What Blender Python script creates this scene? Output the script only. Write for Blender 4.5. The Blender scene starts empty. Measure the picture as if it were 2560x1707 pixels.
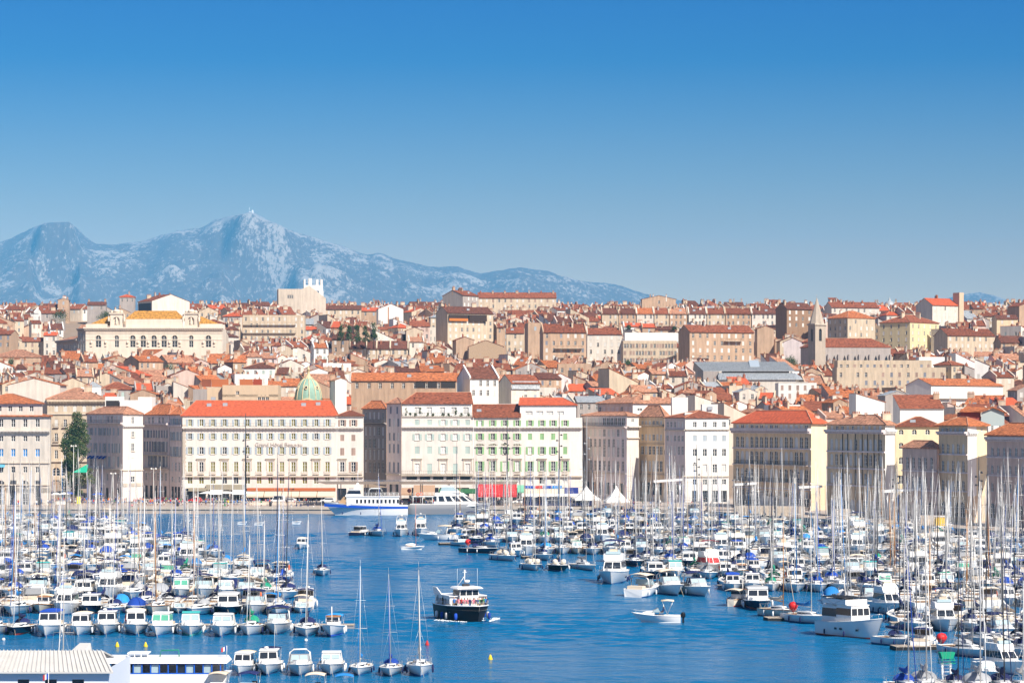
import bpy, math, random
from mathutils import Vector, noise
PI = math.pi
R = random.Random(11)
S = bpy.context.scene
COL = S.collection

# ---------------------------------------------------------------- camera, sky, sun, exposure
F, CX, HY, CH = 6840.0, 1280.0, 1045.0, 25.0        # focal length in photo pixels, centre column, horizon row, eye height
cam = bpy.data.cameras.new('camera')
cam.sensor_width = 36.0
cam.lens = 36.0 * F / 2560.0
cam.shift_y = (HY - 853.5) / 2560.0
cam.clip_start, cam.clip_end = 1.0, 60000.0
camo = bpy.data.objects.new('camera', cam)
camo.location = (0, 0, CH)
camo.rotation_euler = (PI / 2, 0, 0)
COL.objects.link(camo)
S.camera = camo

SUN_EL = math.radians(44)
SUN_H = Vector((0.60, -0.80, 0)).normalized()
SUN_DIR = Vector((SUN_H.x * math.cos(SUN_EL), SUN_H.y * math.cos(SUN_EL), math.sin(SUN_EL)))
w = bpy.data.worlds.new('World')
S.world = w
w.use_nodes = True
nt = w.node_tree
nt.nodes.clear()
out = nt.nodes.new('ShaderNodeOutputWorld')
bg = nt.nodes.new('ShaderNodeBackground')
sky = nt.nodes.new('ShaderNodeTexSky')
sky.sky_type = 'NISHITA'
sky.sun_disc = False
sky.sun_elevation = SUN_EL
sky.sun_rotation = math.atan2(SUN_H.x, SUN_H.y)
sky.air_density, sky.dust_density, sky.ozone_density = 1.0, 0.3, 3.0
tc = nt.nodes.new('ShaderNodeTexCoord')
mp = nt.nodes.new('ShaderNodeMapping')
mp.vector_type = 'VECTOR'
mp.inputs['Scale'].default_value = (1, 1, 3.0)       # the photograph's sky deepens fast with height
nrm = nt.nodes.new('ShaderNodeVectorMath')
nrm.operation = 'NORMALIZE'
hs = nt.nodes.new('ShaderNodeHueSaturation')
hs.inputs['Saturation'].default_value = 1.0
hs.inputs['Hue'].default_value = 0.5
nt.links.new(tc.outputs['Generated'], mp.inputs['Vector'])
nt.links.new(mp.outputs['Vector'], nrm.inputs[0])
nt.links.new(nrm.outputs['Vector'], sky.inputs['Vector'])
nt.links.new(sky.outputs['Color'], hs.inputs['Color'])
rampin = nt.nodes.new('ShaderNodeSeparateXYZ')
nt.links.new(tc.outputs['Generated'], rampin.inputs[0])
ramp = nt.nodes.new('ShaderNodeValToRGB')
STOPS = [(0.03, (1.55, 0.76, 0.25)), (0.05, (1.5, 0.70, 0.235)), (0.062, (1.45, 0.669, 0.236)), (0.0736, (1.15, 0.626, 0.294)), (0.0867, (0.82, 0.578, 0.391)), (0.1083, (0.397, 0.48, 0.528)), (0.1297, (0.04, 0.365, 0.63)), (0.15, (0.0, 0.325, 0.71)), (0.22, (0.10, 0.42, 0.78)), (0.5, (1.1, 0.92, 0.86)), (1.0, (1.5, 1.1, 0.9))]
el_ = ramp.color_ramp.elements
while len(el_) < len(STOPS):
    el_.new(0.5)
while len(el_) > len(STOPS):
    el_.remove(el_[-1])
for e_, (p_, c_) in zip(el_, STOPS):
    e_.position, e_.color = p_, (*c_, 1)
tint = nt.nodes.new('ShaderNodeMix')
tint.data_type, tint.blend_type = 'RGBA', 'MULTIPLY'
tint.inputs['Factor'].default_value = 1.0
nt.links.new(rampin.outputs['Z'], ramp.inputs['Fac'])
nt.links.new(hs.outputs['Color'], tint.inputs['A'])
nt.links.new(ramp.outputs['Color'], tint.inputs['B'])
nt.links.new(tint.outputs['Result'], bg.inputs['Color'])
nt.links.new(bg.outputs['Background'], out.inputs['Surface'])
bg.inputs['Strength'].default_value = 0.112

sl = bpy.data.lights.new('sun', 'SUN')
sl.energy = 5.0
sl.angle = math.radians(0.5)
sl.color = (1.0, 0.93, 0.82)
so = bpy.data.objects.new('sun', sl)
so.rotation_euler = SUN_DIR.to_track_quat('Z', 'Y').to_euler()
so.location = (200, -300, 900)
COL.objects.link(so)

S.view_settings.view_transform = 'Standard'
S.view_settings.look = 'None'
S.view_settings.exposure = 0.70
S.view_settings.gamma = 1.0
S.view_settings.use_curve_mapping = False
S.render.engine = 'CYCLES'
S.cycles.use_denoising = True
S.cycles.max_bounces = 6
S.cycles.diffuse_bounces = 4
S.cycles.glossy_bounces = 3
S.cycles.volume_bounces = 0


# ---------------------------------------------------------------- helpers
def X(px, d): return (px - CX) / F * d
def Z(py, d): return CH - (py - HY) / F * d
def D(py): return CH * F / (py - HY)                 # distance of a point on the water


MATS = {}


def M(name, col, rough=0.6, metal=0.0, var=0.0, scale=0.5, rnd=0.0, bump=0.0, bscale=3.0, spec=0.3, wave=0.0, wscale=1.0, streak=0.0):
    if name in MATS:
        return MATS[name]
    m = bpy.data.materials.new(name)
    m.use_nodes = True
    t = m.node_tree
    b = t.nodes['Principled BSDF']
    b.inputs['Roughness'].default_value = rough
    b.inputs['Metallic'].default_value = metal
    b.inputs['Specular IOR Level'].default_value = spec
    b.inputs['Base Color'].default_value = (*col, 1)
    N, Lk = t.nodes.new, t.links.new
    cur = None

    def mul(f, lo, hi):
        nonlocal cur
        r = N('ShaderNodeMapRange')
        r.inputs['To Min'].default_value, r.inputs['To Max'].default_value = lo, hi
        Lk(f, r.inputs['Value'])
        x = N('ShaderNodeMix')
        x.data_type, x.blend_type = 'RGBA', 'MULTIPLY'
        x.inputs['Factor'].default_value = 1.0
        if cur is None:
            x.inputs['A'].default_value = (*col, 1)
        else:
            Lk(cur, x.inputs['A'])
        Lk(r.outputs['Result'], x.inputs['B'])
        cur = x.outputs['Result']
    if var or bump or streak:
        co = N('ShaderNodeTexCoord')
    if var:
        n = N('ShaderNodeTexNoise')
        n.inputs['Scale'].default_value = scale
        n.inputs['Detail'].default_value = 5.0
        n.inputs['Roughness'].default_value = 0.65
        Lk(co.outputs['Object'], n.inputs['Vector'])
        mul(n.outputs['Fac'], 1 - 2 * var, 1 + 1.2 * var)
    if streak:
        mp = N('ShaderNodeMapping')
        mp.inputs['Scale'].default_value = (0.9, 0.9, 0.09)
        Lk(co.outputs['Object'], mp.inputs['Vector'])
        n = N('ShaderNodeTexNoise')
        n.inputs['Scale'].default_value = 1.0
        n.inputs['Detail'].default_value = 6.0
        n.inputs['Roughness'].default_value = 0.7
        Lk(mp.outputs['Vector'], n.inputs['Vector'])
        r = N('ShaderNodeMapRange')
        r.inputs['From Min'].default_value, r.inputs['From Max'].default_value = 0.35, 0.62
        Lk(n.outputs['Fac'], r.inputs['Value'])
        mul(r.outputs['Result'], 1 - streak, 1.0)
    if rnd:
        oi = N('ShaderNodeObjectInfo')
        mul(oi.outputs['Random'], 1 - rnd, 1 + rnd)
    if wave:
        uv = N('ShaderNodeUVMap')
        wv = N('ShaderNodeTexWave')
        wv.wave_type, wv.bands_direction = 'BANDS', 'X'
        wv.inputs['Scale'].default_value = wscale
        wv.inputs['Distortion'].default_value = 0.35
        Lk(uv.outputs['UV'], wv.inputs['Vector'])
        bp = N('ShaderNodeBump')
        bp.inputs['Strength'].default_value = wave
        bp.inputs['Distance'].default_value = 0.112
        Lk(wv.outputs['Fac'], bp.inputs['Height'])
        n2 = N('ShaderNodeTexNoise')
        n2.inputs['Scale'].default_value = 1.15
        n2.inputs['Detail'].default_value = 3.0
        Lk(uv.outputs['UV'], n2.inputs['Vector'])
        mul(n2.outputs['Fac'], *((-0.35, 2.35) if wave > .75 else (0.3, 1.7)))
        Lk(bp.outputs['Normal'], b.inputs['Normal'])
    elif bump:
        n = N('ShaderNodeTexNoise')
        n.inputs['Scale'].default_value = bscale
        n.inputs['Detail'].default_value = 4.0
        Lk(co.outputs['Object'], n.inputs['Vector'])
        bp = N('ShaderNodeBump')
        bp.inputs['Strength'].default_value = bump
        bp.inputs['Distance'].default_value = 0.1
        Lk(n.outputs['Fac'], bp.inputs['Height'])
        Lk(bp.outputs['Normal'], b.inputs['Normal'])
    if cur is not None:
        Lk(cur, b.inputs['Base Color'])
    MATS[name] = m
    return m


class MB:
    """collects faces; mesh() turns them into one mesh"""

    def __init__(s):
        s.v, s.f, s.m, s.s = [], [], [], []

    def add(s, vs, fs, m=0, sm=False):
        o = len(s.v)
        s.v.extend(tuple(p) for p in vs)
        for f in fs:
            s.f.append([i + o for i in f])
            s.m.append(m)
            s.s.append(sm)
        return s

    def poly(s, vs, m=0):
        return s.add(vs, [range(len(vs))], m)

    def hexa(s, b, t, m=0, bottom=True):
        """b, t: four corners each, counter-clockwise from above"""
        fs = [(4, 5, 6, 7)] + [(i, (i + 1) % 4, 4 + (i + 1) % 4, 4 + i) for i in range(4)]
        if bottom:
            fs.append((3, 2, 1, 0))
        return s.add(list(b) + list(t), fs, m)

    def box(s, x0, x1, y0, y1, z0, z1, m=0):
        c = ((x0, y0), (x1, y0), (x1, y1), (x0, y1))
        return s.hexa([(x, y, z0) for x, y in c], [(x, y, z1) for x, y in c], m)

    def bar(s, p0, p1, n, t, z0, z1, m=0):
        """a box along p0-p1 (ground points) that stands t proud towards n"""
        a, b = Vector(p0[:2]), Vector(p1[:2])
        n = Vector(n[:2]) * t
        c = (a, b, b - n, a - n) if t < 0 else (a + n, b + n, b, a)
        return s.hexa([(p.x, p.y, z0) for p in c], [(p.x, p.y, z1) for p in c], m)

    def tube(s, pts, r, n=6, m=0, sm=True):
        pts = [Vector(p) for p in pts]
        rs = r if isinstance(r, (list, tuple)) else [r] * len(pts)
        vs = []
        for i, p in enumerate(pts):
            d = (pts[min(i + 1, len(pts) - 1)] - pts[max(i - 1, 0)]).normalized()
            a = d.orthogonal().normalized() if abs(d.z) < 0.99 else Vector((1, 0, 0))
            a = (a - d * a.dot(d)).normalized()
            b = d.cross(a)
            for k in range(n):
                q = 2 * PI * k / n
                vs.append(p + (a * math.cos(q) + b * math.sin(q)) * rs[i])
        fs = []
        for i in range(len(pts) - 1):
            for k in range(n):
                fs.append((i * n + k, i * n + (k + 1) % n, (i + 1) * n + (k + 1) % n, (i + 1) * n + k))
        s.add(vs, fs, m, sm)
        o = len(s.v) - len(vs)
        s.f += [[o + k for k in reversed(range(n))], [len(s.v) - n + k for k in range(n)]]
        s.m += [m, m]
        s.s += [False, False]
        return s

    def lathe(s, prof, n=12, m=0, c=(0, 0, 0), sm=True):
        vs, fs = [], []
        for r, z in prof:
            for k in range(n):
                q = 2 * PI * k / n
                vs.append((c[0] + r * math.cos(q), c[1] + r * math.sin(q), c[2] + z))
        for i in range(len(prof) - 1):
            for k in range(n):
                fs.append((i * n + k, i * n + (k + 1) % n, (i + 1) * n + (k + 1) % n, (i + 1) * n + k))
        return s.add(vs, fs, m, sm)

    def rings(s, rings, m=0, sm=False, caps=True, closed=True):
        n = len(rings[0])
        vs = [p for r in rings for p in r]
        fs = []
        for i in range(len(rings) - 1):
            for k in range(n if closed else n - 1):
                fs.append((i * n + k, i * n + (k + 1) % n, (i + 1) * n + (k + 1) % n, (i + 1) * n + k))
        s.add(vs, fs, m, sm)
        if caps:
            o = len(s.v) - len(vs)
            s.f += [[o + k for k in reversed(range(n))], [len(s.v) - n + k for k in range(n)]]
            s.m += [m, m]
            s.s += [False, False]
        return s

    def mesh(s, name, mats, uv=False):
        me = bpy.data.meshes.new(name)
        me.from_pydata(s.v, [], s.f)
        for m in (mats if isinstance(mats, (list, tuple)) else [mats]):
            me.materials.append(m)
        if any(s.m):
            me.polygons.foreach_set('material_index', s.m)
        me.polygons.foreach_set('use_smooth', s.s)
        if uv:
            lay = me.uv_layers.new(name='UVMap')
            data = []
            for f in s.f:
                p = [Vector(s.v[i]) for i in f]
                n = (p[1] - p[0]).cross(p[2] - p[0])
                if n.z < 0:
                    n = -n
                n.normalize()
                a = Vector((0, 0, 1)).cross(n)
                a = a.normalized() if a.length > 1e-3 else Vector((1, 0, 0))
                b = n.cross(a)
                for q in p:
                    data += [q.dot(a), q.dot(b)]
            lay.data.foreach_set('uv', data)
        me.update()
        return me

    def ob(s, name, mats, parent=None, loc=(0, 0, 0), rz=0.0, uv=False, label=None):
        o = ob(name, s.mesh(name, mats, uv), parent, loc, rz)
        if label:
            o['label'] = label
        return o


def ob(name, me, parent=None, loc=(0, 0, 0), rz=0.0, sc=None):
    o = bpy.data.objects.new(name, me)
    o.location = loc
    if rz:
        o.rotation_euler = (0, 0, rz)
    if sc:
        o.scale = sc
    if parent is not None:
        o.parent = parent
    COL.objects.link(o)
    return o


LABELLED = []                                         # things, in the order they were built


def tag(o, label, cat, group=None):
    o['label'], o['category'] = label, cat
    if group:
        o['group'] = group
    LABELLED.append(o)
    return o


def thing(name, label, cat, loc=(0, 0, 0), rz=0.0, group=None):
    return tag(ob(name, None, None, loc, rz), label, cat, group)


def struct(o, kind='structure'):
    o['kind'] = kind
    return o


def dup(src, loc, rz=0.0, sc=1.0, label=None):
    """a copy of a thing, its parts and their sub-parts"""
    r = src.copy()
    COL.objects.link(r)
    r.location, r.rotation_euler, r.scale = loc, (0, 0, rz), (sc, sc, sc)
    if label:
        r['label'] = label
    LABELLED.append(r)
    for ch in KIDS.get(src.name, ()):
        c = ch.copy()
        COL.objects.link(c)
        c.parent = r
        for g in KIDS.get(ch.name, ()):
            e = g.copy()
            COL.objects.link(e)
            e.parent = c
    return r


KIDS = {}


def learn(root):
    """remember the children of a finished thing for dup()"""
    for o in root.children_recursive:
        KIDS.setdefault(o.parent.name, []).append(o)
    return root


ORD = 'first second third fourth fifth sixth seventh eighth ninth tenth eleventh twelfth thirteenth fourteenth fifteenth sixteenth seventeenth eighteenth nineteenth twentieth'.split()
ORD += ['twenty-' + x for x in ORD[:9]] + ['thirtieth'] + ['thirty-' + x for x in ORD[:9]] + ['fortieth'] + ['forty-' + x for x in ORD[:9]] + ['fiftieth'] + ['fifty-' + x for x in ORD[:9]]

# ---------------------------------------------------------------- palette
WHITE = M('gelcoat', (0.80, 0.79, 0.77), 0.3, var=0.04, scale=0.7, rnd=0.06)
GLASS = M('dark_glass', (0.02, 0.025, 0.035), 0.12, spec=0.5)
STEEL = M('steel', (0.55, 0.55, 0.56), 0.35, 0.6)
GREYM = M('grey_metal', (0.33, 0.33, 0.34), 0.45, 0.3)
DARKM = M('dark_metal', (0.04, 0.04, 0.045), 0.5)
RUBBER = M('black_rubber', (0.015, 0.015, 0.017), 0.7)
ROOFS = [
    M('tile_rust', (0.30, 0.092, 0.045), 0.85, var=0.3, scale=0.35, rnd=0.2, wave=0.9, wscale=1.4),
    M('tile_orange', (0.52, 0.165, 0.06), 0.85, var=0.26, scale=0.35, rnd=0.15, wave=0.9, wscale=1.4),
    M('tile_pale', (0.52, 0.25, 0.15), 0.85, var=0.28, scale=0.35, rnd=0.12, wave=0.9, wscale=1.4),
    M('tile_brown', (0.18, 0.066, 0.04), 0.85, var=0.3, scale=0.35, rnd=0.2, wave=0.9, wscale=1.4),
    M('tile_red', (0.56, 0.11, 0.042), 0.8, var=0.1, scale=0.35, rnd=0.08, wave=0.7, wscale=1.4),
    M('tile_ochre', (0.52, 0.25, 0.045), 0.8, var=0.12, scale=0.35, wave=0.8, wscale=1.4),
    M('zinc', (0.36, 0.38, 0.40), 0.5, 0.1, var=0.15, scale=0.3, rnd=0.1, wave=0.6, wscale=0.6),
]
RUST, ORANGE, PALE, BROWN, RED, OCHRE, ZINC = ROOFS


def plaster(name, c, streak=0.22):
    return M(name, c, 0.9, var=0.1, scale=0.25, rnd=0.07, streak=streak, spec=0.15)


SAND = plaster('plaster_sand', (0.53, 0.365, 0.25), .3)
CREAM = plaster('plaster_cream', (0.65, 0.525, 0.385), .28)
PINK = plaster('plaster_pink', (0.68, 0.51, 0.43))
CHALK = plaster('plaster_chalk', (0.72, 0.65, 0.565))
PWHITE = plaster('plaster_white', (0.80, 0.78, 0.74), 0.1)
GREY = plaster('plaster_grey', (0.42, 0.37, 0.34))
TAN = plaster('plaster_tan', (0.80, 0.61, 0.40))
YELLOW = plaster('plaster_yellow', (0.80, 0.67, 0.44), 0.1)
HOTEL = plaster('limewash', (0.78, 0.71, 0.64), 0.14)
STONE = plaster('limestone', (0.64, 0.55, 0.45))
RUBBLE = M('rubble_stone', (0.46, 0.33, 0.22), 0.95, var=0.25, scale=2.2, bump=0.8, bscale=4.0)
LILAC_SHADE = plaster('plaster_lilac_shade', (0.74, 0.64, 0.62))  # pale plaster with violet shade put into its colour; some hill houses too
FRAMEW = M('white_joinery', (0.74, 0.73, 0.70), 0.5)
CURTAIN = M('olive_curtain', (0.18, 0.155, 0.025), 0.5, rnd=0.4)
BLIND = M('pale_blind', (0.62, 0.60, 0.57), 0.7, rnd=0.15)
BLUEBLIND = M('blue_blind', (0.03, 0.22, 0.55), 0.7)
SHUT = {
    'b': M('shutter_bluegrey', (0.37, 0.42, 0.46), 0.6, rnd=0.12),
    'g': M('shutter_green', (0.25, 0.43, 0.20), 0.6, rnd=0.14),
    's': M('shutter_sage', (0.40, 0.49, 0.45), 0.6, rnd=0.1),
    'n': M('shutter_brown', (0.36, 0.25, 0.20), 0.6, rnd=0.2),
    'w': M('shutter_pale', (0.66, 0.63, 0.58), 0.6, rnd=0.12),
    'd': M('shutter_slate', (0.22, 0.23, 0.27), 0.6, rnd=0.2),
}

# ---------------------------------------------------------------- water, ground, mountains, haze
QZ = 1.6                                              # quay level
wm = bpy.data.materials.new('harbour_water')
wm.use_nodes = True
t = wm.node_tree
b = t.nodes['Principled BSDF']
b.inputs['Base Color'].default_value = (0.0015, 0.108, 0.25, 1)
b.inputs['Specular IOR Level'].default_value = 0.07
b.inputs['Roughness'].default_value = 0.16
b.inputs['IOR'].default_value = 1.33
co = t.nodes.new('ShaderNodeTexCoord')
hsum = None
for sc_, sx, k, det in ((0.22, 0.6, 1.0, 3.0), (0.9, 0.6, 0.5, 4.0)):
    mpn = t.nodes.new('ShaderNodeMapping')
    mpn.inputs['Scale'].default_value = (sx, 1, 1)
    mpn.inputs['Rotation'].default_value = (0, 0, 0.12)
    n = t.nodes.new('ShaderNodeTexNoise')
    n.inputs['Scale'].default_value = sc_
    n.inputs['Detail'].default_value = det
    n.inputs['Roughness'].default_value = 0.6
    t.links.new(co.outputs['Object'], mpn.inputs['Vector'])
    t.links.new(mpn.outputs['Vector'], n.inputs['Vector'])
    mm = t.nodes.new('ShaderNodeMath')
    mm.operation = 'MULTIPLY_ADD'
    mm.inputs[1].default_value = k
    t.links.new(n.outputs['Fac'], mm.inputs[0])
    if hsum is not None:
        t.links.new(hsum, mm.inputs[2])
    else:
        mm.inputs[2].default_value = 0
    hsum = mm.outputs[0]
bp = t.nodes.new('ShaderNodeBump')
bp.inputs['Strength'].default_value = 1.0
bp.inputs['Distance'].default_value = 0.35
t.links.new(hsum, bp.inputs['Height'])
t.links.new(bp.outputs['Normal'], b.inputs['Normal'])
import numpy as np


def waves():
    """the harbour surface: real wavelets where the camera looks, flat further out"""
    rs = np.random.RandomState(4)
    ys = [238.0]
    while ys[-1] < 735:
        ys.append(ys[-1] + 0.62 + max(0, ys[-1] - 330) * 0.0022)
    ys = np.array(ys)
    nx = 360
    xs = np.linspace(-0.2, 0.2, nx)
    Xg = xs[None, :] * ys[:, None] * 1.02
    Yg = np.repeat(ys[:, None], nx, 1)
    Zg = np.zeros_like(Xg)
    for i in range(46):
        lam = 1.7 * (7.5 / 1.7) ** rs.rand()
        th = rs.normal(1.2, 0.6)
        k = 2 * np.pi / lam
        amp = 0.0085 * lam
        fade = np.clip((2.6 * lam - (0.62 + np.clip(Yg - 330, 0, None) * 0.0022) * 2) / (2.6 * lam), 0, 1)
        mod = 0.55 + 0.45 * np.sin(Xg * 2 * np.pi / rs.uniform(25, 70) + Yg * 2 * np.pi / rs.uniform(40, 120) + rs.rand() * 6)
        Zg += amp * fade * mod * np.sin(k * (Xg * np.cos(th) + Yg * np.sin(th)) + rs.rand() * 6.283)
    patch = np.zeros_like(Xg)
    for i in range(7):
        a = rs.normal(1.45, 0.35)
        k = 2 * np.pi / rs.uniform(28, 130)
        patch += np.sin(k * (Xg * np.cos(a) * 0.6 + Yg * np.sin(a)) + rs.rand() * 6.283)
    Zg *= 0.5 * np.clip(0.85 + 0.28 * patch, 0.25, 1.6)
    edge = np.ones_like(Zg)
    edge[:, 0] = edge[:, -1] = 0
    edge[0] = edge[-1] = 0
    Zg = Zg * edge
    ny = len(ys)
    co = np.stack([Xg, Yg, Zg], -1).reshape(-1, 3)
    outer = np.array([(-700, -80, 0), (700, -80, 0), (700, 900, 0), (-700, 900, 0)], float)
    idx = np.arange(ny * nx).reshape(ny, nx)
    quads = np.stack([idx[:-1, :-1], idx[:-1, 1:], idx[1:, 1:], idx[1:, :-1]], -1).reshape(-1, 4)
    n0 = ny * nx
    o = [n0 + i for i in range(4)]
    a, b_, c, d = idx[0, 0], idx[0, -1], idx[-1, -1], idx[-1, 0]
    ring = np.array([[o[0], o[1], b_, a], [o[1], o[2], c, b_], [o[2], o[3], d, c], [o[3], o[0], a, d]])
    quads = np.concatenate([quads, ring])
    me = bpy.data.meshes.new('water')
    me.vertices.add(n0 + 4)
    me.vertices.foreach_set('co', np.concatenate([co, outer]).ravel())
    me.loops.add(len(quads) * 4)
    me.loops.foreach_set('vertex_index', quads.ravel())
    me.polygons.add(len(quads))
    me.polygons.foreach_set('loop_start', np.arange(len(quads)) * 4)
    sm = np.ones(len(quads), bool)
    sm[-4:] = False
    me.polygons.foreach_set('use_smooth', sm)
    me.update(calc_edges=True)
    me.materials.append(wm)
    return struct(ob('water', me))


waves()

PAVE = M('paving', (0.40, 0.33, 0.28), 0.9, var=0.12, scale=0.3)
QSTONE = M('quay_stone', (0.50, 0.42, 0.34), 0.9, var=0.2, scale=0.8, bump=0.4, bscale=2.0)
ASPH = M('asphalt', (0.06, 0.058, 0.06), 0.9, var=0.1)
EDGE = [(-700, 721), (X(1480, 715), 715), (X(1750, 690), 690), (X(2700, 540), 540), (700, 300)]
mb = MB()
top = [(x, y, QZ) for x, y in EDGE] + [(700, 960, QZ), (-700, 960, QZ)]
mb.poly(top)
for (x0, y0), (x1, y1) in zip(EDGE, EDGE[1:]):
    mb.poly([(x0, y0, -3), (x1, y1, -3), (x1, y1, QZ), (x0, y0, QZ)])
struct(mb.ob('quay', PAVE))
mb = MB()                                             # coping stones along the water's edge
for (x0, y0), (x1, y1) in zip(EDGE[:-1], EDGE[1:-1]):
    a, c = Vector((x0, y0)), Vector((x1, y1))
    n = Vector(((c - a).y, -(c - a).x)).normalized()
    mb.hexa([(*(a + n * .25), 1.15), (*(c + n * .25), 1.15), (*(c - n * .9), 1.15), (*(a - n * .9), 1.15)],
            [(*(a + n * .25), QZ + .18), (*(c + n * .25), QZ + .18), (*(c - n * .9), QZ + .18), (*(a - n * .9), QZ + .18)])
struct(mb.ob('quay_kerb', QSTONE))
mb = MB()
mb.poly([(-300, 757, QZ + .005), (X(1480, 757), 757, QZ + .005), (X(1480, 765), 765, QZ + .005), (-300, 765, QZ + .005)])
struct(mb.ob('road', ASPH))


def zg(d):
    """height of the hillside at distance d"""
    if d < 800:
        return 2.0
    if d < 1560:
        return 2.0 + 0.104 * (d - 800)
    return max(2.0 + 0.104 * 760 - 0.05 * (d - 1560), 40)


mb = MB()
ds = [797, 800, 900, 1000, 1100, 1200, 1300, 1400, 1500, 1560, 1700, 2000, 2600]
g = []
for d in ds:
    for i in range(9):
        g.append(((-0.5 + i / 8) * 3000, d, zg(d) - (2.5 if d == 797 else 0)))
fs = [(r * 9 + i, r * 9 + i + 1, r * 9 + i + 10, r * 9 + i + 9) for r in range(len(ds) - 1) for i in range(8)]
mb.add(g, fs)
struct(mb.ob('hillside', M('hillside_soil', (0.30, 0.22, 0.16), 0.95, var=0.2, scale=0.1)))
mb = MB()
mb.poly([(-30000, 2400, 30), (30000, 2400, 30), (30000, 26000, 30), (-30000, 26000, 30)])
mb.poly([(-30000, -4000, -3.5), (30000, -4000, -3.5), (30000, 2500, -3.5), (-30000, 2500, -3.5)])
struct(mb.ob('ground', M('plain_soil', (0.16, 0.16, 0.10), 0.95, var=0.2, scale=0.004)))

RIDGE = [(-500, 660), (-250, 640), (0, 608), (29, 594), (69, 572), (119, 556), (173, 554), (195, 572), (210, 590), (239, 608), (289, 610), (361, 607), (405, 590), (441, 578), (499, 572), (528, 556), (578, 540), (627, 531), (650, 545), (694, 561), (723, 576), (766, 587), (817, 603), (867, 619), (918, 634), (947, 632), (983, 645), (1041, 659), (1113, 670), (1142, 670), (1200, 684), (1243, 677), (1301, 671), (1373, 677), (1424, 692), (1475, 706), (1540, 712), (1576, 724), (1612, 735), (1700, 753), (1800, 780), (1950, 815), (2200, 825)]


def lerp_profile(prof, x):
    if x <= prof[0][0]:
        return prof[0][1]
    for (x0, y0), (x1, y1) in zip(prof, prof[1:]):
        if x <= x1:
            return y0 + (y1 - y0) * (x - x0) / (x1 - x0)
    return prof[-1][1]


def massif(name, prof, px0, px1, nx, d0, d1, ny, cliffs, mat, fade=0.0):
    vs, rock = [], []
    base = 30.0
    nb = 8
    for j in range(ny + nb):
        t_ = j / (ny - 1)
        d = d0 + (d1 - d0) * t_
        for i in range(nx):
            px = px0 + (px1 - px0) * i / (nx - 1)
            crest = Z(lerp_profile(prof, px), d1)
            x = X(px, d)
            q = Vector((x / 1350.0, d / 2000.0, 0.3))
            rg = 1.0 - abs(noise.noise(q * 1.1)) * 2
            fine = noise.fractal(Vector((x / 240.0, d / 320.0, 1.7)), 0.9, 2.1, 5)
            mid = noise.fractal(Vector((x / 780.0, d / 900.0, 7.7)), 0.8, 2.1, 4)
            if t_ <= 1:
                k, kc = 0.0, 1.0
                for cx, cw, ct in cliffs:
                    kk = max(0.0, 1 - abs(px - cx) / cw)
                    if kk > k:
                        k, kc = kk, ct
                k = min(1.0, k * 2.2)
                p = t_ ** 1.15
                tc_ = 0.79
                pc = (t_ / tc_ * 0.60) if t_ < tc_ else 0.60 + 0.4 * min(1, (t_ - tc_) / 0.045 * 0.9 + 0.1 * (t_ - tc_) / (1 - tc_))
                p = p * (1 - k) + min(pc, 1.0) * k
                env = math.sin(min(t_, 1) * PI) ** 0.7
                z = base + (crest - base) * p + env * (rg * 110 + mid * 110 + fine * 40) - env * 45
                gul = abs(noise.noise(Vector((x / 210.0 + 0.6 * mid, d / 1500.0, 3.1))))
                z += fine * 18 * min(1, t_ * 3) - (0.5 - gul) * 95 * env + k * (gul - .3) * 70 * min(1, max(0, (t_ - .6) * 5)) * max(0, 1 - t_) * 4
                zmax = CH + (crest - CH) * d / d1 - 2
                if t_ < 1:
                    z = min(z, zmax)
            else:
                k = 0
                z = crest - (t_ - 1) * 3000 + fine * 20
            vs.append((x, d, max(z, base - 5)))
            rk = 0.5 + 0.85 * fine + 0.35 * mid + (0.28 if 0.6 < rg else -0.05)
            rk += k * kc * 0.72 * (1 if 0.755 < t_ <= 1.0 else 0) + 0.10 * (t_ - 0.5)
            rock.append(max(0.0, min(1.0, (rk - 0.80) * 1.65)))
    n = ny + nb
    fs = [(j * nx + i, j * nx + i + 1, (j + 1) * nx + i + 1, (j + 1) * nx + i) for j in range(n - 1) for i in range(nx - 1)]
    mb = MB()
    mb.add(vs, fs, 0, True)
    me = mb.mesh(name, mat)
    at = me.attributes.new('rock', 'FLOAT', 'POINT')
    at.data.foreach_set('value', rock)
    return struct(ob(name, me))


mm_ = bpy.data.materials.new('limestone_and_scrub')
mm_.use_nodes = True
t = mm_.node_tree
b = t.nodes['Principled BSDF']
b.inputs['Roughness'].default_value = 0.95
at = t.nodes.new('ShaderNodeAttribute')
at.attribute_name = 'rock'
co = t.nodes.new('ShaderNodeTexCoord')
n = t.nodes.new('ShaderNodeTexNoise')
n.inputs['Scale'].default_value = 0.03
n.inputs['Detail'].default_value = 8.0
n.inputs['Roughness'].default_value = 0.78
stretch = t.nodes.new('ShaderNodeMapping')
stretch.inputs['Scale'].default_value = (1.5, 0.6, 0.9)
t.links.new(co.outputs['Object'], stretch.inputs['Vector'])
t.links.new(stretch.outputs['Vector'], n.inputs['Vector'])
ad = t.nodes.new('ShaderNodeMath')
ad.operation = 'ADD'
t.links.new(at.outputs['Fac'], ad.inputs[0])
mr = t.nodes.new('ShaderNodeMapRange')
mr.inputs['From Min'].default_value, mr.inputs['From Max'].default_value = 0.3, 0.7
mr.inputs['To Min'].default_value, mr.inputs['To Max'].default_value = -1.25, 1.25
t.links.new(n.outputs['Fac'], mr.inputs['Value'])
t.links.new(mr.outputs['Result'], ad.inputs[1])
cr = t.nodes.new('ShaderNodeValToRGB')
cr.color_ramp.elements[0].position, cr.color_ramp.elements[0].color = 0.3, (0.085, 0.065, 0.052, 1)
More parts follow.
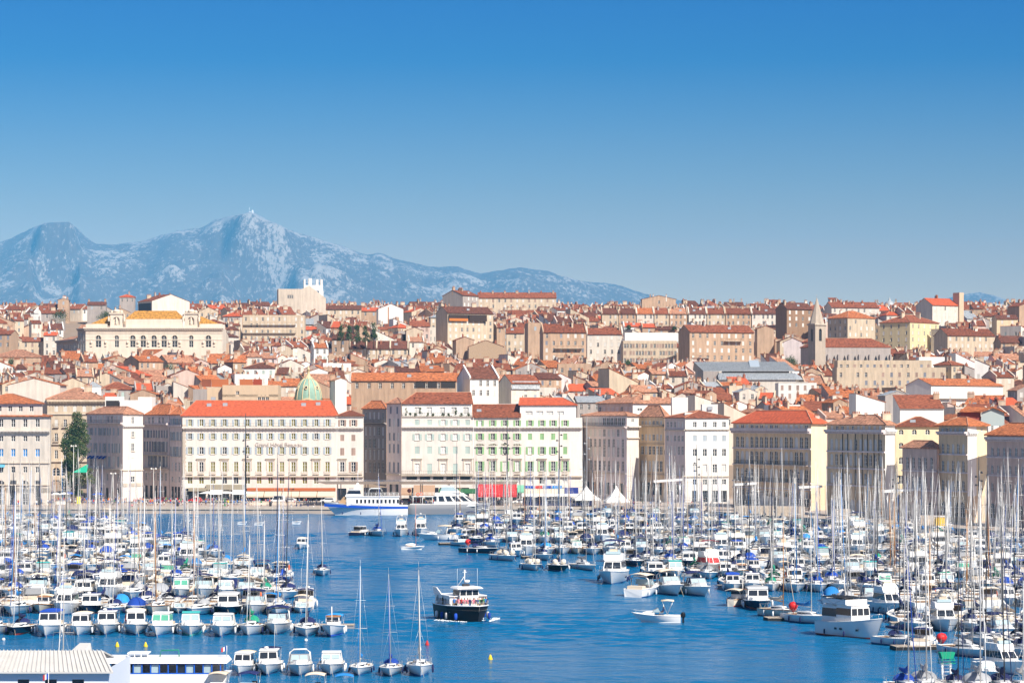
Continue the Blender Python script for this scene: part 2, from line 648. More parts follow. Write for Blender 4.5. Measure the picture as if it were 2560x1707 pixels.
cr.color_ramp.elements[1].position, cr.color_ramp.elements[1].color = 0.85, (0.32, 0.285, 0.25, 1)
t.links.new(ad.outputs[0], cr.inputs['Fac'])
t.links.new(cr.outputs['Color'], b.inputs['Base Color'])
massif('mountain', RIDGE, -500, 2200, 420, 11000, 16000, 80, [(650, 95, 1), (140, 62, 0.8)], mm_)
massif('mountain', [(2250, 820), (2330, 760), (2380, 745), (2420, 738), (2450, 733), (2480, 738), (2510, 750), (2545, 765), (2620, 780), (2800, 800)], 2250, 2800, 90, 14000, 18000, 40, [], mm_)
mb = MB()                                             # relay station on the summit
xs, zs = X(627, 15980), Z(531, 15980)
mb.box(xs - 8, xs + 4, 15970, 15995, zs - 25, zs + 4)
mb.lathe([(6, -20), (6, 7), (5, 11), (3, 13), (0.1, 14)], 12, 0, (xs + 10, 15980, zs))
mb.tube([(xs - 8, 15980, zs), (xs - 8, 15980, zs + 30)], 1.2)
tag(mb.ob('relay_station', WHITE), 'white radio relay station perched on the bare mountain summit', 'relay station')

hz = bpy.data.materials.new('haze_air')
hz.use_nodes = True
t = hz.node_tree
t.nodes.clear()
o_ = t.nodes.new('ShaderNodeOutputMaterial')
v_ = t.nodes.new('ShaderNodeVolumePrincipled')
v_.inputs['Color'].default_value = (0.13, 0.545, 1.0, 1)
v_.inputs['Density'].default_value = 0.00005
v_.inputs['Anisotropy'].default_value = -0.35
t.links.new(v_.outputs['Volume'], o_.inputs['Volume'])
mb = MB()
mb.box(-9000, 9000, -200, 21000, -6, 1420)
struct(mb.ob('haze', hz), 'stuff')

# ---------------------------------------------------------------- walls with openings, windows, roofs
def wall_grid(mb, p0, p1, z0, z1, holes, m=0, deep=0.3):
    """a wall from p0 to p1 (left to right seen from outside) with rectangular or round-headed openings (x0, x1, z0, z1, arch)"""
    a, c = Vector(p0), Vector(p1)
    u = (c - a)
    L = u.length
    u.normalize()
    inn = Vector((-u.y, u.x))

    def P(x, z, y=0.0):
        q = a + u * x + inn * y
        return (q.x, q.y, z)
    bands = {}
    for h in holes:
        bands.setdefault((round(h[2], 3), round(h[3], 3)), []).append(h)
    z = z0
    for (b0, b1), hs_ in sorted(bands.items()):
        if b0 > z:
            mb.poly([P(0, z), P(L, z), P(L, b0), P(0, b0)], m)
        x = 0.0
        for h in sorted(hs_):
            mb.poly([P(x, b0), P(h[0], b0), P(h[0], b1), P(x, b1)], m)
            for (xa, za), (xb, zb) in (((h[0], b0), (h[0], b1)), ((h[0], b1), (h[1], b1)), ((h[1], b1), (h[1], b0)), ((h[1], b0), (h[0], b0))):
                mb.poly([P(xa, za), P(xb, zb), P(xb, zb, deep), P(xa, za, deep)], m)
            if len(h) > 4 and h[4]:
                r = (h[1] - h[0]) / 2
                xc = (h[0] + h[1]) / 2
                zs = b1 - r
                for sgn in (-1, 1):
                    pts = [P(xc + sgn * r, b1, .004)] + [P(xc + sgn * r * math.cos(q), zs + r * math.sin(q), .004) for q in [PI / 2 * k / 5 for k in range(6)]]
                    mb.poly(pts if sgn > 0 else pts[::-1], m)
            x = h[1]
        mb.poly([P(x, b0), P(L, b0), P(L, b1), P(x, b1)], m)
        z = b1
    mb.poly([P(0, z), P(L, z), P(L, z1), P(0, z1)], m)


WCACHE = {}


def win_meshes(w_, h, frame, pane, bars=1):
    k = (round(w_, 2), round(h, 2), frame.name, pane.name, bars)
    if k not in WCACHE:
        f = MB()
        e = 0.085
        y0, y1 = .16, .24
        f.box(-w_ / 2, -w_ / 2 + e, y0, y1, 0, h)
        f.box(w_ / 2 - e, w_ / 2, y0, y1, 0, h)
        f.box(-w_ / 2 + e, w_ / 2 - e, y0, y1, 0, e)
        f.box(-w_ / 2 + e, w_ / 2 - e, y0, y1, h - e, h)
        f.box(-e * .8, e * .8, y0 - .01, y1, e, h - e)
        for i in range(bars):
            z = h * (i + 1) / (bars + 1)
            f.box(-w_ / 2 + e, -e * .8, y0 + .02, y1, z - .03, z + .03)
            f.box(e * .8, w_ / 2 - e, y0 + .02, y1, z - .03, z + .03)
        p = MB()
        p.box(-w_ / 2 + .01, w_ / 2 - .01, .245, .285, .01, h - .01)
        s = MB()
        s.box(-w_ / 2 - .12, w_ / 2 + .12, -.14, .15, -.14, -.005)
        WCACHE[k] = (f.mesh('window', frame), p.mesh('pane', pane), s.mesh('sill', STONE))
    return WCACHE[k]


def shutter_mesh(w_, h, mat):
    k = ('shutter', round(w_, 2), round(h, 2), mat.name)
    if k not in WCACHE:
        s = MB()
        e = .07
        s.box(-w_ / 2, -w_ / 2 + e, -.025, .025, 0, h)
        s.box(w_ / 2 - e, w_ / 2, -.025, .025, 0, h)
        n = 7
        for i in range(n):
            z = h * i / n
            hh = h / n
            s.hexa([(-w_ / 2 + e, -.025, z), (w_ / 2 - e, -.025, z), (w_ / 2 - e, -.005, z), (-w_ / 2 + e, -.005, z)],
                   [(-w_ / 2 + e, .0, z + hh * .82), (w_ / 2 - e, .0, z + hh * .82), (w_ / 2 - e, .02, z + hh), (-w_ / 2 + e, .02, z + hh)])
        WCACHE[k] = s.mesh('shutter', mat)
    return WCACHE[k]


def awning_mesh(w_, mat):
    k = ('awning', round(w_, 2), mat.name)
    if k not in WCACHE:
        s = MB()
        s.hexa([(-w_ / 2, -.8, -.6), (w_ / 2, -.8, -.6), (w_ / 2, 0, .0), (-w_ / 2, 0, .0)], [(-w_ / 2, -.8, -.55), (w_ / 2, -.8, -.55), (w_ / 2, 0, .08), (-w_ / 2, 0, .08)])
        s.box(-w_ / 2, w_ / 2, -.83, -.8, -.8, -.55)
        WCACHE[k] = s.mesh('awning', mat)
    return WCACHE[k]


IRON = M('wrought_iron', (0.05, 0.045, 0.045), 0.5)


def facade(root, p0, p1, z0, z1, wall, floors, shut='b', seed=1, cornice=(), belts=(), pane_mix='gggc', name='wall', trim=None):
    """floors: (z, h, w, n, styles[, margins or xs]); styles: o open shutters, c closed shutters, w bare window, b blue blind, a round-headed, s shop, v blind, j closed in deep reveal"""
    rr = random.Random(seed)
    a, c = Vector(p0), Vector(p1)
    u = c - a
    L = u.length
    u.normalize()
    rz = math.atan2(u.y, u.x)
    outn = Vector((u.y, -u.x))
    holes, todo = [], []
    for fl in floors:
        z, h, w_, n, st = fl[:5]
        mg = fl[5] if len(fl) > 5 else (0, 0)
        if isinstance(mg, list):
            xs = [q * L for q in mg]
        else:
            span = L - mg[0] - mg[1]
            xs = [mg[0] + span * (i + .5) / n for i in range(n)]
        for i, x in enumerate(xs):
            s_ = st[i] if len(st) == len(xs) and len(st) > 4 else rr.choice(st)
            if s_ == '-':
                continue
            hh = h
            holes.append((x - w_ / 2, x + w_ / 2, z, z + hh, s_ in 'aA'))
            todo.append((x, z, w_, hh, s_))
    mb = MB()
    wall_grid(mb, p0, p1, z0, z1, holes)
    mb.ob(name, wall, root)
    for x, z, w_, h, s_ in todo:
        q = a + u * x
        loc = (q.x, q.y, z)
        pk = rr.choice(pane_mix)
        pm = {'g': GLASS, 'c': CURTAIN, 'v': BLIND}[pk]
        if s_ == 'b':
            pm = BLUEBLIND
        if s_ == 'v':
            pm = BLIND
        if s_ == 's':
            pm = GLASS
        fr = DARKM if s_ in 's' else FRAMEW
        if s_ != 'c':
            wm_, pn, sl_ = win_meshes(w_, h, fr, pm, 2 if h > 2.2 else 1)
            sh_ = outn * (.11 if abs(u.y) > .3 else 0)
            o = ob('window', wm_, root, (loc[0] + sh_.x, loc[1] + sh_.y, z), rz)
            ob('pane', pn, o)
            if s_ in 'oj':
                ob('sill', sl_, o)
        if s_ == 'o':
            sm = shutter_mesh(w_ / 2, h, SHUT[shut])
            for sg in (-1, 1):
                p = q + u * sg * (w_ * .75 + .03) + outn * .05
                ob('shutter', sm, root, (p.x, p.y, z), rz)
        elif s_ == 'c':
            sm = shutter_mesh(w_ / 2 - .01, h, SHUT[shut])
            for sg in (-1, 1):
                p = q + u * sg * w_ * .25 - outn * .1
                ob('shutter', sm, root, (p.x, p.y, z), rz)
    for z, h, t_ in cornice:
        cb = MB()
        cb.bar(a - u * .0, c + u * .0, outn, t_, z + h * .45, z + h)
        cb.bar(a, c, outn, t_ * .5, z, z + h * .45 - .003)
        n = int(L / 0.9)
        for i in range(n):
            q = a + u * (L * (i + .5) / n)
            cb.bar(q - u * .14, q + u * .14, outn, t_ * .86, z + h * .1, z + h * .45 - .006)
        cb.ob('cornice', trim or wall, root)
    for z, h, t_ in belts:
        cb = MB()
        cb.bar(a, c, outn, t_, z, z + h)
        cb.ob('string_course', trim or STONE, root)
    return u, outn, L


def pediments(root, p0, p1, xs, z, w_, mat=None):
    a, c = Vector(p0), Vector(p1)
    u = (c - a).normalized()
    n = Vector((u.y, -u.x))
    for x in xs:
        q = a + u * x
        b_ = MB()
        b_.bar(q - u * w_ / 2, q + u * w_ / 2, n, .42, z, z + .22)
        b_.bar(q - u * (w_ / 2 - .15), q + u * (w_ / 2 - .15), n, .25, z - .32, z - .004)
        for sg in (-1, 1):
            b_.bar(q + u * sg * (w_ / 2 - .3) - u * .12, q + u * sg * (w_ / 2 - .3) + u * .12, n, .14, z - 3.2, z - .324)
        b_.ob('pediment', mat or STONE, root)


def balcony(root, p0, p1, z, d=.8, mat=None, h=1.0, step=.35, slabm=None):
    a, c = Vector(p0), Vector(p1)
    u = c - a
    L = u.length
    u.normalize()
    n = Vector((u.y, -u.x))
    b_ = MB()
    b_.bar(a, c, n, d, z - .16, z, 1)
    for zz in (z + .1, z + h):
        p, q = a + n * (d - .06), c + n * (d - .06)
        b_.tube([(p.x, p.y, zz), (q.x, q.y, zz)], .035, 4, 0, False)
    k = max(2, int(L / step))
    for i in range(k + 1):
        p = a + u * (L * i / k) + n * (d - .06)
        b_.tube([(p.x, p.y, z), (p.x, p.y, z + h)], .022, 4, 0, False)
    for e in (a, c):
        q = e + n * (d - .06)
        b_.tube([(e.x, e.y, z + h), (q.x, q.y, z + h)], .03, 4, 0, False)
    b_.ob('balcony', [mat or IRON, slabm or STONE], root)


def hip_roof(root, corners, z, rise, mat, over=.5, rr=None, ridge=None, name='roof'):
    """corners: front-left, front-right, back-right, back-left; the ridge runs along the front"""
    cs = [Vector(p) for p in corners]
    cen = sum(cs, Vector((0, 0))) / 4
    cs = [p + (p - cen).normalized() * over for p in cs]
    fl, fr, br, bl = cs
    ml, mr_ = (fl + bl) / 2, (fr + br) / 2
    if ridge is None:
        dd = (fl - bl).length / 2
        ln = (mr_ - ml).length
        k = min(dd / ln, .45)
        ridge = (k, 1 - k)
    r0, r1 = ml + (mr_ - ml) * ridge[0], ml + (mr_ - ml) * ridge[1]
    e = .22
    V = [(*p, z) for p in (fl, fr, br, bl)]
    U = [(*p, z + e) for p in (fl, fr, br, bl)]
    A, B_ = (*r0, z + e + rise), (*r1, z + e + rise)
    mb = MB()
    mb.add(V + U, [(3, 2, 1, 0)] + [(i, (i + 1) % 4, 4 + (i + 1) % 4, 4 + i) for i in range(4)])
    mb.poly([U[0], U[1], B_, A])
    mb.poly([U[1], U[2], B_])
    mb.poly([U[2], U[3], A, B_])
    mb.poly([U[3], U[0], A])
    ro = mb.ob(name, mat, root, uv=True)
    rc = MB()
    for p, q in ((U[0], A), (U[1], B_), (A, B_), (U[2], B_), (U[3], A)):
        rc.tube([Vector(p) + Vector((0, 0, .04)), Vector(q) + Vector((0, 0, .04))], .13, 5, 0, False)
    rc.ob('ridge_tile', PALE, ro)
    return ro


def chimney_mesh(w_, d, h, pots, mat):
    b_ = MB()
    b_.box(-w_ / 2, w_ / 2, -d / 2, d / 2, -2.5, h)
    b_.box(-w_ / 2 - .1, w_ / 2 + .1, -d / 2 - .1, d / 2 + .1, h + .002, h + .16)
    for i in range(pots):
        x = -w_ / 2 + w_ * (i + .5) / pots
        b_.lathe([(.14, h + .16), (.11, h + .62), (.15, h + .66), (.15, h + .7), (.02, h + .7)], 7, 1, (x, 0, 0))
    return b_.mesh('chimney', [mat, M('clay_pot', (0.45, 0.17, 0.08), 0.9)])


CHIM = [chimney_mesh(w_, .7, h, p, m_) for w_, h, p, m_ in ((1.0, 1.3, 2, SAND), (1.6, 1.5, 3, SAND), (2.4, 1.6, 5, CREAM), (.8, 1.8, 1, GREY), (.8, 1.2, 2, M('old_brick', (0.36, 0.13, 0.07), 0.9, var=0.2, scale=1.5)), (1.3, 1.1, 3, CHALK))]
am = MB()
am.tube([(0, 0, -.5), (0, 0, 2.6)], .03, 4)
for z_, l_ in ((2.5, .5), (2.3, .7), (2.1, .9)):
    am.tube([(-l_, 0, z_), (l_, 0, z_)], .018, 4)
am.tube([(0, -.6, 2.3), (0, .6, 2.3)], .018, 4)
ANTENNA = am.mesh('antenna', GREYM)
sm_ = MB()
sm_.box(-.7, .7, -.05, .05, -.1, .9, 1)
sm_.box(-.62, .62, -.08, -.05, -.02, .82, 0)
SKYLIGHT = sm_.mesh('skylight', [M('skylight_glass', (0.35, 0.40, 0.45), 0.15, spec=0.6), GREYM])


def foot(*pts):
    return [Vector((X(px, d), d)) for px, d in pts]


def base(pts):
    return (sum(p.x for p in pts) / len(pts), sum(p.y for p in pts) / len(pts), 0)


def local(pts, o):
    return [Vector((p.x - o[0], p.y - o[1])) for p in pts]


QG = 'grand quayside buildings facing the harbour'


def zq(py, d=780):
    return Z(py, d)


# ---- building at the far left with blue blinds
P = foot((-60, 740), (125, 738), (128, 770), (-60, 775))
O = base(P)
P = local(P, O)
t_ = thing('quayside_building', 'cream corner building with bright blue window blinds beside the plane tree', 'building', O, 0, QG)
d = 738
z_ = lambda py: Z(py, d)
xs = [(px + 60) / 185 for px in (3, 33, 63, 94)]
xs0 = [(px + 60) / 185 for px in (-28, 3, 33, 63, 94)]
facade(t_, P[0], P[1], QZ - .1, z_(1047) + .6, CHALK, [
    (QZ, 4.6, 1.9, 5, 'sasas', xs0), (z_(1232), 3.4, 1.8, 5, 'sAsAs', xs0), (z_(1181), 1.6, 1.15, 5, 'w', xs0), (z_(1141), 2.1, 1.2, 5, 'bbbbb', xs0), (z_(1103), 1.5, 1.15, 5, 'w', xs0), (z_(1067), 2.2, 1.15, 5, 'w', xs0)],
    seed=3, cornice=[(z_(1082), .8, .9)], belts=[(z_(1158), .25, .3), (z_(1213), .3, .3)], pane_mix='g')
facade(t_, P[1], P[2], QZ - .1, z_(1047) + .6, CHALK, [], seed=3)
s_ = [P[0] + Vector((0, 2)), P[1] + Vector((-2.4, 2)), P[2] + Vector((-2.4, 0)), P[3]]
hip_roof(t_, [P[0], P[1], P[2], P[3]], z_(1047) + .6, 1.6, ORANGE, .7, name='lower_roof')
facade(t_, s_[0], s_[1], z_(1047) + .7, z_(1009), CHALK, [(z_(1028), 1.5, 1.1, 5, 'w', xs0)], seed=4, pane_mix='g', name='attic_wall')
facade(t_, s_[1], s_[2], z_(1047) + .7, z_(1009), CHALK, [], seed=4, name='attic_wall')
hip_roof(t_, s_, z_(1009), 2.6, ORANGE, .8)
for xs_ in xs:
    pass
aw = MB()
aw.hexa([(P[0].x + 2, P[0].y - 1.8, z_(1168)), (P[0].x + 8, P[0].y - 1.8, z_(1168)), (P[0].x + 8, P[0].y - .02, z_(1158)), (P[0].x + 2, P[0].y - .02, z_(1158))],
        [(P[0].x + 2, P[0].y - 1.8, z_(1168) + .1), (P[0].x + 8, P[0].y - 1.8, z_(1168) + .1), (P[0].x + 8, P[0].y - .02, z_(1158) + .1), (P[0].x + 2, P[0].y - .02, z_(1158) + .1)])
aw.ob('awning', M('teal_canvas', (0.10, 0.35, 0.50), 0.8), t_)

# ---- cream building behind the plane tree
P = foot((118, 836), (268, 836), (268, 860), (118, 860))
O = base(P)
P = local(P, O)
d = 836
t_ = thing('quayside_building', 'tall cream building with heavy cornice rising behind the plane tree', 'building', O, 0, QG)
xs0 = [.15, .30, .46, .62, .78, .92]
facade(t_, P[0], P[1], QZ, z_(999), CREAM, [
    (QZ + .1, 4.4, 1.9, 6, 's', xs0), (z_(1189), 2.5, 2.4, 6, 'aaaaaa', xs0), (z_(1146), 2.6, 1.0, 6, 'w', xs0), (z_(1103), 2.5, 1.0, 6, 'wwwwco', xs0), (z_(1067), 2.3, 1.0, 6, 'cwwwcw', xs0), (z_(1029), 1.8, 1.1, 6, 'cccccc', xs0)],
    'w', seed=5, cornice=[(z_(1008), 1.1, 1.0)], belts=[(z_(1036), .3, .35), (z_(1111), .3, .5), (z_(1154), .3, .5)], pane_mix='g')
for z__ in (z_(1067), z_(1103)):
    for q in xs0:
        x = P[0].x + (P[1].x - P[0].x) * q
        balcony(t_, (x - .9, P[0].y), (x + .9, P[0].y), z__, .6)
hip_roof(t_, P, z_(999), 3.4, PALE, .8)
ob('chimney', CHIM[2], t_, (4, -4, z_(999) + 2.5))

# ---- building with the shaded side and the white penthouse
P = foot((217, 791), (307, 770), (357, 777), (275, 797))
O = base(P)
P = local(P, O)
t_ = thing('quayside_building', 'plastered corner building with blue first-floor awnings and white rooftop penthouse', 'building', O, 0, QG)
d = 790
L0 = (P[1] - P[0]).length
fl = lambda py, h, w_, n, st: (Z(py, 790), h, w_, n, st, (1.5, 1.5))
u_, n_, L_ = facade(t_, P[0], P[1], QZ - .1, Z(1036, 790), LILAC_SHADE, [
    (QZ, 3.6, 1.7, 6, 's', (1.5, 1.5)), fl(1199, 2.2, 1.1, 6, 'w'), fl(1165, 3.0, 1.5, 7, 'wc'), fl(1130, 2.7, 1.15, 7, 'ooco'), fl(1087, 2.1, 1.15, 7, 'oocc'), fl(1058, 2.2, 1.3, 9, 'w')],
    'b', seed=6, cornice=[(Z(1061, 790), .6, .8)], belts=[(Z(1172, 790), .3, .9)], pane_mix='gv')
for i in range(5):
    q = P[0] + u_ * (2.6 + i * 2.6)
    ob('awning', awning_mesh(1.9, M('blue_canvas', (0.02, 0.06, 0.32), 0.8)), t_, (q.x, q.y, Z(1139, 790)), math.atan2(u_.y, u_.x))
balcony(t_, P[0], P[1], Z(1058, 790), .8)
facade(t_, P[1], P[2], QZ - .1, Z(1036, 775), HOTEL, [
    (Z(1204, 775), 1.6, 1.6, 1, 'w'), (Z(1168, 775), 2.7, 1.2, 1, 'c'), (Z(1127, 775), 2.2, 1.2, 1, 'o'), (Z(1092, 775), 1.6, 1.1, 1, 'o'), (Z(1059, 775), 2.0, 1.1, 1, 'w')],
    'w', seed=7, cornice=[(Z(1068, 775), .6, .6)], belts=[(Z(1176, 775), .3, .25), (Z(1215, 775), .9, .15)], pane_mix='g')
facade(t_, P[2], P[3], QZ - .1, Z(1036, 775), HOTEL, [])
hip_roof(t_, P, Z(1036, 785), 2.0, PALE, .5)
pb = MB()
a_, b_ = Vector((X(300, 800) - O[0], 800 - O[1])), Vector((X(400, 800) - O[0], 800 - O[1]))
pb.box(a_.x, a_.x + 5.0, a_.y, a_.y + 9, Z(1036, 800), Z(1000, 800))
pb.box(a_.x + 5.003, b_.x - 2.6, a_.y + 2, a_.y + 10, Z(1036, 800), Z(992, 800))
pb.ob('penthouse', PWHITE, t_)
pb = MB()
pb.box(a_.x - 4.5, a_.x - .003, a_.y + 1, a_.y + 9, Z(1036, 800), Z(991, 800))
pb.ob('penthouse', PWHITE, t_)
pb = MB()
pb.box(a_.x - 4.2, a_.x - .4, a_.y + .9, a_.y + .99, Z(1030, 800), Z(1001, 800))
pb.ob('penthouse_window', [GLASS], t_)
balcony(t_, (a_.x - 4.5, a_.y + .9), (a_.x, a_.y + .9), Z(1030, 800), 1.2)

# ---- the two shaded fronts left of the hotel
P = foot((357, 803), (423, 788), (470, 796), (400, 812))
O = base(P)
P = local(P, O)
t_ = thing('quayside_building', 'mauve-shaded building with projecting flagpole brackets, joined to the hotel', 'building', O, 0, QG)
f2 = lambda py, h, w_, n, st: (Z(py, 795), h, w_, n, st, (1, 1))
facade(t_, P[0], P[1], QZ - .1, Z(1038, 795), LILAC_SHADE, [
    (QZ, 3.8, 1.6, 5, 's', (1, 1)), f2(1201, 2.4, 1.1, 6, 'w'), f2(1166, 3.2, 1.2, 6, 'oow'), f2(1129, 3.0, 1.2, 6, 'ooc'), f2(1094, 2.2, 1.2, 6, 'ooc'), f2(1058, 1.9, 1.4, 7, 'w')],
    'd', seed=8, cornice=[(Z(1065, 795), .9, 1.0)], belts=[(Z(1139, 795), .3, .7), (Z(1172, 795), .3, .9)], pane_mix='gv')
for i in range(5):
    q = P[0] + (P[1] - P[0]) * (.15 + i * .17)
    fm = MB()
    fm.tube([(q.x, q.y, Z(1170, 795)), (q.x - 1.6, q.y - .7, Z(1182, 795))], .06, 5)
    fm.ob('flagpole', FRAMEW, t_)
facade(t_, P[1], P[2], QZ, Z(1038, 795), HOTEL, [])
hip_roof(t_, P, Z(1038, 795), 3.0, ORANGE, .5)
P = foot((424, 788), (455, 781), (475, 795), (440, 800))
O = base(P)
P = local(P, O)
t_ = thing('quayside_building', 'narrow shaded wing with grey shutters squeezed against the hotel corner', 'building', O, 0, QG)
f2 = lambda py, h, w_, n, st: (Z(py, 790), h, w_, n, st, (.6, .6))
facade(t_, P[0], P[1], QZ - .1, Z(1038, 790), LILAC_SHADE, [
    (QZ, 3.8, 1.4, 3, 's', (1, 1)), f2(1204, 1.7, 1.0, 3, 'w'), f2(1177, 2.7, 1.0, 3, 'w'), f2(1140, 2.8, 1.1, 3, 'o'), f2(1100, 2.4, 1.1, 3, 'o'), f2(1061, 1.8, 1.1, 3, 'o')],
    'b', seed=9, cornice=[(Z(1068, 790), .7, .5)], pane_mix='gv')
hip_roof(t_, P, Z(1038, 790), 2.5, ORANGE, .4)

# ---- the hotel
P = foot((456, 780), (842, 780), (842, 806), (456, 806))
O = base(P)
P = local(P, O)
d = 780
t_ = thing('hotel', 'long white hotel with olive-curtained windows and a bright red hipped roof', 'hotel', O, 0, QG)
n = 13
xs0 = [(q - 16) / 1514 * 1.0 for q in (90, 202, 315, 430, 542, 655, 768, 880, 992, 1104, 1216, 1328, 1438)]
LW = (P[1] - P[0]).length
facade(t_, P[0], P[1], QZ - .1, z_(1040), HOTEL, [
    (QZ, 3.4, 2.6, 13, 's', xs0), (z_(1209), 2.1, 1.35, 13, 'wawawawawawaw', xs0), (z_(1180), 2.95, 1.25, 13, 'w', xs0), (z_(1135), 2.05, 1.15, 13, 'o', xs0), (z_(1098), 1.75, 1.1, 13, 'o', xs0), (z_(1065), 1.95, 1.05, 13, 'o', xs0)],
    'b', seed=10, cornice=[(z_(1073), .75, .85)], belts=[(z_(1192), .38, .6)], pane_mix='cccccg')
pediments(t_, P[0], P[1], [xs0[i] * LW for i in (1, 3, 5, 7, 9, 11)], z_(1147), 2.8)
for i in range(13):
    x = xs0[i] * LW
    balcony(t_, (P[0].x + x - .85, P[0].y), (P[0].x + x + .85, P[0].y), z_(1184), .5, STONE, .85, .22)
balcony(t_, (P[0].x + xs0[2] * LW - 2, P[0].y), (P[1].x - .5, P[0].y), z_(1066), .8, IRON, .9, .8)
facade(t_, P[3], P[0], QZ, z_(1040), HOTEL, [])
hip_roof(t_, P, z_(1040), 4.3, RED, .7, ridge=(.10, .95))
for px, py in ((525, 1000), (520, 1016), (560, 1015), (757, 1015), (793, 1013)):
    k = (1038 - py) / 36
    ob('skylight', SKYLIGHT, t_, (X(px, 785) - O[0], -13 + 13 * k - .2, z_(1040) + .25 + 4.2 * k), 0)
quoin = MB()
for i in range(26):
    quoin.box(P[0].x + .02, P[0].x + (1.1 if i % 2 else .8), P[0].y - .06, P[0].y + .02, z_(1192) + i * .58 - .0, z_(1192) + i * .58 + .5)
quoin.ob('quoins', STONE, t_)['kind'] = 'stuff'
fc = bpy.data.curves.new('sign_lettering', 'FONT')
fc.body = 'Grand H\u00f4tel Beauvau'
fc.size = 1.55
fc.extrude = .05
fc.align_x = 'CENTER'
fo = bpy.data.objects.new('lettering_source', fc)
COL.objects.link(fo)
me_ = bpy.data.meshes.new_from_object(fo.evaluated_get(bpy.context.evaluated_depsgraph_get()))
bpy.data.objects.remove(fo)
me_.materials.clear()
me_.materials.append(M('sign_letter', (0.46, 0.40, 0.36), 0.5))
fo = ob('sign_lettering', me_, t_, (X(697, 780) - O[0], P[0].y - .12, z_(1116) + .05))
fo.rotation_euler = (PI / 2, 0, 0)
fa = MB()
x0, x1 = X(618, 778) - O[0], X(838, 778) - O[0]
fa.box(x0, x1, P[0].y - 3.0, P[0].y - .02, z_(1226), z_(1219))
fa.ob('awning_fascia', M('russet_board', (0.40, 0.11, 0.035), 0.7), t_)
for i in range(5):
    w_ = (x1 - x0) / 5
    aw = MB()
    a_, b_ = x0 + i * w_ + .08, x0 + (i + 1) * w_ - .08
    za, zb = z_(1226) - .02, z_(1238)
    aw.hexa([(a_, P[0].y - 5.6, zb), (b_, P[0].y - 5.6, zb), (b_, P[0].y - 2.6, za - .1), (a_, P[0].y - 2.6, za - .1)], [(a_, P[0].y - 5.6, zb + .1), (b_, P[0].y - 5.6, zb + .1), (b_, P[0].y - 2.6, za), (a_, P[0].y - 2.6, za)])
    aw.box(a_, b_, P[0].y - 5.64, P[0].y - 5.6, zb - .35, zb + .08)
    aw.ob('awning', M('beige_canvas', (0.62, 0.50, 0.38), 0.8), t_)
x0 = X(470, 778) - O[0]
fa = MB()
fa.box(x0, x0 + 5, P[0].y - 1.2, P[0].y - .02, z_(1227), z_(1219))
fa.box(x0 + 5.003, x0 + 16.2, P[0].y - 1.0, P[0].y - .02, z_(1224), z_(1211))
fa.ob('shop_fascia', M('khaki_board', (0.30, 0.26, 0.19), 0.7), t_)
for a_, b_ in ((6.2, 9.9), (12.6, 16.2)):
    aw = MB()
    aw.hexa([(x0 + a_, P[0].y - 3.0, z_(1235)), (x0 + b_, P[0].y - 3.0, z_(1235)), (x0 + b_, P[0].y - .9, z_(1224) - .05), (x0 + a_, P[0].y - .9, z_(1224) - .05)],
            [(x0 + a_, P[0].y - 3.0, z_(1235) + .1), (x0 + b_, P[0].y - 3.0, z_(1235) + .1), (x0 + b_, P[0].y - .9, z_(1224) + .05), (x0 + a_, P[0].y - .9, z_(1224) + .05)])
    aw.ob('awning', M('white_canvas', (0.72, 0.70, 0.68), 0.8), t_)

P = foot((843, 780), (909, 780), (909, 806), (843, 806))
O = base(P)
P = local(P, O)
t_ = thing('quayside_building', 'two-bay white building with brown shutters at the end of the hotel', 'building', O, 0, QG)
xs0 = [(q - 1500) / 265 for q in (1550, 1662)]
facade(t_, P[0], P[1], QZ - .1, z_(1040), HOTEL, [
    (QZ, 3.4, 2.4, 2, 's', xs0), (z_(1209), 2.0, 1.3, 2, 'w', xs0), (z_(1180), 2.95, 1.25, 2, 'wo', xs0), (z_(1138), 2.1, 1.15, 2, 'c', xs0), (z_(1102), 1.75, 1.1, 2, 'c', xs0), (z_(1065), 1.8, 1.1, 2, 'o', xs0)],
    'n', seed=11, cornice=[(z_(1073), .75, .85)], belts=[(z_(1192), .38, .6)], pane_mix='g')
pediments(t_, P[0], P[1], [xs0[0] * 7.5], z_(1147), 2.8)
balcony(t_, (P[0].x + .3, P[0].y), (P[1].x - .3, P[0].y), z_(1184), .6, STONE, .85, .25)
facade(t_, P[1], P[2], QZ, z_(1040), HOTEL, [])
hip_roof(t_, P, z_(1040), 1.4, RUST, .6)
ob('chimney', CHIM[1], t_, (1, 2, z_(1036)))

# ---- shaded pair in the street gap
P = foot((906, 836), (966, 823), (975, 830), (920, 846))
O = base(P)
P = local(P, O)
t_ = thing('quayside_building', 'deeply shaded street front with tall narrow windows in the gap beside the hotel', 'building', O, 0, QG)
f2 = lambda py, h, w_, n, st: (Z(py, 836), h, w_, n, st, (.8, .8))
facade(t_, P[0], P[1], QZ, Z(1023, 836), GREY, [f2(1233, 2.6, 1.3, 4, 's'), f2(1180, 3.2, 1.3, 5, 'w'), f2(1148, 3.0, 1.3, 5, 'w'), f2(1119, 2.9, 1.3, 5, 'w'), f2(1088, 2.6, 1.3, 5, 'w'), f2(1048, 2.2, 1.2, 5, 'w')],
       seed=12, cornice=[(Z(1061, 836), .6, .7)], pane_mix='gv')
balcony(t_, P[0], P[1], Z(1056, 836), .9)
hip_roof(t_, P, Z(1023, 836), 2.4, ORANGE, .5)
P = foot((967, 789), (1003, 780.5), (1020, 800), (985, 806))
O = base(P)
P = local(P, O)
t_ = thing('quayside_building', 'shaded side wing with slate shutters round the corner from the flowered roof terrace', 'building', O, 0, QG)
f2 = lambda py, h, w_, n, st: (Z(py, 786), h, w_, n, st, (.5, .5))
